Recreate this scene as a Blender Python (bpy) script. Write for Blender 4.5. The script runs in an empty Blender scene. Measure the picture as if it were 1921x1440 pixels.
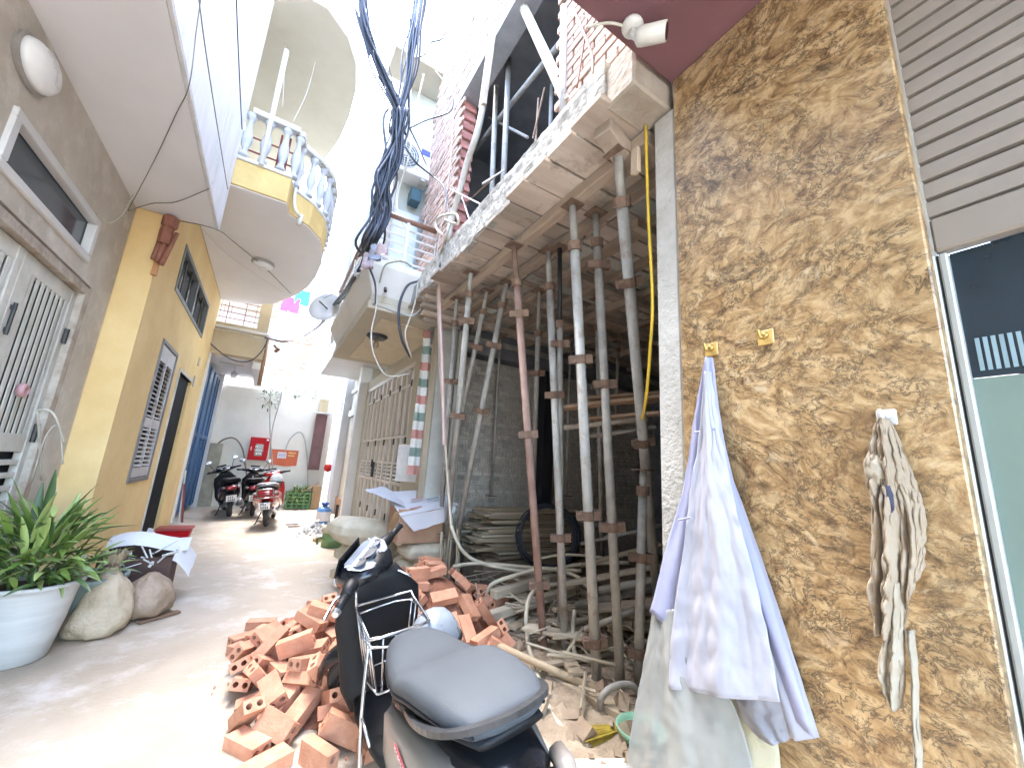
import bpy, bmesh, math, random
from mathutils import Vector, Matrix, noise
random.seed(7)
R = math.radians
S = bpy.context.scene
COL = S.collection

# ---------------------------------------------------------------- camera
cam = bpy.data.cameras.new('camera')
cam.sensor_fit = 'HORIZONTAL'; cam.sensor_width = 36.0; cam.lens = 13.868
cam.clip_start = 0.03; cam.clip_end = 500
co = bpy.data.objects.new('camera', cam); COL.objects.link(co)
FW = Vector((0.50391, 0.83776, 0.21032)); RT = Vector((0.84869, -0.52549, 0.05977)); UP = Vector((-0.16060, -0.14838, 0.97580))
m = Matrix((RT, UP, -FW)).transposed().to_4x4(); m.translation = (0, 0, 1.42)
co.matrix_world = m
S.camera = co
# ---------------------------------------------------------------- sky, sun, exposure
SUN_EL, SUN_AZ = 70.0, -15.0          # azimuth from +Y towards +X
w = bpy.data.worlds.new('World'); S.world = w; w.use_nodes = True
nt = w.node_tree; bg = nt.nodes['Background']
sky = nt.nodes.new('ShaderNodeTexSky'); sky.sky_type = 'NISHITA'; sky.sun_disc = False
sky.sun_elevation = R(SUN_EL); sky.sun_rotation = R(SUN_AZ)
sky.air_density = 1.0; sky.dust_density = 1.5; sky.ozone_density = 0.2
nt.links.new(sky.outputs[0], bg.inputs[0]); bg.inputs[1].default_value = 0.15
sl = bpy.data.lights.new('sun', 'SUN'); sl.energy = .5; sl.angle = R(26); sl.color = (1, .98, .955)
so = bpy.data.objects.new('sun', sl); COL.objects.link(so)
sd = Vector((math.sin(R(SUN_AZ))*math.cos(R(SUN_EL)), math.cos(R(SUN_AZ))*math.cos(R(SUN_EL)), math.sin(R(SUN_EL))))
so.rotation_euler = sd.to_track_quat('Z', 'Y').to_euler(); so.location = (0, 5, 14)
S.view_settings.view_transform = 'Standard'; S.view_settings.look = 'None'
S.view_settings.exposure = 4.7; S.view_settings.gamma = 1.0; S.view_settings.use_curve_mapping = False
S.render.engine = 'CYCLES'
S.cycles.max_bounces = 8; S.cycles.diffuse_bounces = 6

# ---------------------------------------------------------------- materials
MATS = {}
def mat(name, c1, c2=None, scale=6.0, rough=.7, bump=.15, bscale=None, metal=0.0, rnd=0.0, stretch=(1, 1, 1),
        ramp=(.35, .68), stain=None, alpha=1.0, trans=0.0, emit=None, sheen=0.0, coat=0.0, spec=.5, detail=6.0, dist=0.0, rrnd=.12, bdist=.02):
    if name in MATS: return MATS[name]
    m = bpy.data.materials.new(name); m.use_nodes = True; MATS[name] = m
    n = m.node_tree.nodes; l = m.node_tree.links
    b = n['Principled BSDF']
    def N(t): return n.new(t)
    tc = N('ShaderNodeTexCoord'); oi = N('ShaderNodeObjectInfo')
    ad = N('ShaderNodeVectorMath'); ad.operation = 'ADD'
    sc = N('ShaderNodeVectorMath'); sc.operation = 'SCALE'; sc.inputs[0].default_value = (37.1, 17.3, 53.7)
    l.new(oi.outputs['Random'], sc.inputs['Scale'])
    l.new(tc.outputs['Object'], ad.inputs[0]); l.new(sc.outputs[0], ad.inputs[1])
    mp = N('ShaderNodeMapping'); mp.inputs['Scale'].default_value = stretch
    l.new(ad.outputs[0], mp.inputs['Vector'])
    no = N('ShaderNodeTexNoise'); no.inputs['Scale'].default_value = scale; no.inputs['Detail'].default_value = detail
    no.inputs['Roughness'].default_value = .62; no.inputs['Distortion'].default_value = dist
    l.new(mp.outputs[0], no.inputs['Vector'])
    cr = N('ShaderNodeValToRGB'); cr.color_ramp.elements[0].position = ramp[0]; cr.color_ramp.elements[1].position = ramp[1]
    c2 = c2 or tuple(x*.78 for x in c1)
    cr.color_ramp.elements[0].color = (*c2, 1); cr.color_ramp.elements[1].color = (*c1, 1)
    l.new(no.outputs['Fac'], cr.inputs['Fac']); col = cr.outputs['Color']
    if stain:
        sc2, c3, lo, hi = stain
        n2 = N('ShaderNodeTexNoise'); n2.inputs['Scale'].default_value = sc2; n2.inputs['Detail'].default_value = 7; n2.inputs['Roughness'].default_value = .7
        l.new(ad.outputs[0], n2.inputs['Vector'])
        r2 = N('ShaderNodeValToRGB'); r2.color_ramp.elements[0].position = lo; r2.color_ramp.elements[1].position = hi
        l.new(n2.outputs['Fac'], r2.inputs['Fac'])
        mx = N('ShaderNodeMix'); mx.data_type = 'RGBA'; l.new(r2.outputs['Color'], mx.inputs['Factor'])
        l.new(col, mx.inputs[6]); mx.inputs[7].default_value = (*c3, 1); col = mx.outputs[2]
    if rnd:
        hs = N('ShaderNodeHueSaturation'); mr = N('ShaderNodeMapRange')
        mr.inputs['To Min'].default_value = 1-rnd; mr.inputs['To Max'].default_value = 1+rnd
        l.new(oi.outputs['Random'], mr.inputs['Value']); l.new(mr.outputs[0], hs.inputs['Value']); l.new(col, hs.inputs['Color']); col = hs.outputs[0]
    l.new(col, b.inputs['Base Color'])
    rr = N('ShaderNodeMapRange'); rr.inputs['To Min'].default_value = max(0.02, rough-rrnd); rr.inputs['To Max'].default_value = min(1, rough+rrnd)
    l.new(no.outputs['Fac'], rr.inputs['Value']); l.new(rr.outputs[0], b.inputs['Roughness'])
    b.inputs['Metallic'].default_value = metal; b.inputs['Specular IOR Level'].default_value = spec
    if coat: b.inputs['Coat Weight'].default_value = coat; b.inputs['Coat Roughness'].default_value = .08
    if sheen: b.inputs['Sheen Weight'].default_value = sheen
    if alpha < 1: b.inputs['Alpha'].default_value = alpha
    if trans: b.inputs['Transmission Weight'].default_value = trans
    if emit: b.inputs['Emission Color'].default_value = (*emit[0], 1); b.inputs['Emission Strength'].default_value = emit[1]
    if bump:
        nb = N('ShaderNodeTexNoise'); nb.inputs['Scale'].default_value = bscale or scale*5; nb.inputs['Detail'].default_value = 5
        l.new(mp.outputs[0], nb.inputs['Vector'])
        bp = N('ShaderNodeBump'); bp.inputs['Strength'].default_value = bump; bp.inputs['Distance'].default_value = bdist
        l.new(nb.outputs['Fac'], bp.inputs['Height']); l.new(bp.outputs[0], b.inputs['Normal'])
    return m

# ---------------------------------------------------------------- mesh helpers
LOCAL = set()
def root_of(o):
    while o.parent: o = o.parent
    return o
def props(o, label=None, cat=None, group=None, kind=None):
    if label: o['label'] = label
    if cat: o['category'] = cat
    if group: o['group'] = group
    if kind: o['kind'] = kind
    return o
def thing(name, label, cat, loc=(0, 0, 0), rot=(0, 0, 0), group=None, local=False, scale=1):
    o = bpy.data.objects.new(name, None); COL.objects.link(o); o.location = loc; o.rotation_euler = rot; o.scale = (scale,)*3
    o.empty_display_size = .1
    if local: LOCAL.add(o.name)
    return props(o, label, cat, group)
def link(name, me, material, parent=None, label=None, cat=None, group=None, kind=None, smooth=False, loc=None):
    o = bpy.data.objects.new(name, me); COL.objects.link(o)
    if material is not None and not len(me.materials): me.materials.append(material)
    if parent is not None:
        o.parent = parent; r = root_of(parent)
        if loc is not None: o.location = loc
        elif r.name not in LOCAL and r.type == 'EMPTY':
            me.transform(Matrix.Translation(-r.location))
    elif loc is not None: o.location = loc
    if smooth:
        for p in me.polygons: p.use_smooth = True
    return props(o, label, cat, group, kind)
def pyd(verts, faces, name='mesh'):
    me = bpy.data.meshes.new(name); me.from_pydata([tuple(v) for v in verts], [], faces); me.update(); return me
class MB:
    """collects shapes into one mesh"""
    def __init__(s): s.v = []; s.f = []
    def add(s, v, f):
        k = len(s.v); s.v += [tuple(x) for x in v]; s.f += [tuple(i+k for i in q) for q in f]; return s
    def box(s, x0, x1, y0, y1, z0, z1):
        return s.add([(x0,y0,z0),(x1,y0,z0),(x1,y1,z0),(x0,y1,z0),(x0,y0,z1),(x1,y0,z1),(x1,y1,z1),(x0,y1,z1)],
                     [(0,3,2,1),(4,5,6,7),(0,1,5,4),(1,2,6,5),(2,3,7,6),(3,0,4,7)])
    def obox(s, c, ax, ay, az, hx, hy, hz):
        c, ax, ay, az = map(Vector, (c, ax, ay, az)); P = []
        for dz in (-1, 1):
            for dx, dy in ((-1,-1),(1,-1),(1,1),(-1,1)): P.append(c+ax*hx*dx+ay*hy*dy+az*hz*dz)
        return s.add(P, [(0,3,2,1),(4,5,6,7),(0,1,5,4),(1,2,6,5),(2,3,7,6),(3,0,4,7)])
    def bar(s, p, q, wx, wz, up=(0, 0, 1)):
        p, q = Vector(p), Vector(q); d = (q-p); L = d.length; d.normalize(); u = Vector(up)
        if abs(d.dot(u)) > .95: u = Vector((1, 0, 0))
        sd = d.cross(u).normalized(); uu = sd.cross(d).normalized()
        return s.obox((p+q)/2, d, sd, uu, L/2, wx/2, wz/2)
    def tube(s, pts, r, n=8, caps=True, r2=None):
        pts = [Vector(p) for p in pts]; N = len(pts); k = len(s.v)
        rr = r if isinstance(r, (list, tuple)) else [r + ((r2-r)*i/(N-1) if r2 is not None else 0) for i in range(N)]
        t = (pts[1]-pts[0]).normalized(); u = Vector((0, 0, 1)) if abs(t.z) < .9 else Vector((1, 0, 0))
        a = t.cross(u).normalized()
        for i, p in enumerate(pts):
            if i == 0: t = pts[1]-pts[0]
            elif i == N-1: t = pts[-1]-pts[-2]
            else: t = (pts[i+1]-pts[i]).normalized()+(pts[i]-pts[i-1]).normalized()
            if t.length < 1e-9: t = Vector((0, 0, 1))
            t = t.normalized(); a = (a-t*a.dot(t)); a = a.normalized() if a.length > 1e-6 else t.orthogonal().normalized(); bb = t.cross(a)
            for j in range(n):
                an = 2*math.pi*j/n; s.v.append(tuple(p+(a*math.cos(an)+bb*math.sin(an))*rr[i]))
        for i in range(N-1):
            for j in range(n):
                s.f.append((k+i*n+j, k+i*n+(j+1) % n, k+(i+1)*n+(j+1) % n, k+(i+1)*n+j))
        if caps:
            s.f.append(tuple(k+j for j in range(n))[::-1]); s.f.append(tuple(k+(N-1)*n+j for j in range(n)))
        return s
    def lathe(s, prof, c=(0, 0, 0), n=20, axis='z', cap=True, sx=1, sy=1):
        c = Vector(c); k = len(s.v)
        for r, h in prof:
            for j in range(n):
                an = 2*math.pi*j/n; x, y = r*math.cos(an)*sx, r*math.sin(an)*sy
                s.v.append(tuple(c+Vector({'z': (x, y, h), 'x': (h, x, y), 'y': (y, h, x)}[axis])))
        for i in range(len(prof)-1):
            for j in range(n): s.f.append((k+i*n+j, k+i*n+(j+1) % n, k+(i+1)*n+(j+1) % n, k+(i+1)*n+j))
        if cap:
            s.f.append(tuple(k+j for j in range(n))[::-1]); q = k+(len(prof)-1)*n; s.f.append(tuple(q+j for j in range(n)))
        return s
    def prism(s, outline, z0, z1):
        n = len(outline); k = len(s.v)
        s.v += [(x, y, z0) for x, y in outline]+[(x, y, z1) for x, y in outline]
        s.f += [tuple(k+i for i in range(n))[::-1], tuple(k+n+i for i in range(n))]
        for i in range(n): s.f.append((k+i, k+(i+1) % n, k+n+(i+1) % n, k+n+i))
        return s
    def loft(s, rings, cap=True):
        n = len(rings[0]); k = len(s.v)
        for r in rings: s.v += [tuple(p) for p in r]
        for i in range(len(rings)-1):
            for j in range(n): s.f.append((k+i*n+j, k+i*n+(j+1) % n, k+(i+1)*n+(j+1) % n, k+(i+1)*n+j))
        if cap:
            s.f.append(tuple(k+j for j in range(n))[::-1]); q = k+(len(rings)-1)*n; s.f.append(tuple(q+j for j in range(n)))
        return s
    def grid(s, rows):
        k = len(s.v); n = len(rows[0])
        for r in rows: s.v += [tuple(p) for p in r]
        for i in range(len(rows)-1):
            for j in range(n-1): s.f.append((k+i*n+j, k+i*n+j+1, k+(i+1)*n+j+1, k+(i+1)*n+j))
        return s
    def mesh(s, bevel=0, fix=True, seg=1):
        me = pyd(s.v, s.f)
        if bevel or fix:
            bm = bmesh.new(); bm.from_mesh(me)
            if fix: bmesh.ops.recalc_face_normals(bm, faces=bm.faces)
            if bevel: bmesh.ops.bevel(bm, geom=list(bm.edges), offset=bevel, segments=seg, affect='EDGES', profile=.6, clamp_overlap=True)
            bm.to_mesh(me); bm.free()
        return me
    def build(s, name, material, parent=None, bevel=0, smooth=False, seg=1, fix=True, **k):
        return link(name, s.mesh(bevel, fix, seg), material, parent, smooth=smooth, **k)
def box(name, x0, x1, y0, y1, z0, z1, material, parent=None, bevel=0, **k):
    return MB().box(min(x0,x1), max(x0,x1), min(y0,y1), max(y0,y1), min(z0,z1), max(z0,z1)).build(name, material, parent, bevel, **k)
def spline(pts, n=6):
    pts = [Vector(p) for p in pts]
    if len(pts) < 3: return pts
    out = []
    for i in range(len(pts)-1):
        p0 = pts[max(i-1, 0)]; p1 = pts[i]; p2 = pts[i+1]; p3 = pts[min(i+2, len(pts)-1)]
        for k in range(n):
            t = k/n
            out.append(.5*((2*p1)+(p2-p0)*t+(2*p0-5*p1+4*p2-p3)*t*t+(3*p1-p0-3*p2+p3)*t**3))
    return out+[pts[-1]]
def cable(name, pts, r, material, parent=None, n=6, seg=6, **k):
    return MB().tube(spline(pts, seg), r, n).build(name, material, parent, smooth=True, **k)
def wall(name, axis, f0, f1, a0, a1, z0, z1, holes, material, parent=None, **k):
    """slab with openings; axis 'x': faces at x=f0,f1 spanning y a0..a1 ; axis 'y': faces at y=f0,f1 spanning x"""
    As = sorted({a0, a1, *[h[0] for h in holes], *[h[1] for h in holes]}); Zs = sorted({z0, z1, *[h[2] for h in holes], *[h[3] for h in holes]})
    As = [a for a in As if a0 <= a <= a1]; Zs = [z for z in Zs if z0 <= z <= z1]
    def hol(i, j):
        if not (0 <= i < len(As)-1 and 0 <= j < len(Zs)-1): return True
        a = (As[i]+As[i+1])/2; z = (Zs[j]+Zs[j+1])/2
        return any(h[0] < a < h[1] and h[2] < z < h[3] for h in holes)
    def P(f, a, z): return (f, a, z) if axis == 'x' else (a, f, z)
    b = MB(); idx = {}
    def V(f, i, j):
        q = (f, i, j)
        if q not in idx: idx[q] = len(b.v); b.v.append(P((f0, f1)[f], As[i], Zs[j]))
        return idx[q]
    for i in range(len(As)-1):
        for j in range(len(Zs)-1):
            if hol(i, j): continue
            for f in (0, 1): b.f.append((V(f,i,j), V(f,i+1,j), V(f,i+1,j+1), V(f,i,j+1)))
            for di, dj, e in ((-1,0,((i,j),(i,j+1))), (1,0,((i+1,j),(i+1,j+1))), (0,-1,((i,j),(i+1,j))), (0,1,((i,j+1),(i+1,j+1)))):
                if hol(i+di, j+dj): b.f.append((V(0,*e[0]), V(0,*e[1]), V(1,*e[1]), V(1,*e[0])))
    return b.build(name, material, parent, **k)
def dup(o, parent=None):
    c = o.copy(); COL.objects.link(c); c.parent = parent
    for ch in [x for x in o.children]: dup(ch, c)
    return c

# ---------------------------------------------------------------- palette
CONC = mat('concrete_ground', (.46,.39,.30), (.37,.30,.215), scale=1.6, rough=.6, bump=.35, bscale=40, stain=(2.6,(.54,.49,.425),.50,.68), rrnd=.25)
SAND = mat('sand_dirt', (.42,.34,.24), (.26,.20,.14), scale=9, rough=.95, bump=.7, bscale=60)
PLAS = mat('grey_plaster', (.56,.52,.455), (.42,.38,.325), scale=1.6, rough=.85, bump=.15, bscale=70, stain=(4.5,(.62,.585,.53),.50,.68))
SOFF = mat('white_soffit', (.78,.78,.79), (.72,.72,.73), scale=1.2, rough=.8, bump=.05)
UPW = mat('white_stained_wall', (.70,.70,.70), (.58,.58,.58), scale=5, rough=.8, bump=.08, stretch=(1,1,.35), ramp=(.3,.6))
YEL = mat('yellow_plaster', (.78,.60,.30), (.70,.50,.22), scale=1.8, rough=.8, bump=.12, bscale=60, stain=(5,(.78,.58,.25),.55,.75))
CREAM = mat('cream_plaster', (.58,.51,.37), (.47,.39,.26), scale=1.4, rough=.8, bump=.1, bscale=60, stain=(3,(.45,.33,.18),.62,.85))
CREAM2 = mat('pale_cream_plaster', (.50,.465,.37), (.43,.39,.30), scale=1.1, rough=.8, bump=.06)
WHITE = mat('white_paint', (.66,.66,.65), (.57,.57,.56), scale=2, rough=.6, bump=.05)
WALLW = mat('white_end_wall', (.74,.72,.65), (.64,.61,.53), scale=1.2, rough=.8, bump=.08, stain=(2.5,(.50,.46,.38),.60,.85))
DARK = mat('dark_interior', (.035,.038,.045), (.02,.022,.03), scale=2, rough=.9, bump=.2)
GATEP = mat('gate_paint', (.62,.62,.58), (.46,.45,.40), scale=5, rough=.5, bump=.08, stain=(9,(.25,.19,.14),.62,.8))
BLACKM = mat('black_metal', (.03,.03,.035), (.02,.02,.02), rough=.45, bump=.1)
GLASSD = mat('dark_window_glass', (.035,.055,.075), (.05,.075,.10), scale=1.5, rough=.12, bump=0, spec=.8)
BLUE = mat('blue_gate_paint', (.035,.12,.26), (.02,.075,.17), scale=4, rough=.4, bump=.1, stretch=(1,1,.25))
REDM = mat('red_paint', (.48,.006,.012), (.40,.005,.010), rough=.5, bump=.03, spec=.2)
RUSTBAR = mat('maroon_bar_paint', (.25,.06,.05), (.18,.04,.04), rough=.5)
MAROON = mat('maroon_soffit_paint', (.21,.10,.11), (.165,.078,.088), scale=1.6, rough=.75, bump=.06)
WIRE = mat('grey_wire', (.20,.20,.17), rough=.6, bump=0)
WIREW = mat('white_wire', (.62,.60,.52), rough=.6, bump=0)
WIREK = mat('black_wire', (.035,.04,.055), (.05,.06,.08), rough=.45, bump=0, scale=20)
LAMPW = mat('white_lamp_cover', (.80,.82,.82), (.72,.74,.75), scale=6, rough=.3, bump=0)

# ---------------------------------------------------------------- ground
g = MB()
nx, ny = 60, 110
rows = []
for j in range(ny+1):
    y = -4+20*j/ny; r = []
    for i in range(nx+1):
        x = -2.6+9*i/nx
        z = .012*noise.noise(Vector((x*1.1, y*1.1, 0)))+.006*noise.noise(Vector((x*4, y*4, 3)))
        r.append((x, y, z))
    rows.append(r)
g.grid(rows)
g.build('ground', CONC, smooth=True, kind='structure')
box('ground', -80, 80, -80, 80, -.4, -.05, CONC, kind='structure')

# ---------------------------------------------------------------- grey house, left
H = thing('grey_house', 'grey plastered house on the left with a deep white overhanging upper storey', 'house', (-1.6, 5.42, 0))
GX = -1.6
wall('wall', 'x', GX, -1.82, -4, 5.42, -.04, 3.94, [(1.9, 4.98, -.04, 2.82), (3.28, 4.70, 2.96, 3.36)], PLAS, H)
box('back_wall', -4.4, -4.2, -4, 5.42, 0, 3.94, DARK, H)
box('side_wall', -4.2, -1.825, 5.22, 5.42, 0, 3.94, PLAS, H)
box('overhang', -4.4, -.87, -4, 5.42, 3.943, 7.4, UPW, H, bevel=.01)
box('overhang_soffit', -1.9, -.90, -3.9, 5.385, 3.925, 3.9425, SOFF, H)
MB().box(-.897, -.872, -3.9, 5.415, 3.928, 3.9425).build('drip_edge', UPW, H)
# transom window above the gate
tw = MB()
for a in ((3.28,4.70,2.96,3.02),(3.28,4.70,3.30,3.36),(3.28,3.35,3.02,3.30),(4.63,4.70,3.02,3.30)):
    tw.box(-1.64, -1.575, *a)
W1 = tw.build('transom_window', WHITE, H, bevel=.006)
box('pane', -1.652, -1.642, 3.33, 4.65, 3.0, 3.32, GLASSD, W1)
# slatted folding gate
G1 = MB()
for y0, y1 in ((1.9, 1.98), (2.92, 3.0), (3.005, 3.09), (3.90, 3.98), (3.985, 4.14), (4.80, 4.88)):
    G1.box(-1.70, -1.65, y0, y1, .05, 2.72)
for a, b_ in ((1.98, 2.92), (3.09, 3.90), (4.14, 4.80)):
    for z0, z1 in ((.05, .95), (1.02, 1.06), (1.12, 1.16), (1.22, 1.26), (1.32, 1.46), (2.60, 2.72)):
        G1.box(-1.698, -1.655, a, b_, z0, z1)
G1o = G1.build('gate', GATEP, H, bevel=.004)
for a, b_ in ((1.98, 2.92), (3.09, 3.90), (4.14, 4.80)):
    n = int((b_-a)/.075)
    for i in range(n):
        y = a+(i+.5)*(b_-a)/n
        box('slat', -1.664, -1.657, y-.021, y+.021, 1.458, 2.602, GATEP, G1o)
box('gate_gap_shade', -1.735, -1.722, 1.9, 4.88, .05, 2.72, DARK, H)  # dark sheet added behind the slats, paints the shade in their gaps
MB().box(-1.82, -1.60, 4.88, 4.978, 0, 2.80).box(-1.82, -1.60, 1.9, 4.88, 2.725, 2.80).build('gate_frame', mat('rusty_gate_frame', (.50,.47,.41), (.28,.21,.16), scale=7, rough=.6), H, bevel=.004)
MB().box(-1.655, -1.63, 4.02, 4.05, 2.13, 2.16).tube([(-1.635, 4.03, 2.11), (-1.635, 4.03, 2.34)], .012).box(-1.65, -1.63, 4.01, 4.05, 2.29, 2.32).build('hinge', BLACKM, H)
MB().lathe([(.0,0),(.05,.0),(.055,.035),(.03,.05),(.03,.045),(.0,.03)], (-1.65, 4.45, 1.78), 14, axis='x', cap=False).build('round_lock', mat('pink_plastic', (.55,.32,.33), rough=.4), H, smooth=True)
for y in (4.86,):
    MB().tube([(-1.64, y, 2.25), (-1.64, y, 2.38)], .02).build('hinge', BLACKM, H)
    MB().tube([(-1.64, y, 1.40), (-1.64, y, 1.55)], .02).build('hinge', BLACKM, H)
# oval bulkhead lamp
L = thing('wall_lamp', 'oval white bulkhead lamp on the grey wall above the transom window', 'lamp', (-1.6, 3.28, 3.66))
MB().lathe([(.20,0),(.205,.02),(.19,.03)], (-1.6, 3.28, 3.66), 28, 'x', sx=1, sy=.72).build('base', mat('lamp_base', (.33,.31,.29), rough=.5), L, smooth=False)
MB().lathe([(.185,.028),(.178,.055),(.145,.09),(.085,.11),(.02,.116)], (-1.6, 3.28, 3.66), 28, 'x', sx=1, sy=.72).build('cover', LAMPW, L, smooth=True)
# wires that run over the grey house
for i, (pts, r, mt, lab) in enumerate([
    ([(-1.570, 5.131, 3.740), (-1.244, 4.295, 3.900), (-0.988, 3.559, 3.900), (-0.840, 3.110, 3.842), (-0.840, 2.967, 4.141), (-0.840, 2.878, 4.352)], .006, WIRE, 'thin grey wire rising from the yellow corner across the soffit'),
    ([(-0.820, 2.761, 4.221), (-0.820, 3.136, 4.205), (-0.820, 3.840, 4.218), (-0.820, 5.010, 4.261)], .007, WIRE, 'dark green wire hanging straight down the white overhanging wall'),
    ([(-0.800, 3.415, 5.068), (-0.800, 3.905, 5.020), (-0.800, 4.588, 4.972), (-0.800, 4.883, 4.958)], .009, WIREK, 'short black wire at the far edge of the white overhang'),
    ([(-0.830, 4.075, 5.149), (-0.830, 4.190, 4.695), (-0.830, 4.246, 4.198), (-0.830, 4.333, 3.879)], .005, WIREW, 'pale thin wire slanting down the white overhanging wall'),
    ([(-1.570, 5.135, 3.736), (-1.419, 5.153, 3.900), (-1.194, 4.956, 3.900), (-0.850, 4.364, 3.837)], .008, WIRE, 'pair of grey wires pinned under the white soffit corner'),
    ([(-1.560, 4.496, 3.348), (-1.540, 4.726, 3.390), (-1.500, 4.828, 3.565), (-1.537, 5.035, 3.880)], .008, WIREW, 'loose white wire drooping over the transom window corner'),
    ([(-1.256, 5.380, 3.900), (-0.860, 5.148, 3.822), (-0.901, 6.911, 4.520), (-0.478, 7.566, 4.500), (-0.073, 8.441, 4.500)], .010, WIRE, 'grey cable running under the round balcony past the ceiling lamp'),
    ([(-1.277, 6.769, 4.520), (-1.027, 7.345, 4.500), (-0.639, 7.932, 4.500), (-0.208, 8.489, 4.500)], .007, WIREW, 'pale thin cable sagging under the round balcony'),
    ]):
    cable('wire', pts, r*.62, mt, n=5, label=lab, cat='wire', group='wires along the left houses')

# ---------------------------------------------------------------- yellow house
YX = -1.33
H = thing('yellow_house', 'yellow plastered house with a louvred shutter, dark doorway and rounded balcony', 'house', (YX, 5.43, 0))
box('corner_filler', -2.1, -1.598, 5.424, 5.75, -.04, 4.60, YEL, H)  # yellow filler added to stop sky leaking between the two houses
wall('wall', 'x', YX, -1.597, 5.424, 10.18, -.04, 4.60, [(6.38, 8.95, 3.42, 4.08), (6.45, 7.42, .98, 2.78), (7.85, 9.02, -.04, 2.60)], YEL, H, bevel=0)
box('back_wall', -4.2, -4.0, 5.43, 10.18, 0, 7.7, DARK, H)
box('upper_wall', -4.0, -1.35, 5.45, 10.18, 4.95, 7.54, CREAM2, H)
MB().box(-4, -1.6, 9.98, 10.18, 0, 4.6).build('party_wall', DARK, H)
# barred window
fw = MB()
for a in ((6.38,8.95,3.42,3.48),(6.38,8.95,4.02,4.08),(6.38,6.44,3.48,4.02),(8.89,8.95,3.48,4.02),(7.62,7.68,3.48,4.02)):
    fw.box(-1.40, -1.318, *a)
fwo = fw.build('window', mat('dark_green_grey_frame', (.16,.17,.17), (.11,.12,.12), rough=.5), H, bevel=.005)
for y in (6.85, 7.25, 8.05, 8.45): MB().tube([(-1.36, y, 3.48), (-1.36, y, 4.02)], .012, 6).build('bar', BLACKM, fwo)
box('pane', -1.425, -1.418, 6.42, 8.92, 3.45, 4.05, mat('reflecting_glass', (.10,.12,.14), (.16,.17,.18), rough=.06, bump=0, spec=1.0), fwo)
# louvred shutter
sf = MB()
for a in ((6.45,7.42,.98,1.03),(6.45,7.42,2.73,2.78),(6.45,6.49,1.03,2.73),(7.38,7.42,1.03,2.73)):
    sf.box(-1.37, -1.312, *a)
SH = sf.build('louvred_shutter', mat('grey_shutter_frame', (.20,.20,.20), (.14,.14,.14), rough=.5), H, bevel=.004)
SLW = mat('pale_shutter_paint', (.55,.54,.55), (.45,.44,.45), rough=.5)
MB().box(-1.352, -1.325, 6.51, 6.56, 1.04, 2.72).box(-1.352, -1.325, 6.91, 6.96, 1.04, 2.72).box(-1.352, -1.325, 7.31, 7.36, 1.04, 2.72)\
    .box(-1.35, -1.327, 6.56, 7.31, 1.04, 1.16).box(-1.35, -1.327, 6.56, 7.31, 1.66, 1.78).box(-1.35, -1.327, 6.56, 7.31, 2.52, 2.72).build('shutter_stile', SLW, SH)
for y0, y1 in ((6.565, 6.905), (6.965, 7.305)):
    for z0, z1 in ((1.16, 1.66), (1.78, 2.52)):
        n = int((z1-z0)/.055)
        for i in range(n):
            z = z0+(i+.5)*(z1-z0)/n
            MB().obox((-1.338, (y0+y1)/2, z), (.8, 0, -.6), (0, 1, 0), (.6, 0, .8), .02, (y1-y0)/2, .004).build('slat', SLW, SH)
box('shutter_backing', -1.40, -1.392, 6.47, 7.40, 1.0, 2.76, DARK, SH)
# doorway trim
MB().box(-1.42, -1.315, 7.80, 7.85, 0, 2.65).box(-1.42, -1.315, 7.85, 9.02, 2.60, 2.65).build('door_frame', GATEP, H, bevel=.004)
box('door_leaf', -1.405, -1.375, 7.855, 9.015, 0, 2.595, mat('navy_door', (.003,.006,.010), (.002,.004,.007), rough=.7, spec=.15), H)
MB().box(-1.36, -1.30, 9.15, 9.24, 2.95, 3.10).build('meter_box', CREAM, H, bevel=.005)
MB().box(-1.35, -1.315, 9.15, 9.22, 2.55, 2.75).build('switch_box', mat('grey_plastic', (.35,.36,.36), rough=.5), H, bevel=.005)
# balcony
BO = [(-1.33,5.44),(-.82,5.44),(-.28,5.44),(-.24,5.68),(.02,5.86),(.20,6.14),(.285,6.55),(.30,7.0),(.27,7.6),(.18,8.2),(.04,8.7),(-.14,9.15),(-.34,9.58),(-.62,9.90),(-1.0,10.08),(-1.33,10.12)]
MB().prism(BO, 4.603, 4.95).build('balcony_slab', mat('balcony_band', (.62,.45,.18), (.50,.35,.13), scale=3, rough=.8, bump=.1), H, bevel=.006)
def inset(o, d):
    c = Vector((sum(p[0] for p in o)/len(o), sum(p[1] for p in o)/len(o))); return [tuple(c+(Vector(p)-c)*(1-d)) for p in o]
MB().prism(inset(BO, .012), 4.590, 4.6025).build('balcony_soffit', SOFF, H)
MB().prism(inset(BO, -.012), 4.951, 5.0).build('balcony_ledge', WHITE, H, bevel=.01)
edge = [Vector((*p, 0)) for p in BO[1:-2]]
rail = MB(); pl = [(p.x, p.y, 0) for p in edge]
top = [Vector((p[0], p[1], 5.66)) for p in pl]
for a, b_ in zip(top[:-1], top[1:]): rail.bar(a, b_, .12, .08)
rail.build('balcony_rail', mat('balcony_rail_stone', (.50,.50,.46), (.42,.42,.38), rough=.7), H, bevel=.008)
bprof = [(.055,0),(.055,.04),(.035,.06),(.03,.10),(.05,.18),(.062,.26),(.05,.36),(.03,.46),(.028,.52),(.04,.55),(.055,.57),(.055,.62)]
bme = MB().lathe(bprof, n=10).mesh()
bme.materials.append(mat('baluster_plaster', (.46,.47,.50), (.38,.39,.42), rough=.8)); [setattr(p, 'use_smooth', True) for p in bme.polygons]
dist_ = 0; per = [(edge[i+1]-edge[i]).length for i in range(len(edge)-1)]; tot = sum(per); k = int(tot/.20)
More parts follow.
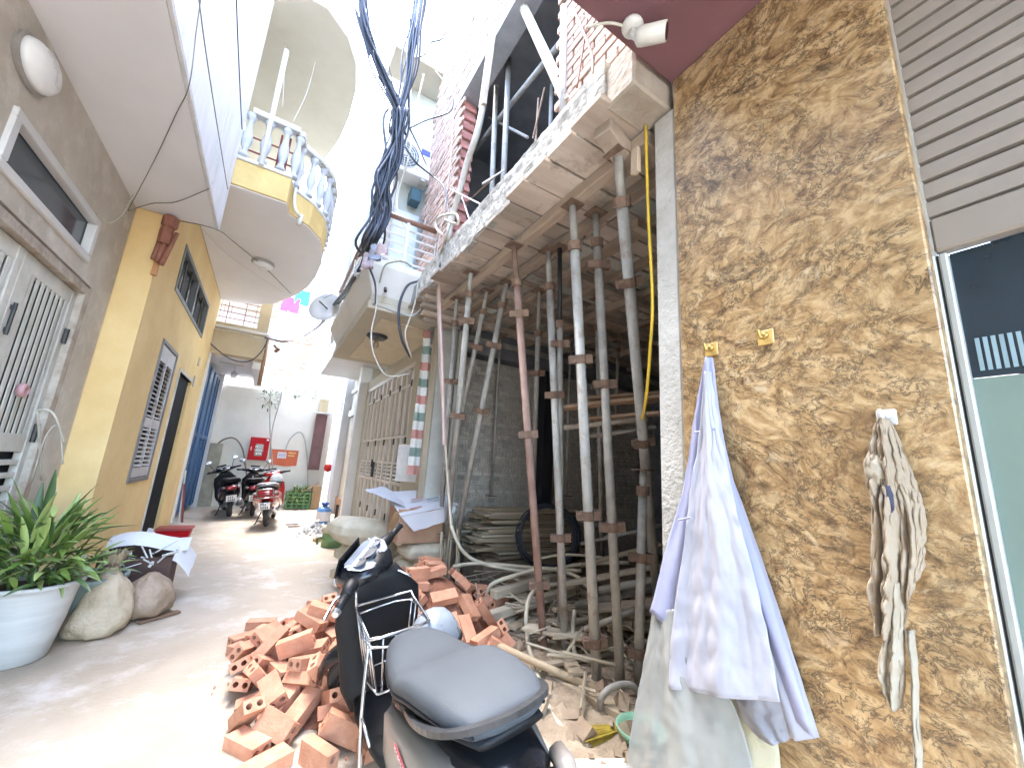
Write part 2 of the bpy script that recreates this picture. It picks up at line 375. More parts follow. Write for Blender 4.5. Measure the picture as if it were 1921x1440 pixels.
for i in range(k+1):
    d = tot*i/k; j = 0
    while j < len(per)-1 and d > per[j]: d -= per[j]; j += 1
    p = edge[j].lerp(edge[j+1], min(1, d/per[j]))
    link('baluster', bme, None, H, loc=(p.x-YX, p.y-5.43, 5.0))
for z in (5.2, 5.4): MB().tube([(-.80, 5.56, z), (-.3, 5.56, z)], .012, 6).build('maroon_bar', RUSTBAR, H)
for x in (-.48, -.38): MB().tube([(x, 5.56, 5.0), (x, 5.56, 5.6)], .014, 6).build('maroon_bar', RUSTBAR, H)
MB().tube([(-.62, 5.40, 4.96), (-.62, 5.40, 6.75)], .03, 8).build('white_post', WHITE, H, smooth=True)
MB().tube(spline([(-.22, 5.62, 4.95), (-.20, 5.60, 4.72), (-.16, 5.58, 4.60), (-.10, 5.66, 4.58)], 4), .022, 8).tube([(-.10, 5.66, 4.62), (-.10, 5.66, 4.46)], .03, 8).build('drain_pipe', mat('pvc_pipe', (.62,.60,.50), rough=.4), H, smooth=True)
UO = [(-1.33,5.2),(-.9,5.2),(-.25,5.2),(.06,5.45),(.24,5.8),(.33,6.3),(.33,6.9),(.26,7.6),(.12,8.2),(-.08,8.8),(-.35,9.4),(-.8,9.9),(-1.33,10.1)]
MB().prism(UO, 7.55, 7.9).build('upper_balcony_slab', CREAM2, H, bevel=.01)
wl = MB().box(-1.349, -1.30, 6.0, 6.9, 5.0, 6.9).build('upper_door', mat('brown_wood', (.20,.10,.06), (.13,.06,.04), rough=.5), H)
for pts in ([(-0.737, 6.060, 7.530), (-0.602, 5.500, 6.467), (-0.543, 5.500, 5.978)], [(-0.312, 6.109, 7.530), (-0.327, 5.800, 6.616), (-0.393, 5.500, 5.828)]):
    cable('hanging_wire', pts, .005, WIREW, H, n=4)
L = thing('ceiling_lamp', 'round white ceiling lamp under the curved balcony', 'lamp', (-0.540, 7.524, 4.590))
c = L.location
MB().lathe([(.17,0),(.175,-.03),(.16,-.05)], c, 24).build('base', mat('lamp_base2', (.40,.39,.38), rough=.5), L)
MB().lathe([(.155,-.05),(.145,-.075),(.10,-.095),(.03,-.10)], c, 24).build('cover', LAMPW, L, smooth=True)
# brown clay pipes at the house corner
H2 = thing('clay_wind_chime', 'brown clay chime of short pipes at the top corner of the yellow house', 'wind chime', (-1.30, 5.40, 3.55))
BR = mat('brown_clay', (.34,.14,.09), (.22,.09,.06), rough=.6, scale=12)
MB().lathe([(.06,0),(.075,.02),(.075,.11),(.055,.13)], (-1.29, 5.36, 3.78), 12).build('cap', BR, H2)
MB().lathe([(.055,0),(.062,.02),(.062,.17),(.05,.20)], (-1.30, 5.36, 3.58), 10).build('pipe', BR, H2)
for i, (x, y, z0, z1, r) in enumerate(((-1.335,5.36,3.38,3.60,.024),(-1.30,5.35,3.36,3.60,.026),(-1.265,5.37,3.34,3.60,.028),(-1.24,5.35,3.42,3.74,.02))):
    MB().tube([(x+.01*i, y, z1), (x-.012, y-.01, z0)], r, 8).build('pipe', BR, H2, smooth=True)
MB().box(-1.345, -1.30, 5.385, 5.423, 3.22, 3.42).box(-1.345, -1.31, 5.375, 5.385, 3.22, 3.26).build('clay_tile', mat('orange_tile', (.52,.25,.10), rough=.7), None, label='small orange clay tile stuck on the yellow corner below the chime', cat='tile')

# ---------------------------------------------------------------- far end of the alley
H = thing('cream_annex', 'cream stained annex with barred window, spanning over the blue gate at the far left', 'house', (-.9, 10.2, 0))
box('beam', -1.9, -.38, 10.2, 10.48, 3.46, 4.0, CREAM, H, bevel=.008)
box('ledge', -1.9, -.33, 10.15, 10.50, 4.002, 4.06, WHITE, H, bevel=.008)
wall('upper_wall', 'y', 10.2, 10.4, -1.9, -.38, 4.063, 5.1, [(-1.38, -.60, 4.14, 4.80)], CREAM, H)
gm = MB()
for i in range(1, 5): z = 4.14+.66*i/5; gm.tube([(-1.38, 10.25, z), (-.60, 10.25, z)], .009, 5)
gro = gm.build('window_grille', RUSTBAR, H)
for i in range(1, 12):
    x = -1.38+.78*i/12; 
    if i in (5, 6, 7, 9, 10): continue
    MB().tube([(x, 10.27, 4.14), (x, 10.27, 4.80)], .009 if i in (3, 8) else .005, 5).build('bar', RUSTBAR, gro)
box('room_back_wall', -1.9, -.38, 12.3, 12.45, 4.06, 5.1, WHITE, H)
box('ceiling', -1.9, -.38, 10.48, 13.28, 3.463, 3.56, SOFF, H)
box('ceiling_beam', -.56, -.38, 10.482, 13.25, 3.28, 3.461, SOFF, H, bevel=.005)
MB().box(-1.9, -.3, 10.5, 13.2, 5.1, 5.22).build('roof', CREAM2, H)
MB().tube([(-.35, 10.30, 2.9), (-.35, 10.30, 3.98)], .04, 10).build('brown_downpipe', mat('brown_pipe', (.30,.18,.10), rough=.6), H, smooth=True)
L = thing('hanging_bulb', 'small white bulb lamp hanging under the annex ceiling', 'lamp', (-.95, 11.6, 3.28))
MB().tube([(-.95, 11.6, 3.46), (-.95, 11.6, 3.33)], .012, 6).build('cord', WIREW, L)
MB().lathe([(.015,.06),(.06,.0),(.07,-.02)], (-.95, 11.6, 3.30), 12).build('shade', WHITE, L)
MB().lathe([(.05,.0),(.062,-.05),(.05,-.10),(.01,-.115)], (-.95, 11.6, 3.28), 12).build('bulb', LAMPW, L, smooth=True)
MB().tube([(-1.25,11.2,3.44),(-.95,11.2,3.435),(-.75,11.2,3.44)], .014, 6).build('light_tube', GATEP, L)

# blue gate, left side below the annex
H = thing('blue_gate', 'tall blue sheet metal gate with white jambs below the cream annex', 'gate', (-1.36, 11.8, 0))
for i, (y0, y1) in enumerate(((10.40,11.20),(11.22,11.98),(12.0,12.62),(12.64,13.08))):
    lf = MB().box(-1.40, -1.36, y0, y1, .06, 3.36); o = lf.build('gate_leaf', BLUE, H, bevel=.004)
    MB().box(-1.358, -1.335, y0+.02, y0+.07, .1, 3.3).box(-1.358, -1.335, y1-.07, y1-.02, .1, 3.3).box(-1.357, -1.337, y0+.07, y1-.07, 1.7, 1.78).build('leaf_frame', BLUE, o, bevel=.003)
MB().box(-1.44, -1.30, 10.26, 10.38, 0, 3.46).build('jamb', WHITE, H, bevel=.005)
MB().box(-1.44, -1.26, 13.10, 13.27, 0, 3.46).build('jamb', WHITE, H, bevel=.005)
MB().tube([(-1.33, 11.95, 1.45), (-1.29, 11.95, 1.45), (-1.29, 11.95, 1.65), (-1.33, 11.95, 1.65)], .012, 6).build('handle', BLACKM, H)
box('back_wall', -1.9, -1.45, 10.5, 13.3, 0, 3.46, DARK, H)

EY = 13.3
EW = box('end_wall', -1.9, 1.62, EY, EY+.2, -.04, 3.22, WALLW, label='white plastered wall closing the far end of the alley', cat='wall')
MB().box(-1.26, -.98, 13.1, 13.297, .0, 1.62).build('grey_board', mat('weathered_board', (.40,.36,.28), (.28,.25,.19), rough=.8), None, bevel=.004, label='weathered grey board leaning on the end wall beside the blue gate', cat='board')
# red hose cabinet
H = thing('fire_hose_cabinet', 'red metal fire hose cabinet on the white end wall', 'cabinet', (-.17, EY, 1.24))
box('body', -.39, .07, EY-.16, EY-.002, 1.24, 1.86, REDM, H, bevel=.006)
box('door', -.375, .055, EY-.172, EY-.161, 1.26, 1.84, REDM, H, bevel=.003)
box('window', -.24, -.06, EY-.1785, EY-.173, 1.36, 1.68, mat('dark_grey_glass', (.10,.10,.11), rough=.2, bump=0), H)
def text(name, s, loc, size, material, parent=None, rot=(R(90), 0, 0), align='CENTER', extrude=.001, **k):
    cu = bpy.data.curves.new(name, 'FONT'); cu.body = s; cu.size = size; cu.align_x = align; cu.align_y = 'CENTER'; cu.extrude = extrude; cu.resolution_u = 2
    o = bpy.data.objects.new('tmp', cu); COL.objects.link(o); bpy.context.view_layer.update()
    me = bpy.data.meshes.new_from_object(o.evaluated_get(bpy.context.evaluated_depsgraph_get())); bpy.data.objects.remove(o)
    from mathutils import Euler
    me.transform(Matrix.Translation(loc) @ Euler(rot).to_matrix().to_4x4())
    return link(name, me, material, parent, **k)
WPR = mat('white_print', (.80,.80,.80), rough=.5, bump=0)
for i, t in enumerate(('PCCC', 'HỌNG', '114')):
    text('lettering', t, (-.15, EY-.180, 1.60-.09*i), .075, WPR, H)
box('notice', -.01, .05, EY-.1765, EY-.1725, 1.78, 1.83, WPR, H)
MB().box(-.345, -.33, EY-.18, EY-.172, 1.50, 1.60).build('latch', WPR, H)
# orange banner
H = thing('orange_banner', 'orange notice banner with pale print on the white end wall', 'banner', (.5, EY, 1.1))
ban = MB().grid([[(.14+.70*i/8, EY-.02-.012*math.sin(i*1.3+z*7), z+.015*math.sin(i)*(z < 1.3)) for i in range(9)] for z in (1.12,1.25,1.4,1.57)])
ban.build('sheet', mat('orange_vinyl', (.56,.10,.025), (.48,.08,.02), rough=.4), H, smooth=True)
box('print_panel', .32, .54, EY-.042, EY-.036, 1.33, 1.50, WPR, H)
PUR = mat('violet_print', (.40,.35,.55), rough=.5, bump=0)
for z in (1.375, 1.415, 1.455): box('print_line', .34, .52, EY-.0455, EY-.0425, z-.01, z+.012, PUR, H)
for i, z in enumerate((1.47, 1.39)): box('print_line', .58, .58+.2-.03*i, EY-.042, EY-.036, z, z+.045, mat('yellow_print', (.80,.42,.15), rough=.5, bump=0), H)
# bent hoses on the end wall
for pts, r, mt, lab in (
    ([(-1.164, 13.100, 0.805), (-1.181, 13.200, 1.352), (-1.035, 13.220, 1.702), (-0.763, 13.220, 1.784), (-0.514, 13.200, 1.471), (-0.283, 13.100, 0.703)], .02, mat('brown_hose', (.25,.18,.14), rough=.6), 'brown hose bent in an arch on the end wall left of the red cabinet'),
    ([(0.488, 13.200, 1.546), (0.568, 13.220, 1.904), (0.771, 13.220, 2.110), (0.945, 13.220, 1.892), (1.119, 13.200, 1.206), (1.227, 13.100, 0.534)], .018, mat('grey_hose', (.45,.47,.42), rough=.6), 'grey green hose bent in an arch right of the orange banner'),
    ([(-0.581, 12.900, 0.621), (-0.462, 12.900, 0.680), (-0.315, 12.900, 0.506), (-0.198, 12.900, 0.099)], .012, mat('grey_hose2', (.35,.36,.35), rough=.6), 'thin grey hose looping between the two black motorbikes')):
    cable('hose', pts, r, mt, label=lab, cat='hose', n=7)
for pts, lab in (([(-0.312, 12.800, 4.559), (-0.084, 13.000, 2.766), (0.037, 13.000, 2.027), (0.277, 13.000, 0.945)], 'thin grey conduit running straight down the end wall'),
                 ([(0.112, 12.500, 4.579), (0.136, 12.800, 3.080), (0.076, 13.000, 2.106), (0.177, 13.000, 1.012)], 'thin grey conduit slanting down to the red cabinet')):
    cable('conduit', pts, .016, mat('grey_conduit', (.42,.41,.36), rough=.5), label=lab, cat='conduit', n=6)
# plants on top of the end wall
LEAFS = mat('wall_plant_leaf', (.09,.15,.04), (.045,.085,.025), rough=.5, rnd=.3, bump=0)
def leaf_mesh(L, W, bend=.25, n=4):
    b = MB(); rows = []
    for i in range(n+1):
        t = i/n; wd = W*math.sin(math.pi*min(.98, .08+t*.92))**.7*(1-t*.25)*.5; x = L*t; z = -bend*L*t*t
        rows.append([(x, -wd, z+wd*.35), (x, 0, z), (x, wd, z+wd*.35)])
    return b.grid(rows).mesh(fix=False)
def leaf_ball(name, c, rad, count, L, W, material, parent, sq=1.0):
    b = MB(); base = leaf_mesh(L, W, .3, 2)
    vs = [v.co.copy() for v in base.vertices]; fs = [tuple(p.vertices) for p in base.polygons]
    for i in range(count):
        d = Vector((random.gauss(0, 1), random.gauss(0, 1), random.gauss(0, 1))).normalized(); p = Vector(c)+Vector((d.x, d.y, d.z*sq))*rad*random.random()**.4
        q = (d+Vector((random.uniform(-.7,.7), random.uniform(-.7,.7), random.uniform(-.7,.7)))).to_track_quat('X', 'Z'); s_ = random.uniform(.6, 1.3)
        b.add([p+(q @ v)*s_ for v in vs], fs)
    return b.build(name, material, parent, fix=False)
PL = thing('wall_plant', 'small leafy plant trailing from the end wall below the annex corner', 'plant', (-.1, 13.2, 3.0))
leaf_ball('foliage', (-.12, 13.2, 2.95), .26, 90, .12, .04, LEAFS, PL)
MB().tube([(-.12, 13.3, 3.2), (-.12, 13.2, 2.8)], .012).build('stem', BR, PL)
PL = thing('wall_plant', 'low leafy plant growing along the top of the end wall', 'plant', (.7, 13.4, 3.2))
for x in (.2, .5, .8, 1.05): leaf_ball('foliage', (x, 13.38, 3.24), .12, 40, .10, .035, LEAFS, PL)
MB().tube([(.1, 13.4, 3.22), (1.1, 13.4, 3.22)], .01).build('stem', BR, PL)

# distant houses seen over the end wall
FB = mat('sunlit_brick', (.50,.40,.32), (.36,.20,.13), scale=14, rough=.9, bump=.2, stain=(6,(.56,.52,.46),.45,.6))
H = thing('far_brick_house', 'far unplastered brick house with patches of white mortar beyond the end wall', 'house', (.6, 17, 0))
box('wall', -1.2, 2.6, 17, 21, 0, 6.2, FB, H)
bm_ = []
for zc in range(26):
    for xc in range(15):
        if random.random() < .35:
            x = -.9+xc*.23+(zc % 2)*.11; z = 3.6+zc*.095; bm_.append((x, z))
bme2 = MB().box(-.10, .10, -.012, .02, -.033, .033).mesh(.005); bme2.materials.append(mat('pale_far_brick', (.44,.26,.18), (.34,.17,.11), scale=20, rough=.9, rnd=.25))
for x, z in bm_[:140]: link('brick', bme2, None, H, loc=(x-.6, 0, z))
for x0, x1, z0, z1 in ((-.35,.25,3.3,4.2),(.55,1.35,3.3,4.15)):
    o = box('plaster_patch', x0, x1, 16.965, 17.002, z0, z1, mat('pale_plaster_patch', (.54,.56,.58), rough=.8), H)
H = thing('far_white_house', 'tall far white house with balcony and laundry beyond the brick house', 'house', (0, 22, 0))
box('wall', -4.5, 1.0, 22, 27, 0, 11.5, WHITE, H)
FRM = mat('window_dark', (.16,.18,.22), (.24,.26,.3), rough=.2, bump=0)
for z0 in (5.6, 8.2, 10.0):
    for x0 in (-2.6, -1.5, -.6, .1):
        f_ = box('window', x0, x0+.62, 21.93, 22.0, z0, z0+1.1, WHITE, H, bevel=.01); box('pane', x0+.07, x0+.55, 21.91, 21.928, z0+.07, z0+1.03, FRM, f_)
box('balcony_slab', -3.0, .9, 20.9, 21.99, 7.45, 7.6, WHITE, H)
for i in range(14): x = -2.9+.27*i; MB().tube([(x, 20.95, 7.6), (x, 20.95, 8.5)], .018, 5).build('baluster', RUSTBAR, H)
MB().tube([(-3.0, 20.95, 8.5), (.9, 20.95, 8.5)], .03, 5).build('rail', WHITE, H)
H = thing('far_pale_house', 'pale blank house wall seen between the round balcony and the cable bundle', 'house', (1.6, 15.2, 0))
box('wall', 1.0, 4.6, 15.4, 19, 0, 7.4, CREAM2, H)
box('side_edge', .96, 1.02, 15.35, 15.39, 3, 7.4, WHITE, H)
def cloth(name, c, wx, hz, material, label, grp='laundry on the far balcony'):
    b = MB().grid([[(c[0]+wx*(i/6-.5), c[1]+.04*math.sin(i*2+j), c[2]-hz*j/5) for i in range(7)] for j in range(6)])
    return b.build(name, material, None, smooth=True, label=label, cat='laundry', group=grp)
cloth('shirt', (-0.077, 19.500, 8.356), .7, .7, mat('pink_cloth', (.55,.05,.20), rough=.8), 'pink cloth drying below the round balcony far down the alley')
cloth('shirt', (0.326, 19.500, 8.815), .6, .7, mat('turquoise_cloth', (.03,.28,.42), rough=.8), 'turquoise cloth drying beside the pink one far down the alley')
cloth('shirt', (0.128, 19.600, 7.624), .9, .8, mat('lilac_cloth', (.48,.46,.58), (.3,.3,.4), rough=.8, scale=9), 'lilac grey cloth drying below the pink one')
PL = thing('far_balcony_plant', 'pale leafy plant in the far balcony below the laundry', 'plant', (0.042, 19.400, 7.161))
leaf_ball('foliage', PL.location, .35, 70, .2, .07, mat('pale_leaf', (.20,.28,.10), (.12,.18,.06), rough=.6, bump=0), PL)

# ---------------------------------------------------------------- white house at the far right
H = thing('white_house', 'narrow white house with maroon panelled door at the far right of the alley', 'house', (1.75, 12, 0))
PIER = mat('bluish_white_paint', (.54,.56,.60), (.48,.50,.54), scale=2, rough=.7, bump=.04)
box('pier', 1.66, 2.0, 11.78, 12.35, 0, 4.6, PIER, H, bevel=.008)
box('wall', 1.86, 4.4, 9.75, 11.775, 0, 4.6, CREAM2, H)
MB().box(1.80, 1.858, 10.0, 11.7, 2.55, 2.72).box(1.80, 1.858, 10.0, 11.7, 3.2, 3.3).build('sill', WHITE, H, bevel=.006)
box('pier', 1.62, 1.86, 9.52, 9.74, 0, 3.55, WHITE, H, bevel=.008)
wall('door_wall', 'x', 1.80, 2.0, 12.352, 14.4, 0, 4.6, [(12.5, 13.25, .1, 2.75)], PIER, H)
MD = mat('maroon_door_paint', (.17,.075,.075), (.12,.05,.05), rough=.4, scale=4)
d = box('door', 1.86, 1.90, 12.5, 13.25, .1, 2.75, MD, H)
for z0, z1 in ((.3, 1.1), (1.25, 1.5), (1.65, 2.6)): box('door_panel', 1.845, 1.862, 12.62, 13.12, z0, z1, MD, d, bevel=.012)
d = box('shutter_leaf', 1.13, 1.44, 13.12, 13.16, 1.05, 2.68, MD, H)
for z0, z1 in ((1.12, 1.62), (1.72, 1.92), (2.02, 2.6)): box('shutter_panel', 1.18, 1.39, 13.10, 13.122, z0, z1, MD, d, bevel=.012)
MB().box(1.06, 1.50, 12.98, 13.2, 2.70, 2.74).build('small_awning', WHITE, H)
box('vent', 1.18, 1.42, 13.14, 13.29, 2.75, 3.15, mat('tan_board', (.45,.37,.22), rough=.7), H)
MB().lathe([(.17,0),(.19,.01),(.17,.03)], (1.64, 12.1, 3.1), 20, 'x', sx=.6, sy=2.0).build('arch_ornament', mat('mauve_panel', (.50,.42,.42), rough=.5), H)
box('base_band', 1.80, 1.858, 9.76, 11.77, 0, .42, mat('brown_tile', (.30,.17,.09), rough=.5), H)
H = thing('fire_lantern', 'small red paper lantern hanging beside the maroon door', 'lantern', (1.700, 13.253, 1.128))
c = H.location
MB().lathe([(.03,.12),(.10,.08),(.12,.0),(.10,-.08),(.03,-.12)], c, 14).build('shade', mat('red_paper', (.75,.03,.02), rough=.6), H, smooth=True)
MB().tube([c+Vector((0,0,.12)), c+Vector((0,0,.3))], .006, 5).build('string', WIRE, H)
for dx in (-.03, .03): MB().tube([c+Vector((0,dx,-.12)), c+Vector((0,dx*1.6,-.34))], .008, 5).build('tassel', mat('dark_tassel', (.10,.03,.03), rough=.8), H)

# ---------------------------------------------------------------- cream house, next to the building site
H = thing('cream_house', 'cream house with folding metal gate and box balcony, beyond the building site', 'house', (1.75, 7, 0))
wall('wall', 'x', 1.80, 2.02, 4.95, 9.5, -.04, 3.2, [(6.0, 9.25, -.04, 3.0)], CREAM2, H)
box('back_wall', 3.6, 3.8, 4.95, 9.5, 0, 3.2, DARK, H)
GT = mat('taupe_gate_paint', (.42,.37,.29), (.33,.28,.21), scale=4, rough=.5, bump=.05, stretch=(1,1,.2))
GTL = mat('pale_gate_stile', (.60,.56,.50), (.50,.46,.40), scale=4, rough=.5, bump=.05)
ys = [6.02, 6.66, 7.30, 7.94, 8.58, 9.22]
gf = MB().box(1.80, 1.86, 6.0, 9.25, 2.93, 2.998)
G = gf.build('folding_gate', GTL, H)
for y0, y1 in zip(ys[:-1], ys[1:]):
    lf = MB()
    lf.box(1.835, 1.85, y0+.03, y1-.03, .06, 1.06).box(1.835, 1.85, y0+.03, y1-.03, 1.42, 2.90)
    o = lf.build('gate_leaf', GT, H)
    s = MB()
    for y in (y0, (y0+y1)/2-.02, y1-.05): s.box(1.80, 1.845, y+.005, y+.05, .05, 2.92)
    s.box(1.81, 1.84, y0+.05, y1-.05, 1.06, 1.11).box(1.81, 1.84, y0+.05, y1-.05, 1.38, 1.42).box(1.805, 1.834, y0+.05, y1-.05, 1.80, 1.84).box(1.805, 1.834, y0+.05, y1-.05, 2.62, 2.66)
    s.build('stile', GTL, o, bevel=.003)
    for i in range(4): MB().box(1.815, 1.84, y0+.055, y1-.055, 1.13+.065*i, 1.155+.065*i).build('louvre', GTL, o)
    for i in range(2):
        yy = y0+.1+.28*i; MB().bar((1.825, yy, .35), (1.825, yy+.22, .75), .02, .012).build('diagonal_bar', GTL, o)
    for z in (.5, 1.7, 2.6): MB().tube([(1.79, y0+.02, z), (1.79, y0+.02, z+.10)], .014, 6).build('hinge', BLACKM, o)
MB().box(1.765, 1.80, 7.86, 7.94, 1.12, 1.40).tube([(1.76, 7.90, 1.30), (1.76, 7.90, 1.44)], .02, 6).build('lock', BLACKM, H)
# box balcony
bx = MB().prism([(.76,4.71),(1.80,4.71),(1.80,7.62),(.76,7.62)], 3.2, 3.30).box(.78, 1.80, 4.73, 7.60, 3.302, 3.40)
bx.build('balcony_slab', CREAM2, H, bevel=.008)
MB().loft([[(.80,4.75,3.40),(1.80,4.75,3.40),(1.80,7.58,3.40),(.80,7.58,3.40)], [(.66,4.60,3.72),(1.80,4.60,3.72),(1.80,7.72,3.72),(.66,7.72,3.72)], [(.66,4.60,3.80),(1.80,4.60,3.80),(1.80,7.72,3.80),(.66,7.72,3.80)]]).build('balcony_parapet', mat('pale_parapet', (.70,.70,.66), (.62,.62,.58), scale=1.5, rough=.75, bump=.05), H, bevel=.006)
box('soffit_panel', 1.0, 1.76, 5.0, 7.3, 3.185, 3.199, mat('tan_soffit', (.62,.55,.41), (.54,.47,.34), rough=.8), H)
MB().tube([(.72, 4.66, 4.46), (1.55, 4.66, 4.46)], .035, 8).tube([(.72, 4.66, 4.46), (.72, 7.6, 4.46)], .035, 8).build('top_rail', mat('brown_handrail', (.22,.12,.08), rough=.4), H, smooth=True)
for i in range(5):
    z = 3.88+.115*i
    MB().tube([(.72, 4.66, z), (1.55, 4.66, z)], .012, 6).build('rail_bar', WHITE, H)
    MB().tube([(.72, 4.66, z), (.72, 7.6, z)], .012, 6).build('rail_bar', WHITE, H)
for x, y in ((.72,4.66),(1.1,4.66),(1.5,4.66),(.72,6.1),(.72,7.6)): MB().box(x-.018, x+.018, y-.018, y+.018, 3.80, 4.45).build('rail_post', WHITE, H)
# upper storeys
box('upper_storey', 1.12, 4.2, 5.75, 8.6, 3.81, 9.6, mat('pale_green_white_wall', (.48,.50,.455), (.42,.44,.40), scale=1.2, rough=.8, bump=.05), H, bevel=.01)
box('upper_storey', .92, 4.2, 8.62, 11.6, 3.6, 9.9, WHITE, H, bevel=.01)
MB().box(.86, .918, 8.7, 9.0, 4.0, 9.8).box(.86, .918, 9.6, 9.7, 4.0, 9.8).build('pilaster', WHITE, H, bevel=.01)
for z0 in (4.3, 6.6):
    f_ = MB().box(.885, .919, 9.05, 9.55, z0, z0+1.6).build('window', WHITE, H); box('pane', .878, .884, 9.1, 9.5, z0+.05, z0+1.55, GLASSD, f_)
MB().box(.7, 1.7, 5.2, 5.749, 7.6, 7.78).build('cornice', CREAM2, H, bevel=.006)
MB().box(.9, 1.5, 5.72, 5.749, 3.85, 5.3).build('balcony_door', mat('white_blue_door', (.66,.70,.74), (.58,.62,.68), rough=.3), H, bevel=.005)
MB().tube([(1.06, 5.68, 9.5), (1.06, 5.68, 3.9)], .035, 8).build('downpipe', WHITE, H, smooth=True)
L = thing('balcony_lamp', 'dark round lamp with a small bulb under the cream box balcony', 'lamp', (1.111, 5.704, 3.190))
c = L.location
MB().lathe([(.14,0),(.15,-.02),(.12,-.05)], c, 20).build('base', mat('dark_lamp', (.05,.05,.06), rough=.4), L)
MB().lathe([(.02,-.05),(.03,-.10),(.05,-.15),(.02,-.19)], c, 10).build('bulb', mat('brassy_bulb', (.35,.28,.2), rough=.3), L, smooth=True)
MB().tube([(0.929, 4.680, 3.480), (0.913, 4.580, 3.403)], .02, 8).build('drain_spout', BLACKM, None, label='small dark drain spout on the pale balcony parapet', cat='spout')
# air conditioner
H = thing('air_conditioner', 'white outdoor air conditioner unit with round fan on the pale wall above the balcony', 'air conditioner', (1.2, 5.5, 5.75))
ACW = mat('ac_casing', (.74,.75,.73), (.64,.65,.63), rough=.4)
box('casing', .84, 1.50, 5.36, 5.66, 5.72, 6.28, ACW, H, bevel=.015)
gm = MB()
for r_ in (.22, .18, .14, .10, .06): gm.lathe([(r_,-.012),(r_+.008,-.02),(r_+.008,-.012)], (1.08, 5.36, 6.0), 24, 'y', cap=False)
for i in range(6): a = math.pi*i/6; gm.tube([(1.08-.225*math.cos(a), 5.342, 6.0-.225*math.sin(a)), (1.08+.225*math.cos(a), 5.342, 6.0+.225*math.sin(a))], .004, 4)
gm.build('fan_grille', ACW, H)
MB().lathe([(.22,-.002),(.22,-.004)], (1.08, 5.36, 6.0), 24, 'y').build('fan_opening', mat('fan_dark', (.16,.18,.20), rough=.5), H)
box('label', 1.32, 1.46, 5.352, 5.3585, 6.12, 6.22, mat('blue_label', (.10,.12,.45), rough=.4, bump=0), H)
box('label', 1.33, 1.45, 5.352, 5.3585, 6.03, 6.10, WPR, H)
MB().bar((.95,5.5,5.71),(.95,5.74,5.6),.03,.03).bar((1.4,5.5,5.71),(1.4,5.74,5.6),.03,.03).box(.92,.98,5.38,5.74,5.69,5.715).box(1.37,1.43,5.38,5.74,5.69,5.715).build('bracket', GATEP, H)
MB().box(1.28, 1.44, 5.5, 5.70, 5.40, 5.62).build('pipe_cover', mat('dark_teal_plastic', (.04,.10,.13), rough=.4), H, bevel=.01)
H = thing('satellite_dish', 'round white dish fixed at the corner of the cream box balcony', 'satellite dish', (0.554, 7.700, 4.106))
c = H.location
q = Vector((-.55,-.8,.25)).to_track_quat('Z', 'Y')
def spun(prof, n=24):
    b = MB(); b.lathe(prof, n=n, cap=True); b.v = [tuple(c+(q @ Vector(v))) for v in b.v]; return b
spun([(.02,-.02),(.16,.0),(.30,.06),(.31,.065),(.30,.075),(.16,.015),(.02,.0)]).build('dish', WHITE, H, smooth=True)
MB().tube([c+q @ Vector((0,0,0)), c+q @ Vector((0,-.05,.28))], .012, 6).build('arm', BLACKM, H)
MB().tube([c, c+Vector((.06,.08,-.14)), c+Vector((.15,.1,-.2))], .015, 6).build('bracket', GATEP, H)
# papers on the gate side
for i, (px_, lab, mt) in enumerate(((((1.700, 5.523, 1.387)), 'white printed notice hanging on the end of the folding gate', WPR),)):
    b = MB().grid([[(px_[0]+.20*(u/4-.5), px_[1]-.30*(u/4-.5)+.01*math.sin(u*2+v), px_[2]+.28-.5*v/5) for u in range(5)] for v in range(6)])
    b.build('paper_notice', WPR, None, smooth=True, label=lab, cat='notice')
# striped tarp on the boundary post
H = thing('striped_tarp', 'narrow red, white and green striped tarp hanging on the boundary post', 'tarp', (1.6, 4.88, 1.5))
TW = mat('tarp_white', (.70,.70,.66), rough=.7); TR = mat('tarp_red', (.50,.24,.20), rough=.7); TG = mat('tarp_green', (.22,.30,.26), rough=.7)
zz = 3.15; i = 0
while zz > 1.35:
    h = .11; mt = (TR, TW, TG, TW)[i % 4]
    MB().grid([[(1.52+.17*u/6, 4.87-.03*math.sin(u*1.7+zz*3), zz-h*v/2) for u in range(7)] for v in range(3)]).build('stripe', mt, H, smooth=True)
    zz -= h; i += 1
POST = mat('pale_concrete_post', (.52,.53,.49), (.40,.40,.36), scale=3, rough=.85, bump=.2)
PB = thing('boundary_post', 'pale concrete boundary post between the cream house and the building site', 'post', (1.75, 4.85, 0))
box('pillar', 1.70, 1.95, 4.72, 4.92, -.02, 3.28, POST, PB, bevel=.01)
MB().box(1.97, 2.10, 4.70, 4.90, 0, 3.2).build('pillar_face', mat('pale_board', (.58,.58,.52), (.46,.45,.40), scale=4, rough=.8, stretch=(1,1,.2)), PB, bevel=.006)
MB().box(1.62, 1.69, 4.70, 4.76, 0, 3.26).build('timber_upright', mat('timber_pale', (.46,.40,.30), (.33,.27,.19), scale=6, rough=.8, stretch=(1,1,.15)), PB, bevel=.004)

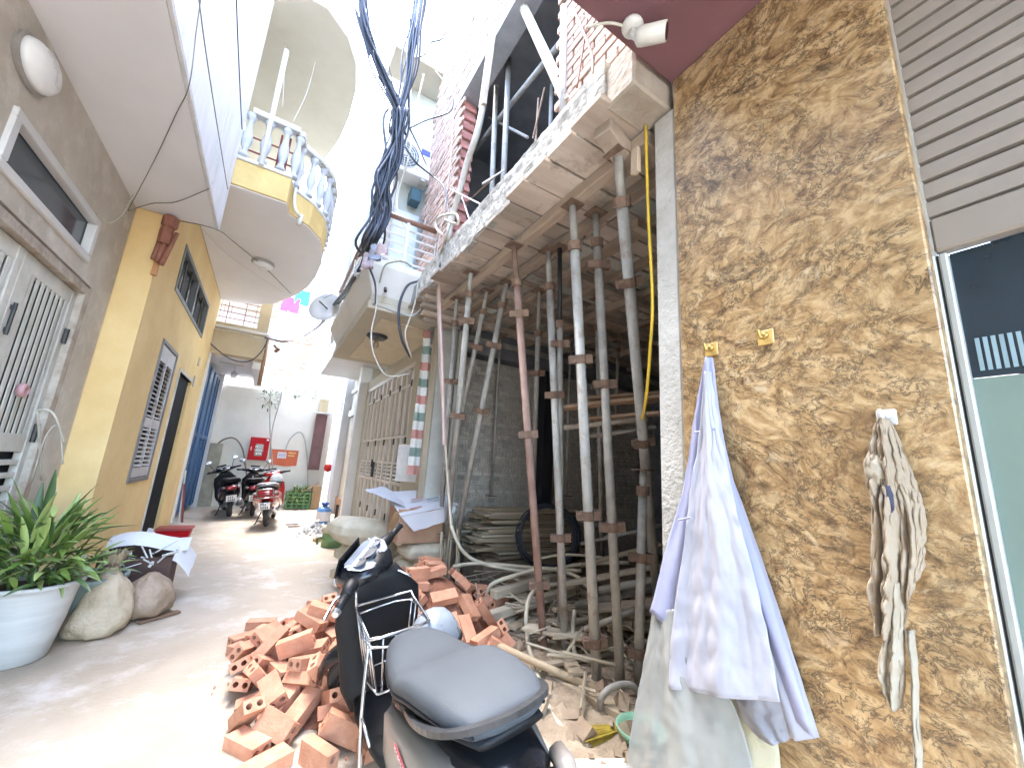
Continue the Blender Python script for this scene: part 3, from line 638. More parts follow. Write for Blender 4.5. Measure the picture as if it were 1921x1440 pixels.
# ---------------------------------------------------------------- granite-clad house, right foreground
H = thing('granite_house', 'house front clad in brown granite with roller shutter and maroon soffit, right foreground', 'house', (1.5, .6, 0))
def granite():
    m = bpy.data.materials.new('brown_granite'); m.use_nodes = True; n = m.node_tree.nodes; l = m.node_tree.links; b = n['Principled BSDF']
    tc = n.new('ShaderNodeTexCoord'); mp = n.new('ShaderNodeMapping'); mp.inputs['Scale'].default_value = (1, .9, 1.2); mp.inputs['Rotation'].default_value = (R(24), 0, 0)
    l.new(tc.outputs['Object'], mp.inputs['Vector'])
    wn = n.new('ShaderNodeTexNoise'); wn.inputs['Scale'].default_value = 1.6; wn.inputs['Detail'].default_value = 4
    l.new(mp.outputs[0], wn.inputs['Vector'])
    mxv = n.new('ShaderNodeVectorMath'); mxv.operation = 'MULTIPLY_ADD'; mxv.inputs[1].default_value = (.38, .38, .38)
    l.new(wn.outputs['Color'], mxv.inputs[0]); l.new(mp.outputs[0], mxv.inputs[2])
    def nz(s, d, ro, di=0):
        q = n.new('ShaderNodeTexNoise'); q.inputs['Scale'].default_value = s; q.inputs['Detail'].default_value = d; q.inputs['Roughness'].default_value = ro; q.inputs['Distortion'].default_value = di
        l.new(mxv.outputs[0], q.inputs['Vector']); return q
    def ramp(src, stops):
        r = n.new('ShaderNodeValToRGB'); e = r.color_ramp.elements
        while len(e) < len(stops): e.new(.5)
        for q, (p, c) in zip(e, stops): q.position = p; q.color = (*c, 1)
        l.new(src, r.inputs['Fac']); return r
    a = nz(15, 10, .70, .9); base = ramp(a.outputs['Fac'], [(.30,(0.122,0.073,0.037)),(.41,(0.281,0.173,0.078)),(.51,(0.421,0.283,0.137)),(.61,(0.549,0.403,0.220)),(.73,(0.366,0.226,0.104))])
    v = n.new('ShaderNodeTexVoronoi'); v.feature = 'DISTANCE_TO_EDGE'; v.inputs['Scale'].default_value = 19; v.inputs['Randomness'].default_value = 1
    c2 = nz(30, 8, .7, 1.2)
    vv = n.new('ShaderNodeVectorMath'); vv.operation = 'MULTIPLY_ADD'; vv.inputs[1].default_value = (.12, .12, .12)
    l.new(c2.outputs['Color'], vv.inputs[0]); l.new(mxv.outputs[0], vv.inputs[2]); l.new(vv.outputs[0], v.inputs['Vector'])
    vein = ramp(v.outputs['Distance'], [(.0,(1,1,1)),(.05,(.45,.45,.45)),(.14,(0,0,0))])
    gate_ = ramp(nz(5, 6, .65).outputs['Fac'], [(.36,(0,0,0)),(.54,(1,1,1))])
    mul = n.new('ShaderNodeMath'); mul.operation = 'MULTIPLY'; l.new(vein.outputs['Color'], mul.inputs[0]); l.new(gate_.outputs['Color'], mul.inputs[1])
    mix = n.new('ShaderNodeMix'); mix.data_type = 'RGBA'; l.new(mul.outputs[0], mix.inputs['Factor']); l.new(base.outputs['Color'], mix.inputs[6]); mix.inputs[7].default_value = (.05,.035,.025,1)
    blot = ramp(nz(4.2, 10, .74, .8).outputs['Fac'], [(.56,(0,0,0)),(.66,(.72,.72,.72))])
    mix2 = n.new('ShaderNodeMix'); mix2.data_type = 'RGBA'; l.new(blot.outputs['Color'], mix2.inputs['Factor']); l.new(mix.outputs[2], mix2.inputs[6]); mix2.inputs[7].default_value = (.055,.036,.025,1)
    pale = ramp(nz(11, 8, .65, .5).outputs['Fac'], [(.60,(0,0,0)),(.70,(.7,.7,.7))])
    mix3 = n.new('ShaderNodeMix'); mix3.data_type = 'RGBA'; l.new(pale.outputs['Color'], mix3.inputs['Factor']); l.new(mix2.outputs[2], mix3.inputs[6]); mix3.inputs[7].default_value = (.62,.50,.32,1)
    l.new(mix3.outputs[2], b.inputs['Base Color']); b.inputs['Roughness'].default_value = .28
    bp = n.new('ShaderNodeBump'); bp.inputs['Strength'].default_value = .05; bp.inputs['Distance'].default_value = .01; l.new(a.outputs['Fac'], bp.inputs['Height']); l.new(bp.outputs[0], b.inputs['Normal'])
    return m
GRAN = granite()
box('granite_cladding', 1.5, 1.545, .262, 1.055, -.04, 3.45, GRAN, H, bevel=.004)
box('wall', 1.548, 1.85, .30, 1.05, -.04, 3.45, PLAS, H)
COLW = mat('rough_white_render', (.56,.55,.51), (.42,.41,.37), scale=7, rough=.95, bump=.5, bscale=45, stain=(14,(.30,.28,.24),.64,.78))
MB().box(1.508, 1.85, 1.058, 1.185, -.04, 3.30).build('render_strip', COLW, H, bevel=.01)
box('maroon_soffit', .55, 4.5, -3.5, 1.07, 3.452, 3.62, MAROON, H, bevel=.006)
box('upper_storey', .58, 4.5, -3.5, 1.05, 3.622, 5.2, CREAM2, H)
SHM = mat('shutter_metal', (.31,.275,.235), (.27,.238,.205), scale=3, rough=.45, bump=.04, rnd=.03)
for i in range(21):
    z = 2.213+.062*i; zc = z+.031
    MB().loft([[(1.58,-1.6,z+.004),(1.558,-1.6,z+.008),(1.557,-1.6,zc),(1.558,-1.6,z+.055),(1.58,-1.6,z+.058),(1.592,-1.6,zc)],
               [(1.58,.258,z+.004),(1.558,.258,z+.008),(1.557,.258,zc),(1.558,.258,z+.055),(1.58,.258,z+.058),(1.592,.258,zc)]]).build('shutter_slat', SHM, H)
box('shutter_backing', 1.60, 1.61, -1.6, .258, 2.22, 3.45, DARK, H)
box('shutter_bottom_bar', 1.552, 1.60, -1.6, .258, 2.105, 2.211, SHM, H, bevel=.006)
ALU = mat('pale_aluminium', (.46,.48,.46), (.40,.42,.40), rough=.4, bump=.02, metal=.1)
MB().box(1.555, 1.60, .2595, .276, 0, 2.10).box(1.56, 1.60, .236, .254, 0, 2.10).build('door_jamb', ALU, H, bevel=.004)
box('jamb_gap', 1.572, 1.598, .254, .2595, 0, 2.10, BLACKM, H)
box('glass_pane', 1.585, 1.595, -1.5, .2355, 1.732, 2.10, mat('night_blue_glass', (.006,.018,.03), (.008,.025,.04), rough=.06, bump=0, spec=.7), H)
box('frosted_pane', 1.583, 1.595, -1.5, .2355, 0, 1.730, mat('frosted_green_glass', (.19,.265,.232), (.172,.242,.212), scale=3, rough=.55, bump=.03, bscale=300), H)
for i in range(6):
    y = .215-.014*i; box('bright_louvre', 1.5815, 1.5845, y-.004, y+.004, 1.75, 1.84, mat('pale_blue_louvre', (.30,.44,.50), rough=.4, bump=0), H)
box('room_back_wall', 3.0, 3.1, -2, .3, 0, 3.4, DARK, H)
# camera under the maroon soffit
H = thing('security_camera', 'white bullet security camera under the maroon soffit', 'security camera', (1.16, .98, 3.45))
CW = mat('camera_white', (.70,.70,.66), (.62,.62,.58), rough=.35, bump=.02)
a_ = Vector((1.13,.965,3.36)); d_ = Vector((.55,-.80,-.20)).normalized()
MB().lathe([(.045,0),(.05,-.015),(.045,-.03),(.02,-.04)], (1.12,.985,3.45), 16).build('base', CW, H, smooth=True)
MB().tube([(1.12,.985,3.42),(1.12,.98,3.385),a_], .018, 8).build('arm', CW, H, smooth=True)
MB().tube([a_-d_*.01, a_+d_*.0, a_+d_*.02, a_+d_*.125], [.02,.036,.040,.040], 16).build('body', CW, H, smooth=True)
MB().tube([a_+d_*.1255, a_+d_*.127], [.033,.033], 16).build('lens', mat('camera_lens', (.008,.008,.012), rough=.1, bump=0), H)
cable('cord', [(1.12,.99,3.43),(1.02,1.03,3.43),(.94,1.10,3.42)], .007, WIREW, H, n=5)
# hooks
BRASS = mat('brass_hook', (.55,.40,.14), (.42,.30,.10), rough=.3, metal=.8)
PLATE = mat('amber_plate', (.62,.42,.14), (.52,.34,.10), rough=.25, bump=.02)
for p, lab, ss in (((1.490, 0.700, 1.948), 'empty amber hook plate on the granite', 1), ((1.490, 0.910, 1.950), 'amber hook plate that carries the lavender raincoat', 1), ((1.490, 0.397, 1.629), 'small white hook that carries the beige cloth', .8)):
    H = thing('wall_hook', lab, 'hook', p, group='hooks on the granite wall'); y, z = p[1], p[2]
    pm = PLATE if ss == 1 else WHITE; hm = BRASS if ss == 1 else WHITE
    MB().box(1.492, 1.4995, y-.028*ss, y+.028*ss, z-.028*ss, z+.028*ss).build('plate', pm, H, bevel=.003)
    MB().tube(spline([(1.492,y,z+.008),(1.468,y,z+.004),(1.46,y,z-.012),(1.45,y,z+.0),(1.445,y,z+.018)], 4), .005*ss, 7).build('hook', hm, H, smooth=True)
    MB().lathe([(.013,0),(.012,-.008),(.006,-.012)], (1.4915, y, z+.006), 12, 'x').build('boss', hm, H, smooth=True)

# ---------------------------------------------------------------- building site
SLABM = mat('raw_concrete', (.42,.42,.385), (.27,.27,.24), scale=6, rough=.95, bump=.6, bscale=35, stain=(12,(.50,.50,.46),.5,.7))
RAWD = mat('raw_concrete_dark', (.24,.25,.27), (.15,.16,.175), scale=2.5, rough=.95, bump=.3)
H = thing('building_shell', 'raw concrete storey of the house under construction, open to the alley', 'building', (1.5, 3, 0))
box('floor_slab', 1.27, 6.4, 1.19, 5.42, 3.378, 3.60, SLABM, H)
rows = []
NY = 150
for j in range(7):
    r = []
    for i in range(NY+1):
        y = 1.28+3.06*i/NY; z = 3.33+.30*j/6
        if j == 0: z += .035*((int(y*4.2) % 2)*.6+.5*noise.noise(Vector((y*6, 0, 0))))
        if j == 6: z += .015*noise.noise(Vector((y*5, 3, 0)))
        x = 1.235+.014*noise.noise(Vector((y*7, z*9, 1)))+.008*noise.noise(Vector((y*25, z*25, 5)))
        r.append((x, y, z))
    rows.append(r)
fr = MB().grid(rows); back = [(1.29, p[1], p[2]) for p in rows[-1]]; bot = [(1.29, p[1], p[2]) for p in rows[0]]
fr.grid([rows[-1], back]); fr.grid([bot, rows[0]]); fr.add([rows[0][0], bot[0], back[0], rows[-1][0]], [(0,1,2,3)]); fr.add([rows[0][-1], bot[-1], back[-1], rows[-1][-1]], [(0,1,2,3)])
fr.build('slab_edge', SLABM, H, fix=False)
box('slab_end', 1.25, 1.55, 1.09, 1.285, 3.32, 3.58, mat('beige_raw_concrete', (.46,.41,.34), (.34,.29,.23), scale=6, rough=.95, bump=.4), H, bevel=.012)
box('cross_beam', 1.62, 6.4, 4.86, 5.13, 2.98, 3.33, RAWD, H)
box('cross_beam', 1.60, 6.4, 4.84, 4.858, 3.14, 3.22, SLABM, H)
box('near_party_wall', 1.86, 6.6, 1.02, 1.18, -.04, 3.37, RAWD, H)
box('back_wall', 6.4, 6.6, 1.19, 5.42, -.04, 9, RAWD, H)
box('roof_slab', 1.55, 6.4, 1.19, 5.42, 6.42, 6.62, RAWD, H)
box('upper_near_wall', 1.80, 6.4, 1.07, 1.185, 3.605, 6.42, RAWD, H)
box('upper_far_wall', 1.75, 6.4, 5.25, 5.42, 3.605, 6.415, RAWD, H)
box('lintel', 1.47, 1.72, 2.02, 4.30, 6.22, 6.42, mat('grey_lintel', (.42,.43,.44), (.32,.33,.34), rough=.9, bump=.3), H, bevel=.006)
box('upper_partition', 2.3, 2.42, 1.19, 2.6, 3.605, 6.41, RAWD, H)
sr = []
for j in range(41):
    y = 1.2+3.95*j/40; r = []
    for i in range(51):
        x = 1.50+4.9*i/50
        h = .03+.10*math.exp(-((x-2.2)/.5)**2)*math.exp(-((y-2.4)/.8)**2)+.12*max(0, min(1, (x-1.9)/1.2))*(.5+.5*noise.noise(Vector((x*1.5, y*1.5, 2))))+.03*noise.noise(Vector((x*6, y*6, 2)))
        if x < 1.56: h = -.02
        r.append((x, y, h))
    sr.append(r)
MB().grid(sr).build('sand_floor', SAND, None, smooth=True, kind='structure')
# ---- bricks
BRK = mat('red_clay_brick', (.60,.315,.195), (.49,.225,.13), scale=14, rough=.85, bump=.25, bscale=90, rnd=.16, stain=(18,(.66,.40,.28),.60,.80))
BRKU = mat('facade_brick', (.54,.41,.34), (.43,.29,.23), scale=14, rough=.9, bump=.35, bscale=80, rnd=.22, stain=(9,(.60,.52,.45),.50,.72))
BRKG = mat('dusty_party_brick', (.70,.67,.61), (.50,.47,.41), scale=12, rough=.95, bump=.35, bscale=80, rnd=.28)
MORT = mat('mortar', (.42,.39,.35), (.30,.27,.24), scale=10, rough=.95, bump=.5, bscale=60)
MORTD = mat('dusty_mortar', (.56,.54,.50), (.40,.38,.35), scale=10, rough=.95, bump=.5, bscale=60)
def brick_mesh(L=.21, W=.10, Hh=.058, hr=.0155, groove=True, depth=None):
    """hollow clay brick: two round holes run lengthwise (x)"""
    b = MB(); n = 8; ends = []
    for sx in (-1, 1):
        x = sx*L/2; k = len(b.v)
        b.v += [(x,-W/2,-Hh/2),(x,W/2,-Hh/2),(x,W/2,Hh/2),(x,-W/2,Hh/2),(x,0,-Hh/2),(x,0,Hh/2)]
        rims = []
        for cy in (-W/4, W/4):
            q = len(b.v); rims.append(q)
            for j in range(n):
                a = 2*math.pi*j/n-math.pi*.75; b.v.append((x, cy+hr*math.cos(a), hr*math.sin(a)))
        c1 = [k+0, k+4, k+5, k+3]; c2 = [k+4, k+1, k+2, k+5]
        for c_, q in ((c1, rims[0]), (c2, rims[1])):
            for s_ in range(4):
                i0 = s_*2; b.f.append((c_[s_], c_[(s_+1) % 4], q+(i0+2) % n, q+(i0+1) % n, q+i0))
        ends.append((k, rims))
    (k0, r0), (k1, r1) = ends
    for a, c_ in ((0,4),(4,1),(1,2),(2,5),(5,3),(3,0)): b.f.append((k0+a, k0+c_, k1+c_, k1+a))
    for q0, q1 in zip(r0, r1):
        for j in range(n): b.f.append((q0+j, q0+(j+1) % n, q1+(j+1) % n, q1+j))
    if groove:
        for sy in (-1, 1):
            pass
    return b.mesh()
pile_me = []
for kk in range(3):
    me = brick_mesh(.21 if kk else .205, .10, .06)
    # long shallow grooves on the wide faces
    bm = bmesh.new(); bm.from_mesh(me)
    bm.to_mesh(me); bm.free(); me.materials.append(BRK); pile_me.append(me)
wall_me = MB().box(-.105, .105, -.006, .02, -.031, .031).mesh(.004); 
head_me = brick_mesh(.05, .10, .052, .0165)
# party wall (faces -Y): headers with holes and some stretchers
PW = thing('brick_party_wall', 'dusty brick party wall with hollow brick ends, behind the props', 'wall', (3.8, 5.15, 0))
box('mortar_bed', 2.06, 6.39, 5.15, 5.24, -.04, 3.36, MORTD, PW)
stm = MB().box(-.105, .105, -.012, .02, -.026, .026).mesh(.003); stm.materials.append(BRKG); head_me.materials.append(BRKG)
hm2 = head_me
hm2.transform(Matrix.Rotation(R(90), 4, 'Z'))
spots = []
z = .42; c_ = 0
while z < 3.3:
    if c_ % 4 == 3:
        x = 2.10+(c_ % 8)*.02
        while x < 5.9: spots.append((x+.11, z, 's')); x += .226
    else:
        x = 2.08+(c_ % 2)*.055
        while x < 5.9: spots.append((x+.055, z, 'h')); x += .113
    z += .0605; c_ += 1
def near(s): return (s[0]-2.0)+.25*abs(s[1]-1.8)
spots.sort(key=near)
rest = MB()
hv = [v.co.copy() for v in hm2.vertices]; hf = [tuple(p.vertices) for p in hm2.polygons]; sv = [v.co.copy() for v in stm.vertices]; sf_ = [tuple(p.vertices) for p in stm.polygons]
for i, (x, z, k) in enumerate(spots):
    dy = random.uniform(-.004, .004)
    if i < 300: link('brick', hm2 if k == 'h' else stm, None, PW, loc=(x-3.8, dy+(-.012+.025 if k == 'h' else 0)-.003, z))
    else:
        vs, fs = (hv, hf) if k == 'h' else (sv, sf_); off = Vector((x, 5.15+dy+(.013 if k == 'h' else 0)-.003, z)); rest.add([v+off for v in vs], fs)
rest.build('brick_courses', BRKG, PW, kind='stuff', fix=False)
# upper brick facade (faces -X) with a big opening
FA = thing('brick_facade', 'unplastered red brick facade around the open upper storey of the building site', 'wall', (1.5, 3.2, 3.6))
wall('mortar_bed', 'x', 1.507, 1.70, 1.20, 5.36, 3.605, 9.6, [(2.06, 4.22, 3.605, 6.43)], MORT, FA)
wall_me.materials.append(BRKU); wall_me.transform(Matrix.Rotation(R(90), 4, 'Z'))
wv = [v.co.copy() for v in wall_me.vertices]; wf = [tuple(p.vertices) for p in wall_me.polygons]
fs_ = []
z = 3.65; c_ = 0
while z < 9.5:
    off = (c_ % 2)*.112
    y = 1.09+off
    while y < 5.30:
        yc = y+.105
        tooth = .09*(c_ % 2)
        if z > 6.47 or yc > 4.30-tooth or yc < 1.98+tooth*.5:
            if yc > 1.16: fs_.append((yc, z))
        y += .224
    z += .0755; c_ += 1
fs_.sort(key=lambda s: (0 if s[0] < 2.2 and s[1] < 6 else 1, s[1]))
rest = MB(); cnt = 0
for yc, z in fs_:
    dx = 1.5+random.uniform(-.006, .006)
    if cnt < 300: link('brick', wall_me, None, FA, loc=(dx-1.5, yc-3.2, z-3.6)); cnt += 1
    else: rest.add([v+Vector((dx, yc, z)) for v in wv], wf)
rest.build('brick_courses', BRKU, FA, kind='stuff', fix=False)
# reveal bricks at the pier (facing the camera) and brick stubs on the outer side
rv = MB().box(-.09, .10, -.012, .02, -.031, .031).mesh(.004); rv.materials.append(mat('pink_brick', (.56,.26,.22), (.44,.18,.15), scale=14, rough=.9, bump=.3, rnd=.15))
z = 3.69; i = 0
while z < 6.2: link('reveal_brick', rv, None, FA, loc=(.10, 4.222-3.2+(.0 if i % 2 else -.03), z-3.6)); z += .0755; i += 1
for z in (4.4, 5.1, 5.75, 6.3, 6.9): MB().box(1.47, 1.62, 5.361, 5.50, z, z+.17).build('brick_stub', BRKU, FA, bevel=.006)
# ---- formwork under the slab
FW_ = thing('slab_formwork', 'plank formwork with timber joists under the raw concrete slab', 'formwork', (1.6, 3, 3.3))
PLK = [mat('formwork_plank_%d' % i, c1, c2, scale=5, rough=.85, bump=.25, bscale=40, stretch=(.12, 1, 1), rnd=.30, stain=(4,(.20,.165,.13),.54,.72)) for i, (c1, c2) in enumerate((((.54,.47,.40),(.33,.27,.22)), ((.62,.55,.47),(.40,.34,.28)), ((.48,.49,.45),(.32,.33,.30))))]
JST = mat('timber_joist', (.50,.42,.34), (.31,.24,.18), scale=5, rough=.85, bump=.25, bscale=40, stretch=(1, .12, 1), rnd=.2, stain=(5,(.24,.19,.14),.56,.75))
for ri, (x0, x1, wd) in enumerate(((1.255, 1.98, .215), (1.985, 2.95, .18), (2.955, 4.3, .16), (4.305, 6.3, .2))):
    y = 1.25
    while y < 4.83:
        w_ = wd*random.uniform(.8, 1.25); a = x0-(random.uniform(0, .075) if ri == 0 else random.uniform(-.01, .03)*0); dz = random.uniform(-.012, 0)
        MB().box(a, x1-random.uniform(0, .02), y, min(y+w_-random.uniform(.006, .02), 4.835), 3.335+dz, 3.37+dz).build('plank', random.choice(PLK[:2] if ri == 0 else PLK), FW_, bevel=.003); y += w_
for i, x in enumerate((1.53, 1.82, 2.2, 2.62, 3.1, 3.75, 4.5, 5.3)):
    zt = 3.318; hh = .085 if i % 2 == 0 else .07
    MB().bar((x+random.uniform(-.02,.02), 1.24, zt-hh/2), (x+random.uniform(-.02,.02), 4.82, zt-hh/2), .075, hh).build('joist', JST, FW_, bevel=.004)
for y, x0, x1 in ((1.75, 2.0, 5), (2.6, 2.2, 5), (3.5, 2.0, 5), (4.3, 2.0, 5)): MB().bar((x0, y, 3.20), (x1, y+.05, 3.20), .06, .07).build('joist', JST, FW_, bevel=.004)
MB().bar((1.30, 1.36, 3.30), (1.62, 1.42, 3.24), .11, .10).build('end_block', JST, FW_, bevel=.006)
MB().bar((1.50, 1.30, 3.22), (1.50, 1.30, 3.06), .05, .03).build('end_block', mat('pale_timber', (.56,.46,.34), rough=.8), FW_, bevel=.003)
for x, y in ((1.27,4.2),(1.29,4.33),(1.34,4.45),(1.4,4.58)): MB().bar((x, y, 3.30-(y-4.2)*.35), (1.9, y+.02, 3.30-(y-4.2)*.35), .11, .05).build('plank', PLK[1], FW_, bevel=.004)
# ---- adjustable steel props
GAL = mat('galvanised_tube', (.54,.55,.53), (.38,.37,.34), scale=9, rough=.65, bump=.15, metal=.2, stain=(10,(.27,.19,.13),.52,.74), stretch=(1,1,.4))
GALD = mat('dirty_steel_tube', (.44,.43,.39), (.28,.265,.24), scale=9, rough=.7, bump=.15, metal=.2, stain=(12,(.36,.34,.30),.55,.72))
RUS = mat('rusty_red_tube', (.34,.23,.19), (.25,.155,.125), scale=9, rough=.75, bump=.15, stain=(12,(.36,.27,.23),.55,.75))
RST = mat('rusty_steel', (.24,.16,.115), (.14,.09,.065), scale=20, rough=.85, bump=.3)
def prop(top, base, r, m1, m2, fits, split, label, grp):
    top, base = Vector(top), Vector(base); d = (top-base); Ln = d.length; d = d/Ln
    H = thing('steel_prop', label, 'prop', base, group=grp)
    MB().tube([base+d*.006, base+d*(Ln*split)], r, 12).build('outer_tube', m1, H, smooth=True)
    MB().tube([base+d*(Ln*split-.04), top-d*.008], r*.78, 10).build('inner_tube', m2, H, smooth=True)
    MB().tube([base+d*(Ln*split-.03), base+d*(Ln*split+.03)], r*1.45, 12).build('collar', RST, H)
    MB().obox(top-d*.004, (1,0,0), (0,1,0), (0,0,1), .06, .06, .004).build('head_plate', RST, H)
    MB().obox(base+d*.004, (1,0,0), (0,1,0), (0,0,1), .06, .06, .004).build('base_plate', RST, H)
    sd = d.cross(Vector((.5,.84,0))).normalized(); fd = sd.cross(d)
    for k, t in enumerate(fits):
        c = base+d*(Ln*t); w_ = random.uniform(.85, 1.15)
        MB().obox(c, sd, fd, d, .075*w_, .010, .028).obox(c+sd*.05, sd, fd, d, .028, .030, .024).obox(c-sd*.052, sd, fd, d, .026, .026, .03).tube([c-d*.03, c+d*.03], r*1.3, 10).build('clamp', RST, H)
    return H
PG = 'steel props under the slab formwork'
prop((1.456, 1.393, 3.230), (3.107, 2.470, 0.160), .036, GAL, GALD, (.80, .49), .93, 'thick galvanised prop nearest the raincoat, rising to the slab corner', PG)
prop((2.250, 1.903, 1.473), (2.237, 1.956, 0.030), .031, GALD, GAL, (.60, .2), .90, 'short leaning tube beside the raincoat, lashed to the nearest prop', PG)
prop((1.537, 1.889, 3.230), (2.089, 2.156, 0.030), .034, GAL, GALD, (.67, .35, .10), .91, 'thick galvanised prop with a bracket at mid height, third from the raincoat', PG)
prop((1.733, 1.869, 3.240), (2.143, 2.001, 0.030), .031, GALD, GALD, (.88, .62, .33), .93, 'galvanised prop just left of the nearest one, crossing the raised boards', PG)
prop((1.477, 2.561, 3.230), (2.031, 2.654, 0.030), .030, RUS, RST, (.82, .52, .17), .90, 'rust red prop leaning left, in front of the brick wall', PG)
prop((1.759, 2.468, 3.240), (2.138, 2.536, 0.030), .030, GAL, GALD, (.62, .28), .90, 'galvanised prop right of the rust red one', PG)
prop((1.811, 2.376, 3.240), (2.171, 2.639, 0.030), .025, GALD, BLACKM, (.75,), .80, 'thin dark prop behind the galvanised one', PG)
prop((2.028, 2.959, 3.140), (2.803, 4.000, 0.701), .026, GALD, GALD, (.70,), .85, 'thin dark prop between the rust red prop and the brick wall', PG)
prop((1.783, 3.193, 3.240), (1.992, 4.400, 0.290), .030, GALD, GALD, (.80, .58), .93, 'long grey prop leaning steeply to the right in front of the brick wall', PG)
prop((1.717, 3.478, 3.240), (1.963, 4.600, 1.372), .027, GALD, GALD, (.72,), .9, 'grey tube leaning beside the steep grey prop', PG)
prop((1.394, 3.198, 3.230), (1.865, 4.300, 0.624), .029, GALD, GALD, (.84, .5), .93, 'grey prop at the left end of the slab', PG)
prop((1.511, 3.790, 3.200), (1.860, 4.500, 0.648), .026, GALD, GALD, (.66,), .9, 'leftmost grey prop, next to the boundary post', PG)
prop((2.613, 2.775, 3.160), (3.341, 3.400, 0.476), .026, GALD, GALD, (.55,), .9, 'dark prop standing deep inside the site behind the raised boards', PG)
prop((2.645, 4.800, 3.384), (2.729, 4.900, 1.043), .020, GAL, GAL, (), .9, 'thin pale tube standing against the brick wall', PG)
prop((3.381, 4.100, 3.528), (3.462, 4.200, 1.116), .022, GALD, GALD, (), .9, 'thin tube in the dark behind the galvanised props', PG)
prop((3.787, 3.600, 3.177), (3.848, 3.700, 2.043), .022, GALD, GALD, (), .9, 'thin tube in the darkest corner of the site', PG)
# ---- upper storey: tubes and timbers in the opening
PG2 = 'tubes and timbers in the upper opening'
def stick(name, pts, r, m, label, cat='tube', kindn=10, grp=PG2):
    return MB().tube(pts, r, kindn).build(name, m, None, smooth=True, label=label, cat=cat, group=grp)
stick('scaffold_tube', [(1.850, 4.034, 7.292), (*(1.850, 3.744, 4.773)[:2], 3.62)], .034, GAL, 'left one of the two upright tubes in the upper opening')
stick('scaffold_tube', [(1.800, 3.565, 6.692), (*(1.800, 3.400, 4.695)[:2], 3.62)], .034, GAL, 'right one of the two upright tubes in the upper opening')
stick('scaffold_tube', [(1.470, 1.992, 5.066), (*(1.470, 1.931, 4.101)[:2], 3.60)], .030, GAL, 'pale upright tube in front of the right brick wall of the upper storey')
stick('scaffold_tube', [(1.900, 5.006, 5.961), (1.900, 3.915, 5.875), (1.900, 2.606, 5.712)], .032, GAL, 'long diagonal tube crossing the upper opening')
stick('scaffold_tube', [(2.000, 5.067, 6.706), (2.000, 4.652, 6.657), (2.000, 3.311, 5.178)], .018, mat('bright_tube', (.60,.60,.60), rough=.4), 'thin bright tube slanting behind the upright tubes')
stick('scaffold_tube', [(2.200, 4.458, 7.252), (2.200, 3.802, 7.301), (2.200, 3.521, 7.305)], .016, WHITE, 'thin white strip slanting in the dark upper opening')
stick('scaffold_tube', [(2.000, 5.694, 7.848), (*(2.000, 5.416, 6.099)[:2], 3.62)], .026, GALD, 'dark upright tube beside the brick pier')
stick('scaffold_tube', [(1.900, 4.807, 5.912), (*(1.900, 4.753, 4.975)[:2], 3.62)], .026, GALD, 'short upright tube near the brick pier')
stick('scaffold_tube', [(2.100, 3.019, 5.706), (*(2.100, 2.966, 5.330)[:2], 3.62)], .024, GALD, 'short grey tube near the timber brace in the upper opening')
TIM = mat('bleached_timber', (.56,.52,.44), (.40,.35,.28), scale=6, rough=.85, bump=.2, stretch=(1,1,.2))
MB().tube([(1.620, 3.176, 6.918), (1.500, 1.930, 4.095)], [.05,.046], 8).build('timber_brace', TIM, None, label='pale timber brace leaning across the upper opening', cat='timber', group=PG2)
MB().bar((1.450, 3.318, 6.351), (1.450, 3.423, 5.368), .11, .05).build('timber_board', mat('tan_board_pale', (.56,.47,.36), (.44,.35,.26), rough=.8), None, bevel=.004, label='tan board tied upright at the edge of the upper opening', cat='board', group=PG2)
MB().tube(spline([(1.470, 3.438, 5.467), (1.420, 3.433, 5.004), (1.400, 3.574, 4.753), (1.400, 3.739, 4.450), (1.380, 3.838, 4.157), (1.340, 3.792, 3.849)], 4), .036, 9).build('bent_pole', TIM, None, smooth=True, label='bent pale pole leaning from the board down to the slab edge', cat='pole', group=PG2)
for i, (a, b_) in enumerate(((((1.350, 3.911, 4.572)), ((1.350, 2.975, 3.799))), (((1.500, 4.058, 4.760)), ((1.400, 3.386, 3.911))), (((1.300, 2.905, 3.957)), ((1.500, 2.887, 4.187))), (((1.600, 2.406, 4.758)), ((1.500, 2.395, 4.157))), (((1.700, 2.659, 4.937)), ((1.500, 2.351, 4.096))), (((1.500, 3.825, 4.374)), ((1.500, 2.995, 4.232))))):
    MB().tube([a, b_], .009, 6).build('rebar', RST if i > 2 else GAL, None, label=('bent thin steel bar above the left end of the slab', 'short steel bar crossing it above the slab', 'thin steel bar lying along the slab edge', 'thin rusty bar leaning in the upper opening', 'second thin rusty bar leaning in the upper opening', 'long thin bar lying on the slab edge')[i], cat='steel bar', group=PG2)
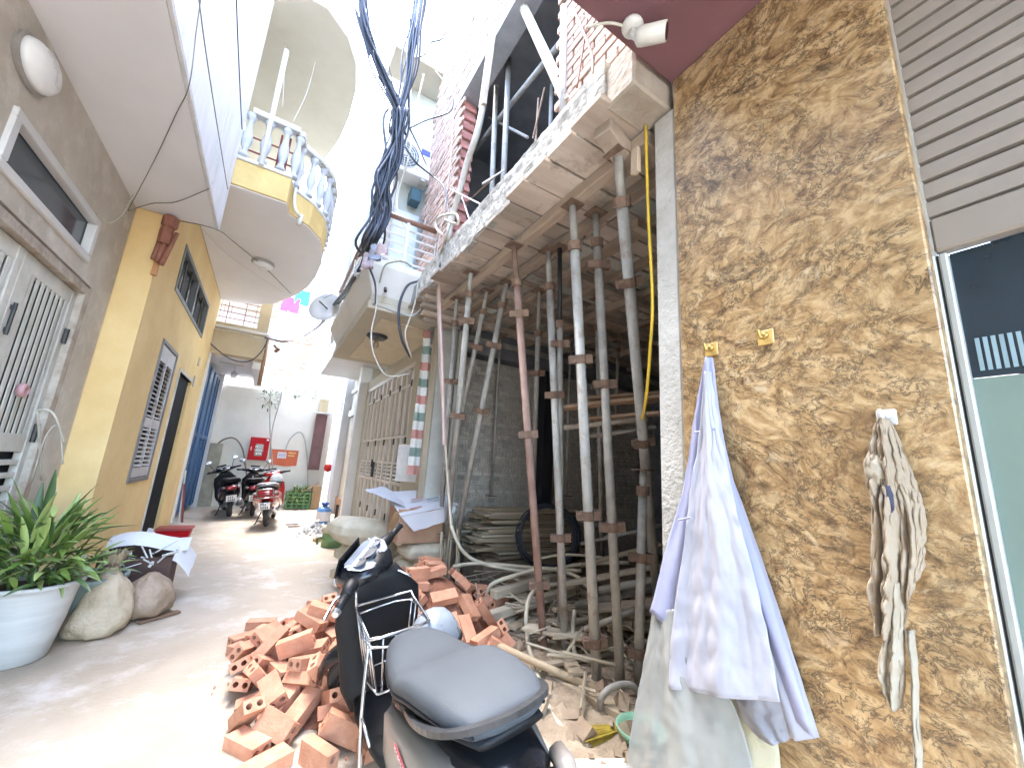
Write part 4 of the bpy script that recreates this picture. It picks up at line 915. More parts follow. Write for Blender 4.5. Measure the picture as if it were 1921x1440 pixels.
# cables on facade
for pts, r, m, lab in (
    ([(1.470, 4.493, 7.812), (1.460, 3.614, 6.167), (1.450, 3.277, 5.238)][:0] or [(1.460, 4.781, 8.354), (1.460, 4.490, 6.506), (1.450, 4.317, 5.079), (1.420, 4.403, 3.819)], .006, WIREW, 'thin white line hanging down the brick pier'),
    ([(1.460, 1.862, 4.899), (1.450, 1.686, 4.387), (1.440, 1.605, 4.109), (1.400, 1.576, 3.859)], .010, mat('brown_wire', (.28,.20,.14), rough=.6), 'brown wire hanging on the right brick wall'),
    ([(1.450, 1.681, 4.572), (1.450, 1.718, 4.351), (1.400, 1.714, 3.969)], .007, mat('rust_wire', (.30,.13,.08), rough=.7), 'thin rust wire hanging on the right brick wall')):
    cable('hanging_line', pts, r, m, label=lab, cat='line', n=5)
cable('yellow_hose', [(1.500, 1.230, 3.323), (1.520, 1.237, 2.784), (1.520, 1.219, 2.292), (1.550, 1.260, 2.058), (1.600, 1.329, 1.830), (1.700, 1.442, 1.727)], .008, mat('yellow_plastic', (.70,.48,.04), rough=.4), label='yellow hose hanging down beside the rendered strip', cat='hose', n=7)
MB().tube([(1.300, 3.834, 3.372), (1.400, 3.707, 2.325), (1.450, 3.605, 1.603)], .016, 6).build('pink_rod', mat('pink_rod', (.58,.42,.38), rough=.6), None, label='thin pinkish rod hanging from the left end of the slab', cat='rod')
MB().tube([(1.320, 3.937, 3.388), (1.420, 3.821, 2.349), (1.550, 3.504, 0.885)], .012, 6).build('pale_rod', TIM, None, label='thin pale rod beside the pinkish one', cat='rod')

# ---------------------------------------------------------------- overhead cable bundle
CB = thing('cable_bundle', 'thick bundle of dark cables hanging down the alley past the box balcony', 'cables', (0.720, 4.641, 3.896))
def bundle(name, path, rad, count, r, mats, parent, seg=5):
    P_ = spline(path, seg)
    for i in range(count):
        a = random.random()*6.28; q = rad*math.sqrt(random.random()); ph = random.random()*6; amp = random.uniform(.1, .6)
        pts = []
        for k, p in enumerate(P_):
            rr = q*(1+.35*math.sin(k*.55+ph)); aa = a+amp*math.sin(k*.35+ph)
            pts.append(p+Vector((rr*math.cos(aa), rr*.6*math.sin(aa), rr*.5*math.sin(aa+1))))
        MB().tube(pts, r*random.uniform(.7, 1.3), 6).build(name, random.choice(mats), parent, smooth=True)
WB = mat('blue_black_cable', (.03,.036,.052), (.02,.025,.037), rough=.45, bump=0, scale=20)
bundle('cable', [(0.806, 4.300, 7.848), (0.793, 4.300, 6.919), (0.788, 4.300, 6.228), (0.746, 4.300, 5.671), (0.748, 4.300, 5.321)], .10, 15, .013, [WB, WIREK], CB)
bundle('cable', [(0.061, 4.300, 7.184), (0.165, 4.300, 6.597), (0.365, 4.300, 6.178), (0.580, 4.300, 5.844), (0.732, 4.300, 5.561), (0.748, 4.300, 5.321)], .085, 14, .013, [WB, WIREK], CB)
bundle('cable', [(0.721, 4.300, 5.656), (0.745, 4.300, 5.243), (0.693, 4.300, 4.840), (0.669, 4.300, 4.538), (0.684, 4.350, 4.223), (0.649, 4.400, 3.891), (0.700, 4.853, 3.916)], .125, 24, .013, [WB, WIREK], CB)
bundle('cable', [(0.680, 4.694, 3.907), (0.660, 5.034, 3.760), (0.660, 6.149, 3.920), (0.660, 8.360, 4.341)], .05, 14, .012, [WB, WIREK], CB)
bundle('cable', [(0.660, 8.360, 4.341), (0.620, 9.979, 4.458), (0.500, 15.019, 5.492), (0.036, 9.500, 3.810), (-0.362, 10.100, 3.971)], .035, 8, .018, [mat('brown_cable', (.16,.10,.08), rough=.6), WIREK], CB)
for pts in ([(0.494, 4.250, 6.218), (0.585, 4.250, 5.959), (0.709, 4.300, 5.649)], [(0.329, 4.250, 6.219), (0.408, 4.250, 5.997), (0.646, 4.300, 5.728)], [(0.538, 4.400, 6.835), (0.524, 4.400, 6.396), (0.496, 4.300, 5.750)], [(0.268, 4.300, 7.019), (0.299, 4.300, 6.537)], [(0.504, 4.200, 5.739), (0.618, 4.200, 5.581), (0.739, 4.300, 5.510)]):
    MB().tube(spline(pts, 5), .007, 5).build('loose_cable', WIREK, CB, smooth=True)
PLB = mat('torn_plastic_pink', (.36,.24,.24), (.44,.38,.38), rough=.4, scale=8); PLG = mat('torn_plastic_grey', (.30,.32,.36), (.20,.22,.27), rough=.35, scale=8)
def rag_blob(name, c, s, m, parent, seed=0, sub=3, **k):
    bm = bmesh.new(); bmesh.ops.create_icosphere(bm, subdivisions=sub, radius=1)
    for v in bm.verts:
        p = v.co.copy(); d = 1+.35*noise.noise(p*1.7+Vector((seed*7.1, 0, 0)))+.16*noise.noise(p*5+Vector((seed*3.3, 1, 0)))
        v.co = Vector(c)+Vector((p.x*s[0], p.y*s[1], p.z*s[2]))*d
    me = bpy.data.meshes.new(name); bm.to_mesh(me); bm.free()
    return link(name, me, m, parent, smooth=True, **k)
for k, (p, m_, w_, h_) in enumerate((((0.660, 4.097, 3.590), PLG, .16, .16), ((0.640, 4.379, 3.609), PLB, .15, .17), ((0.680, 3.862, 3.510), PLB, .13, .09), ((0.640, 5.039, 3.771), mat('torn_plastic_white', (.66,.66,.66), rough=.4), .06, .14), ((0.640, 4.751, 3.920), PLG, .07, .12))):
    p = Vector(p); rw = []
    for v_ in range(9):
        t = v_/8; rw.append([p+Vector((-.05*math.cos(u/8*6.28+k)*(1-.4*t)+.02*noise.noise(Vector((u, v_, k))), -.04*math.sin(u/8*6.28+k)+.03*noise.noise(Vector((u*.8, v_*.7, k+4))), h_*(.5-t)+.05*noise.noise(Vector((u*.9, k*3.1, v_*.5)))))+Vector((w_*.35*math.sin(u/8*6.28+k)*(.5+t*.6), 0, 0)) for u in range(9)])
    MB().grid(rw).build('torn_wrapping', m_, CB, smooth=True, fix=False)
# loose cables and conduits around the cream balcony
for pts, r, m, lab in (
    ([(1.300, 5.003, 7.327), (1.380, 4.432, 6.491), (1.400, 4.313, 6.173), (1.350, 4.341, 6.020), (1.100, 4.415, 5.822), (0.800, 3.926, 5.120)], .011, WIREK, 'dark cable looping from the brick pier to the cable bundle'),
    ([(1.300, 4.897, 8.636), (1.300, 4.749, 8.028), (1.250, 4.684, 7.589), (1.100, 4.731, 7.449), (1.000, 4.530, 6.966), (0.850, 4.359, 6.587)], .011, WIREK, 'dark cable looping in front of the brick pier near the top'),
    ([(0.800, 3.926, 5.120), (1.000, 4.237, 5.220), (1.300, 4.896, 5.576)], .008, WIREK, 'thin dark cable in front of the air conditioner label'),
    ([(0.800, 4.018, 4.942), (0.950, 4.054, 4.833), (1.250, 4.445, 5.083), (1.350, 4.178, 4.782), (1.380, 3.993, 4.350), (1.320, 3.788, 3.904), (1.220, 3.610, 3.405)], .011, WIREK, 'dark cable sagging across the brick pier to the slab end'),
    ([(1.150, 5.126, 7.296), (1.120, 5.171, 6.719), (1.100, 5.147, 5.835), (1.080, 5.412, 5.458), (1.080, 5.394, 5.084), (1.150, 5.045, 4.614), (1.300, 5.073, 4.580)], .015, mat('cream_conduit', (.62,.61,.50), rough=.5), 'cream conduit curving down beside the air conditioner'),
    ([(0.803, 4.620, 3.221), (0.889, 4.550, 3.188), (1.108, 4.500, 3.144), (1.242, 4.450, 3.137), (1.339, 4.400, 3.297), (1.401, 4.380, 3.588), (1.210, 3.535, 3.608), (1.220, 3.423, 3.796)], .013, mat('grey_flex', (.36,.36,.33), rough=.5), 'grey flexible conduit swinging below the slab end'),
    ([(1.269, 4.400, 3.624), (1.256, 4.450, 3.591), (1.147, 4.500, 3.520), (1.083, 4.500, 3.294), (1.092, 4.500, 3.059), (1.180, 4.550, 2.827), (1.326, 4.650, 2.680)], .016, WIREK, 'thick black cable loop beside the cream balcony'),
    ([(1.251, 4.430, 3.581), (1.244, 4.450, 3.288), (1.209, 4.470, 3.080), (1.186, 4.500, 2.915), (1.250, 4.550, 2.776), (1.330, 4.620, 2.674)], .010, WIREW, 'white cable hanging next to the black cable loop'),
    ([(0.790, 4.500, 3.443), (0.820, 4.500, 3.119), (0.806, 4.500, 2.857), (0.855, 4.500, 2.615), (1.013, 4.550, 2.404), (1.181, 4.600, 2.410), (1.339, 4.660, 2.482)], .009, WIREW, 'thin white cable drooping under the cream balcony'),
    ([(0.678, 4.500, 3.609), (0.756, 4.500, 3.466), (0.791, 4.500, 3.343), (0.806, 4.500, 3.181)], .012, WIREK, 'short black cable end hanging at the balcony corner'),
    ([(1.200, 3.575, 3.747), (1.200, 3.771, 3.913), (1.200, 3.840, 4.049), (1.200, 3.640, 4.002), (1.220, 3.299, 3.834), (1.240, 3.282, 3.727), (1.200, 3.542, 3.902)], .014, WIREW, 'white hose coiled on the left end of the slab'),
    ([(0.823, 4.520, 3.461), (0.856, 4.520, 3.692), (0.990, 4.520, 3.794), (1.086, 4.520, 3.813), (1.164, 4.500, 3.774)], .010, mat('olive_hose', (.26,.24,.14), rough=.5), 'olive hose bent over the balcony rail'),
    ([(-1.381, 10.100, 3.641), (-0.968, 10.150, 3.364), (-0.631, 10.150, 3.359), (-0.424, 10.100, 3.610), (-0.346, 10.100, 3.937)], .012, WIREK, 'dark cable sagging below the cream annex'),
    ([(-1.416, 10.100, 3.938), (-0.874, 10.100, 3.937), (-0.370, 10.100, 3.894)], .012, WIREW, 'white conduit along the ledge of the cream annex'),
    ([(0.086, 9.600, 3.846), (0.525, 9.000, 3.701), (0.713, 7.800, 3.474)], .010, mat('orange_cable', (.42,.18,.08), rough=.6), 'orange brown cable strung between the annex and the box balcony'),
    ([(0.169, 10.000, 4.482), (0.365, 8.500, 4.444), (0.776, 5.500, 3.833)], .006, WIRE, 'thin wire strung below the cable bundle'),
    ([(0.358, 9.000, 4.133), (0.528, 8.200, 3.790)], .008, WIREK, 'short dark cable leading to the white dish'),
    ([(1.420, 4.265, 7.848), (1.420, 3.894, 7.210), (1.420, 4.166, 7.346), (1.420, 4.501, 7.833)], .006, WIREK, 'tangled dark wire at the top of the brick pier'),
    ):
    cable('loose_cable', pts, r, m, label=lab, cat='cable', n=6)
MB().tube([(-0.189, 10.000, 3.785), (-0.114, 9.900, 3.691), (-0.164, 9.900, 3.619)], .04, 8).build('cable_stub', mat('brown_rubber', (.14,.08,.06), rough=.6), None, label='thick brown cable stub hanging at the annex corner', cat='cable')

# ---------------------------------------------------------------- clutter inside the site
WOODS = [mat('site_wood_%d' % i, c1, c2, scale=5, rough=.85, bump=.25, bscale=40, stretch=(.2,1,1), rnd=.2) for i, (c1, c2) in enumerate((((.50,.42,.30),(.34,.27,.18)), ((.40,.34,.25),(.26,.21,.15)), ((.58,.52,.40),(.42,.36,.26))))]
for i in range(34):
    lay = i//2; z = .36+.0335*lay; y0 = 4.42+.30*(i % 2)+random.uniform(-.03,.03); x0 = 2.22+random.uniform(-.05,.22)+.012*abs(lay-9); L_ = random.uniform(1.1, 1.6); a = random.uniform(-.06, .06)
    c = Vector((x0+L_/2, y0, z)); d = Vector((math.cos(a), math.sin(a), random.uniform(-.02,.02)))
    MB().bar(c-d*L_/2, c+d*L_/2, random.uniform(.2,.29), .026).build('plank', random.choice(WOODS), None, bevel=.003, label='plank in the tall stack of formwork boards against the brick wall', cat='plank', group='stacked formwork planks')
MB().box(2.35, 3.6, 4.3, 4.85, .05, .34).build('timber_crate', WOODS[1], None, bevel=.01, label='low timber block carrying the stack of planks', cat='timber block')
CC = thing('black_cable_coil', 'coil of black cable standing in front of the stacked planks', 'cable coil', (3.131, 4.100, 0.309))
c = Vector((3.113, 4.100, 0.645)); n_ = Vector((-.45,-.85,.18)).normalized(); u_ = n_.cross(Vector((0,0,1))).normalized(); v_ = u_.cross(n_)
for k in range(13):
    rr = random.uniform(.33, .40); of = n_*random.uniform(-.045,.045)+u_*random.uniform(-.03,.03); ph = random.uniform(0, 6)
    pts = [c+of+u_*rr*math.cos(t*.2094)+v_*rr*.98*math.sin(t*.2094)+n_*.012*math.sin(t*.6+ph) for t in range(31)]
    MB().tube(pts, .009, 5, caps=False).build('cable_turn', WIREK, CC, smooth=True)
def timber(name, a, b_, w_, h_, m, lab, grp='timbers in the site clutter', cat='timber'):
    return MB().bar(a, b_, w_, h_).build(name, m, None, bevel=.005, label=lab, cat=cat, group=grp)
tl = [
 ((1.786, 3.156, 0.200), (2.894, 3.356, 0.260), .085, .07, 2, 'squared timber pointing at the brick pile, lower of the two'),
 ((1.927, 3.307, 0.320), (2.792, 3.539, 0.340), .085, .07, 2, 'squared timber pointing at the brick pile, upper of the two'),
 ((1.865, 3.381, 0.240), (3.008, 3.915, 0.300), .06, .05, 1, 'thin squared timber behind the two thicker ones'),
 ((1.884, 2.600, 0.070), (2.017, 1.788, 0.090), .15, .045, 0, 'wide board lying below the props'),
 ((2.184, 2.741, 0.120), (2.404, 2.176, 0.120), .14, .04, 1, 'short board wedged behind the props'),
 ((1.755, 2.836, 0.060), (2.258, 3.062, 0.120), .12, .03, 1, 'short board lying at the right foot of the brick pile'),
 ((1.993, 2.371, 0.050), (2.491, 2.412, 0.100), .16, .04, 2, 'pale board end between the props'),
 ((2.349, 3.032, 0.160), (2.543, 2.702, 0.120), .10, .04, 1, 'dark board lying across the debris'),
 ((2.766, 3.100, 0.553), (3.307, 2.600, 0.815), .10, .03, 1, 'flat board on top of the debris near the raincoat'),
 ((2.408, 2.900, 0.469), (3.047, 2.400, 0.689), .09, .03, 2, 'second flat board on the debris near the raincoat'),
 ((2.405, 2.500, 0.398), (2.724, 2.200, 0.488), .16, .03, 1, 'wide grey board behind the raincoat'),
]
for a, b_, w_, h_, k, lab in tl: timber('timber', a, b_, w_, h_, WOODS[k], lab)
for a, b_, r, m, lab in (((1.601, 2.703, 0.200), (2.027, 2.028, 0.100), .024, mat('bamboo_pole', (.52,.42,.28), (.40,.31,.2), rough=.6), 'long pale pole slanting from the brick pile to the props'),
    ((2.536, 2.900, 0.285), (3.015, 2.400, 0.523), .030, GALD, 'horizontal steel tube lying on the debris'),
    ((2.626, 2.700, 0.451), (2.917, 2.300, 0.618), .034, GALD, 'open ended steel tube lying above the other one'),
    ((2.180, 2.400, 0.312), (2.488, 2.200, 0.460), .020, TIM, 'short pale rod poking out of the debris'),
    ((2.303, 2.900, 1.818), (2.780, 2.300, 1.918), .024, TIM, 'round pole under the raised boards'),
    ((2.620, 2.900, 1.763), (2.883, 2.300, 1.860), .02, GALD, 'thin tube under the raised boards'),
    ((3.027, 3.400, 0.683), (3.439, 2.700, 0.966), .02, GALD, 'thin tube at the back of the debris')):
    MB().tube([a, b_], r, 9).build('site_tube', m, None, smooth=True, label=lab, cat='tube', group='tubes and poles in the site clutter')
for a, b_, w_, lab in (((2.195, 2.900, 1.979), (2.862, 2.250, 2.113), .18, 'front board of the boards raised on the props'), ((2.737, 3.000, 2.170), (3.092, 2.400, 2.201), .16, 'rear board of the boards raised on the props'), ((2.593, 2.800, 1.934), (2.830, 2.200, 1.963), .12, 'lowest board of the boards raised on the props'), ((2.718, 3.100, 2.128), (3.179, 2.500, 2.153), .14, 'middle board of the boards raised on the props')):
    timber('board', a, b_, w_, .028, mat('reddish_board', (.54,.40,.28), (.38,.26,.17), scale=5, rough=.8, bump=.25, stretch=(.2,1,1), rnd=.2), lab, 'boards raised on the props', 'board')
HOSE = mat('cream_conduit_pipe', (.66,.60,.46), (.54,.48,.36), rough=.45, scale=5, bump=.05)
for pts, r, lab in (
    ([(1.814, 4.100, 0.794), (1.914, 4.000, 0.568), (2.119, 3.900, 0.440), (2.558, 3.600, 0.395), (3.033, 3.400, 0.480), (3.318, 3.000, 0.564)], .020, 'long cream conduit sweeping in front of the stacked planks'),
    ([(1.788, 3.900, 0.432), (2.087, 3.900, 0.442), (2.556, 3.600, 0.436), (2.857, 3.200, 0.476)], .017, 'cream conduit lying just below the long one'),
    ([(1.966, 3.500, 0.249), (1.986, 3.450, 0.361), (2.143, 3.400, 0.425), (2.470, 3.300, 0.500), (2.702, 3.100, 0.463), (2.722, 2.900, 0.375)], .018, 'cream conduit arching over the squared timbers'),
    ([(2.399, 3.000, 0.444), (2.132, 2.950, 0.439), (2.014, 2.900, 0.323), (1.969, 2.800, 0.131), (1.817, 2.486, 0.100), (1.667, 2.120, 0.050), (1.639, 1.915, 0.040), (1.672, 1.783, 0.040)], .018, 'white hose looping down to the broom'),
    ([(2.264, 2.600, 0.365), (2.119, 2.450, 0.233), (2.107, 2.350, 0.103), (2.077, 2.149, 0.060)], .016, 'short white hose hanging between two props'),
    ([(1.932, 1.952, 0.030), (1.903, 1.934, 0.140), (1.969, 1.905, 0.200), (2.088, 1.870, 0.200), (2.198, 1.885, 0.100)], .020, 'bent grey pipe at the foot of the props'),
    ([(2.623, 3.700, 0.484), (2.895, 3.500, 0.563), (3.144, 3.200, 0.584)], .014, 'thin cream conduit behind the props')):
    cable('conduit_pipe', pts, r, HOSE if 'grey' not in lab else GALD, label=lab, cat='conduit', group='cream conduits and hoses in the site clutter', n=8)
# straw, sticks and rubble
rb = MB()
for i in range(520):
    x = random.uniform(1.6, 3.6); y = random.uniform(1.5, 4.2); s_ = random.uniform(.012, .05)*(1.3 if x > 2 else 1)
    h = .05+.10*max(0, min(1, (x-1.9)/1.2)); ax = Vector((random.gauss(0,1), random.gauss(0,1), random.gauss(0,.4))).normalized(); ay = ax.orthogonal().normalized(); az = ax.cross(ay)
    rb.obox((x, y, h+random.uniform(-.02,.05)), ax, ay, az, s_, s_*random.uniform(.4,.9), s_*random.uniform(.3,.7))
rb.build('site_rubble', mat('rubble_mix', (.40,.32,.23), (.22,.15,.10), scale=3, rough=.95, bump=.4, bscale=40), None, kind='stuff', label='broken rubble and crumbs scattered over the sandy floor of the site', cat='rubble')
st = MB()
for i in range(240):
    c = Vector((random.uniform(1.85,3.4), random.uniform(1.9,4.2), random.uniform(.06,.32))); a = random.uniform(0,3.14); d = Vector((math.cos(a), math.sin(a), random.uniform(-.3,.3)))*random.uniform(.06,.25)
    st.tube([c-d, c+d], random.uniform(.004,.011), 4)
st.build('scrap_sticks', WOODS[2], None, kind='stuff', label='thin scrap sticks and laths strewn over the site floor', cat='sticks')
for i in range(26):
    c = Vector((random.uniform(2.0,3.3), random.uniform(2.0,3.9), random.uniform(.10,.26))); a = random.uniform(0,3.14); d = Vector((math.cos(a), math.sin(a), random.uniform(-.15,.15)))*random.uniform(.15,.4)
    MB().bar(c-d, c+d, random.uniform(.05,.12), .025).build('scrap_board', random.choice(WOODS), None, bevel=.003, label='scrap board lying jumbled among the tubes on the site floor', cat='board', group='scrap boards on the site floor')
# vertical straw-like laths beside the cardboard box
for i in range(9):
    a = Vector((1.829, 4.250, 0.772))+Vector((random.uniform(-.10,.12), random.uniform(-.1,.1), random.uniform(-.1,.15))); b_ = Vector((a.x+random.uniform(-.08,.08), a.y+random.uniform(-.1,.1), .05))
    MB().tube([a, b_], random.uniform(.006,.016), 5).build('lath', random.choice(WOODS), None, label='thin lath standing in the bundle at the left prop foot', cat='lath', group='laths at the left prop foot')

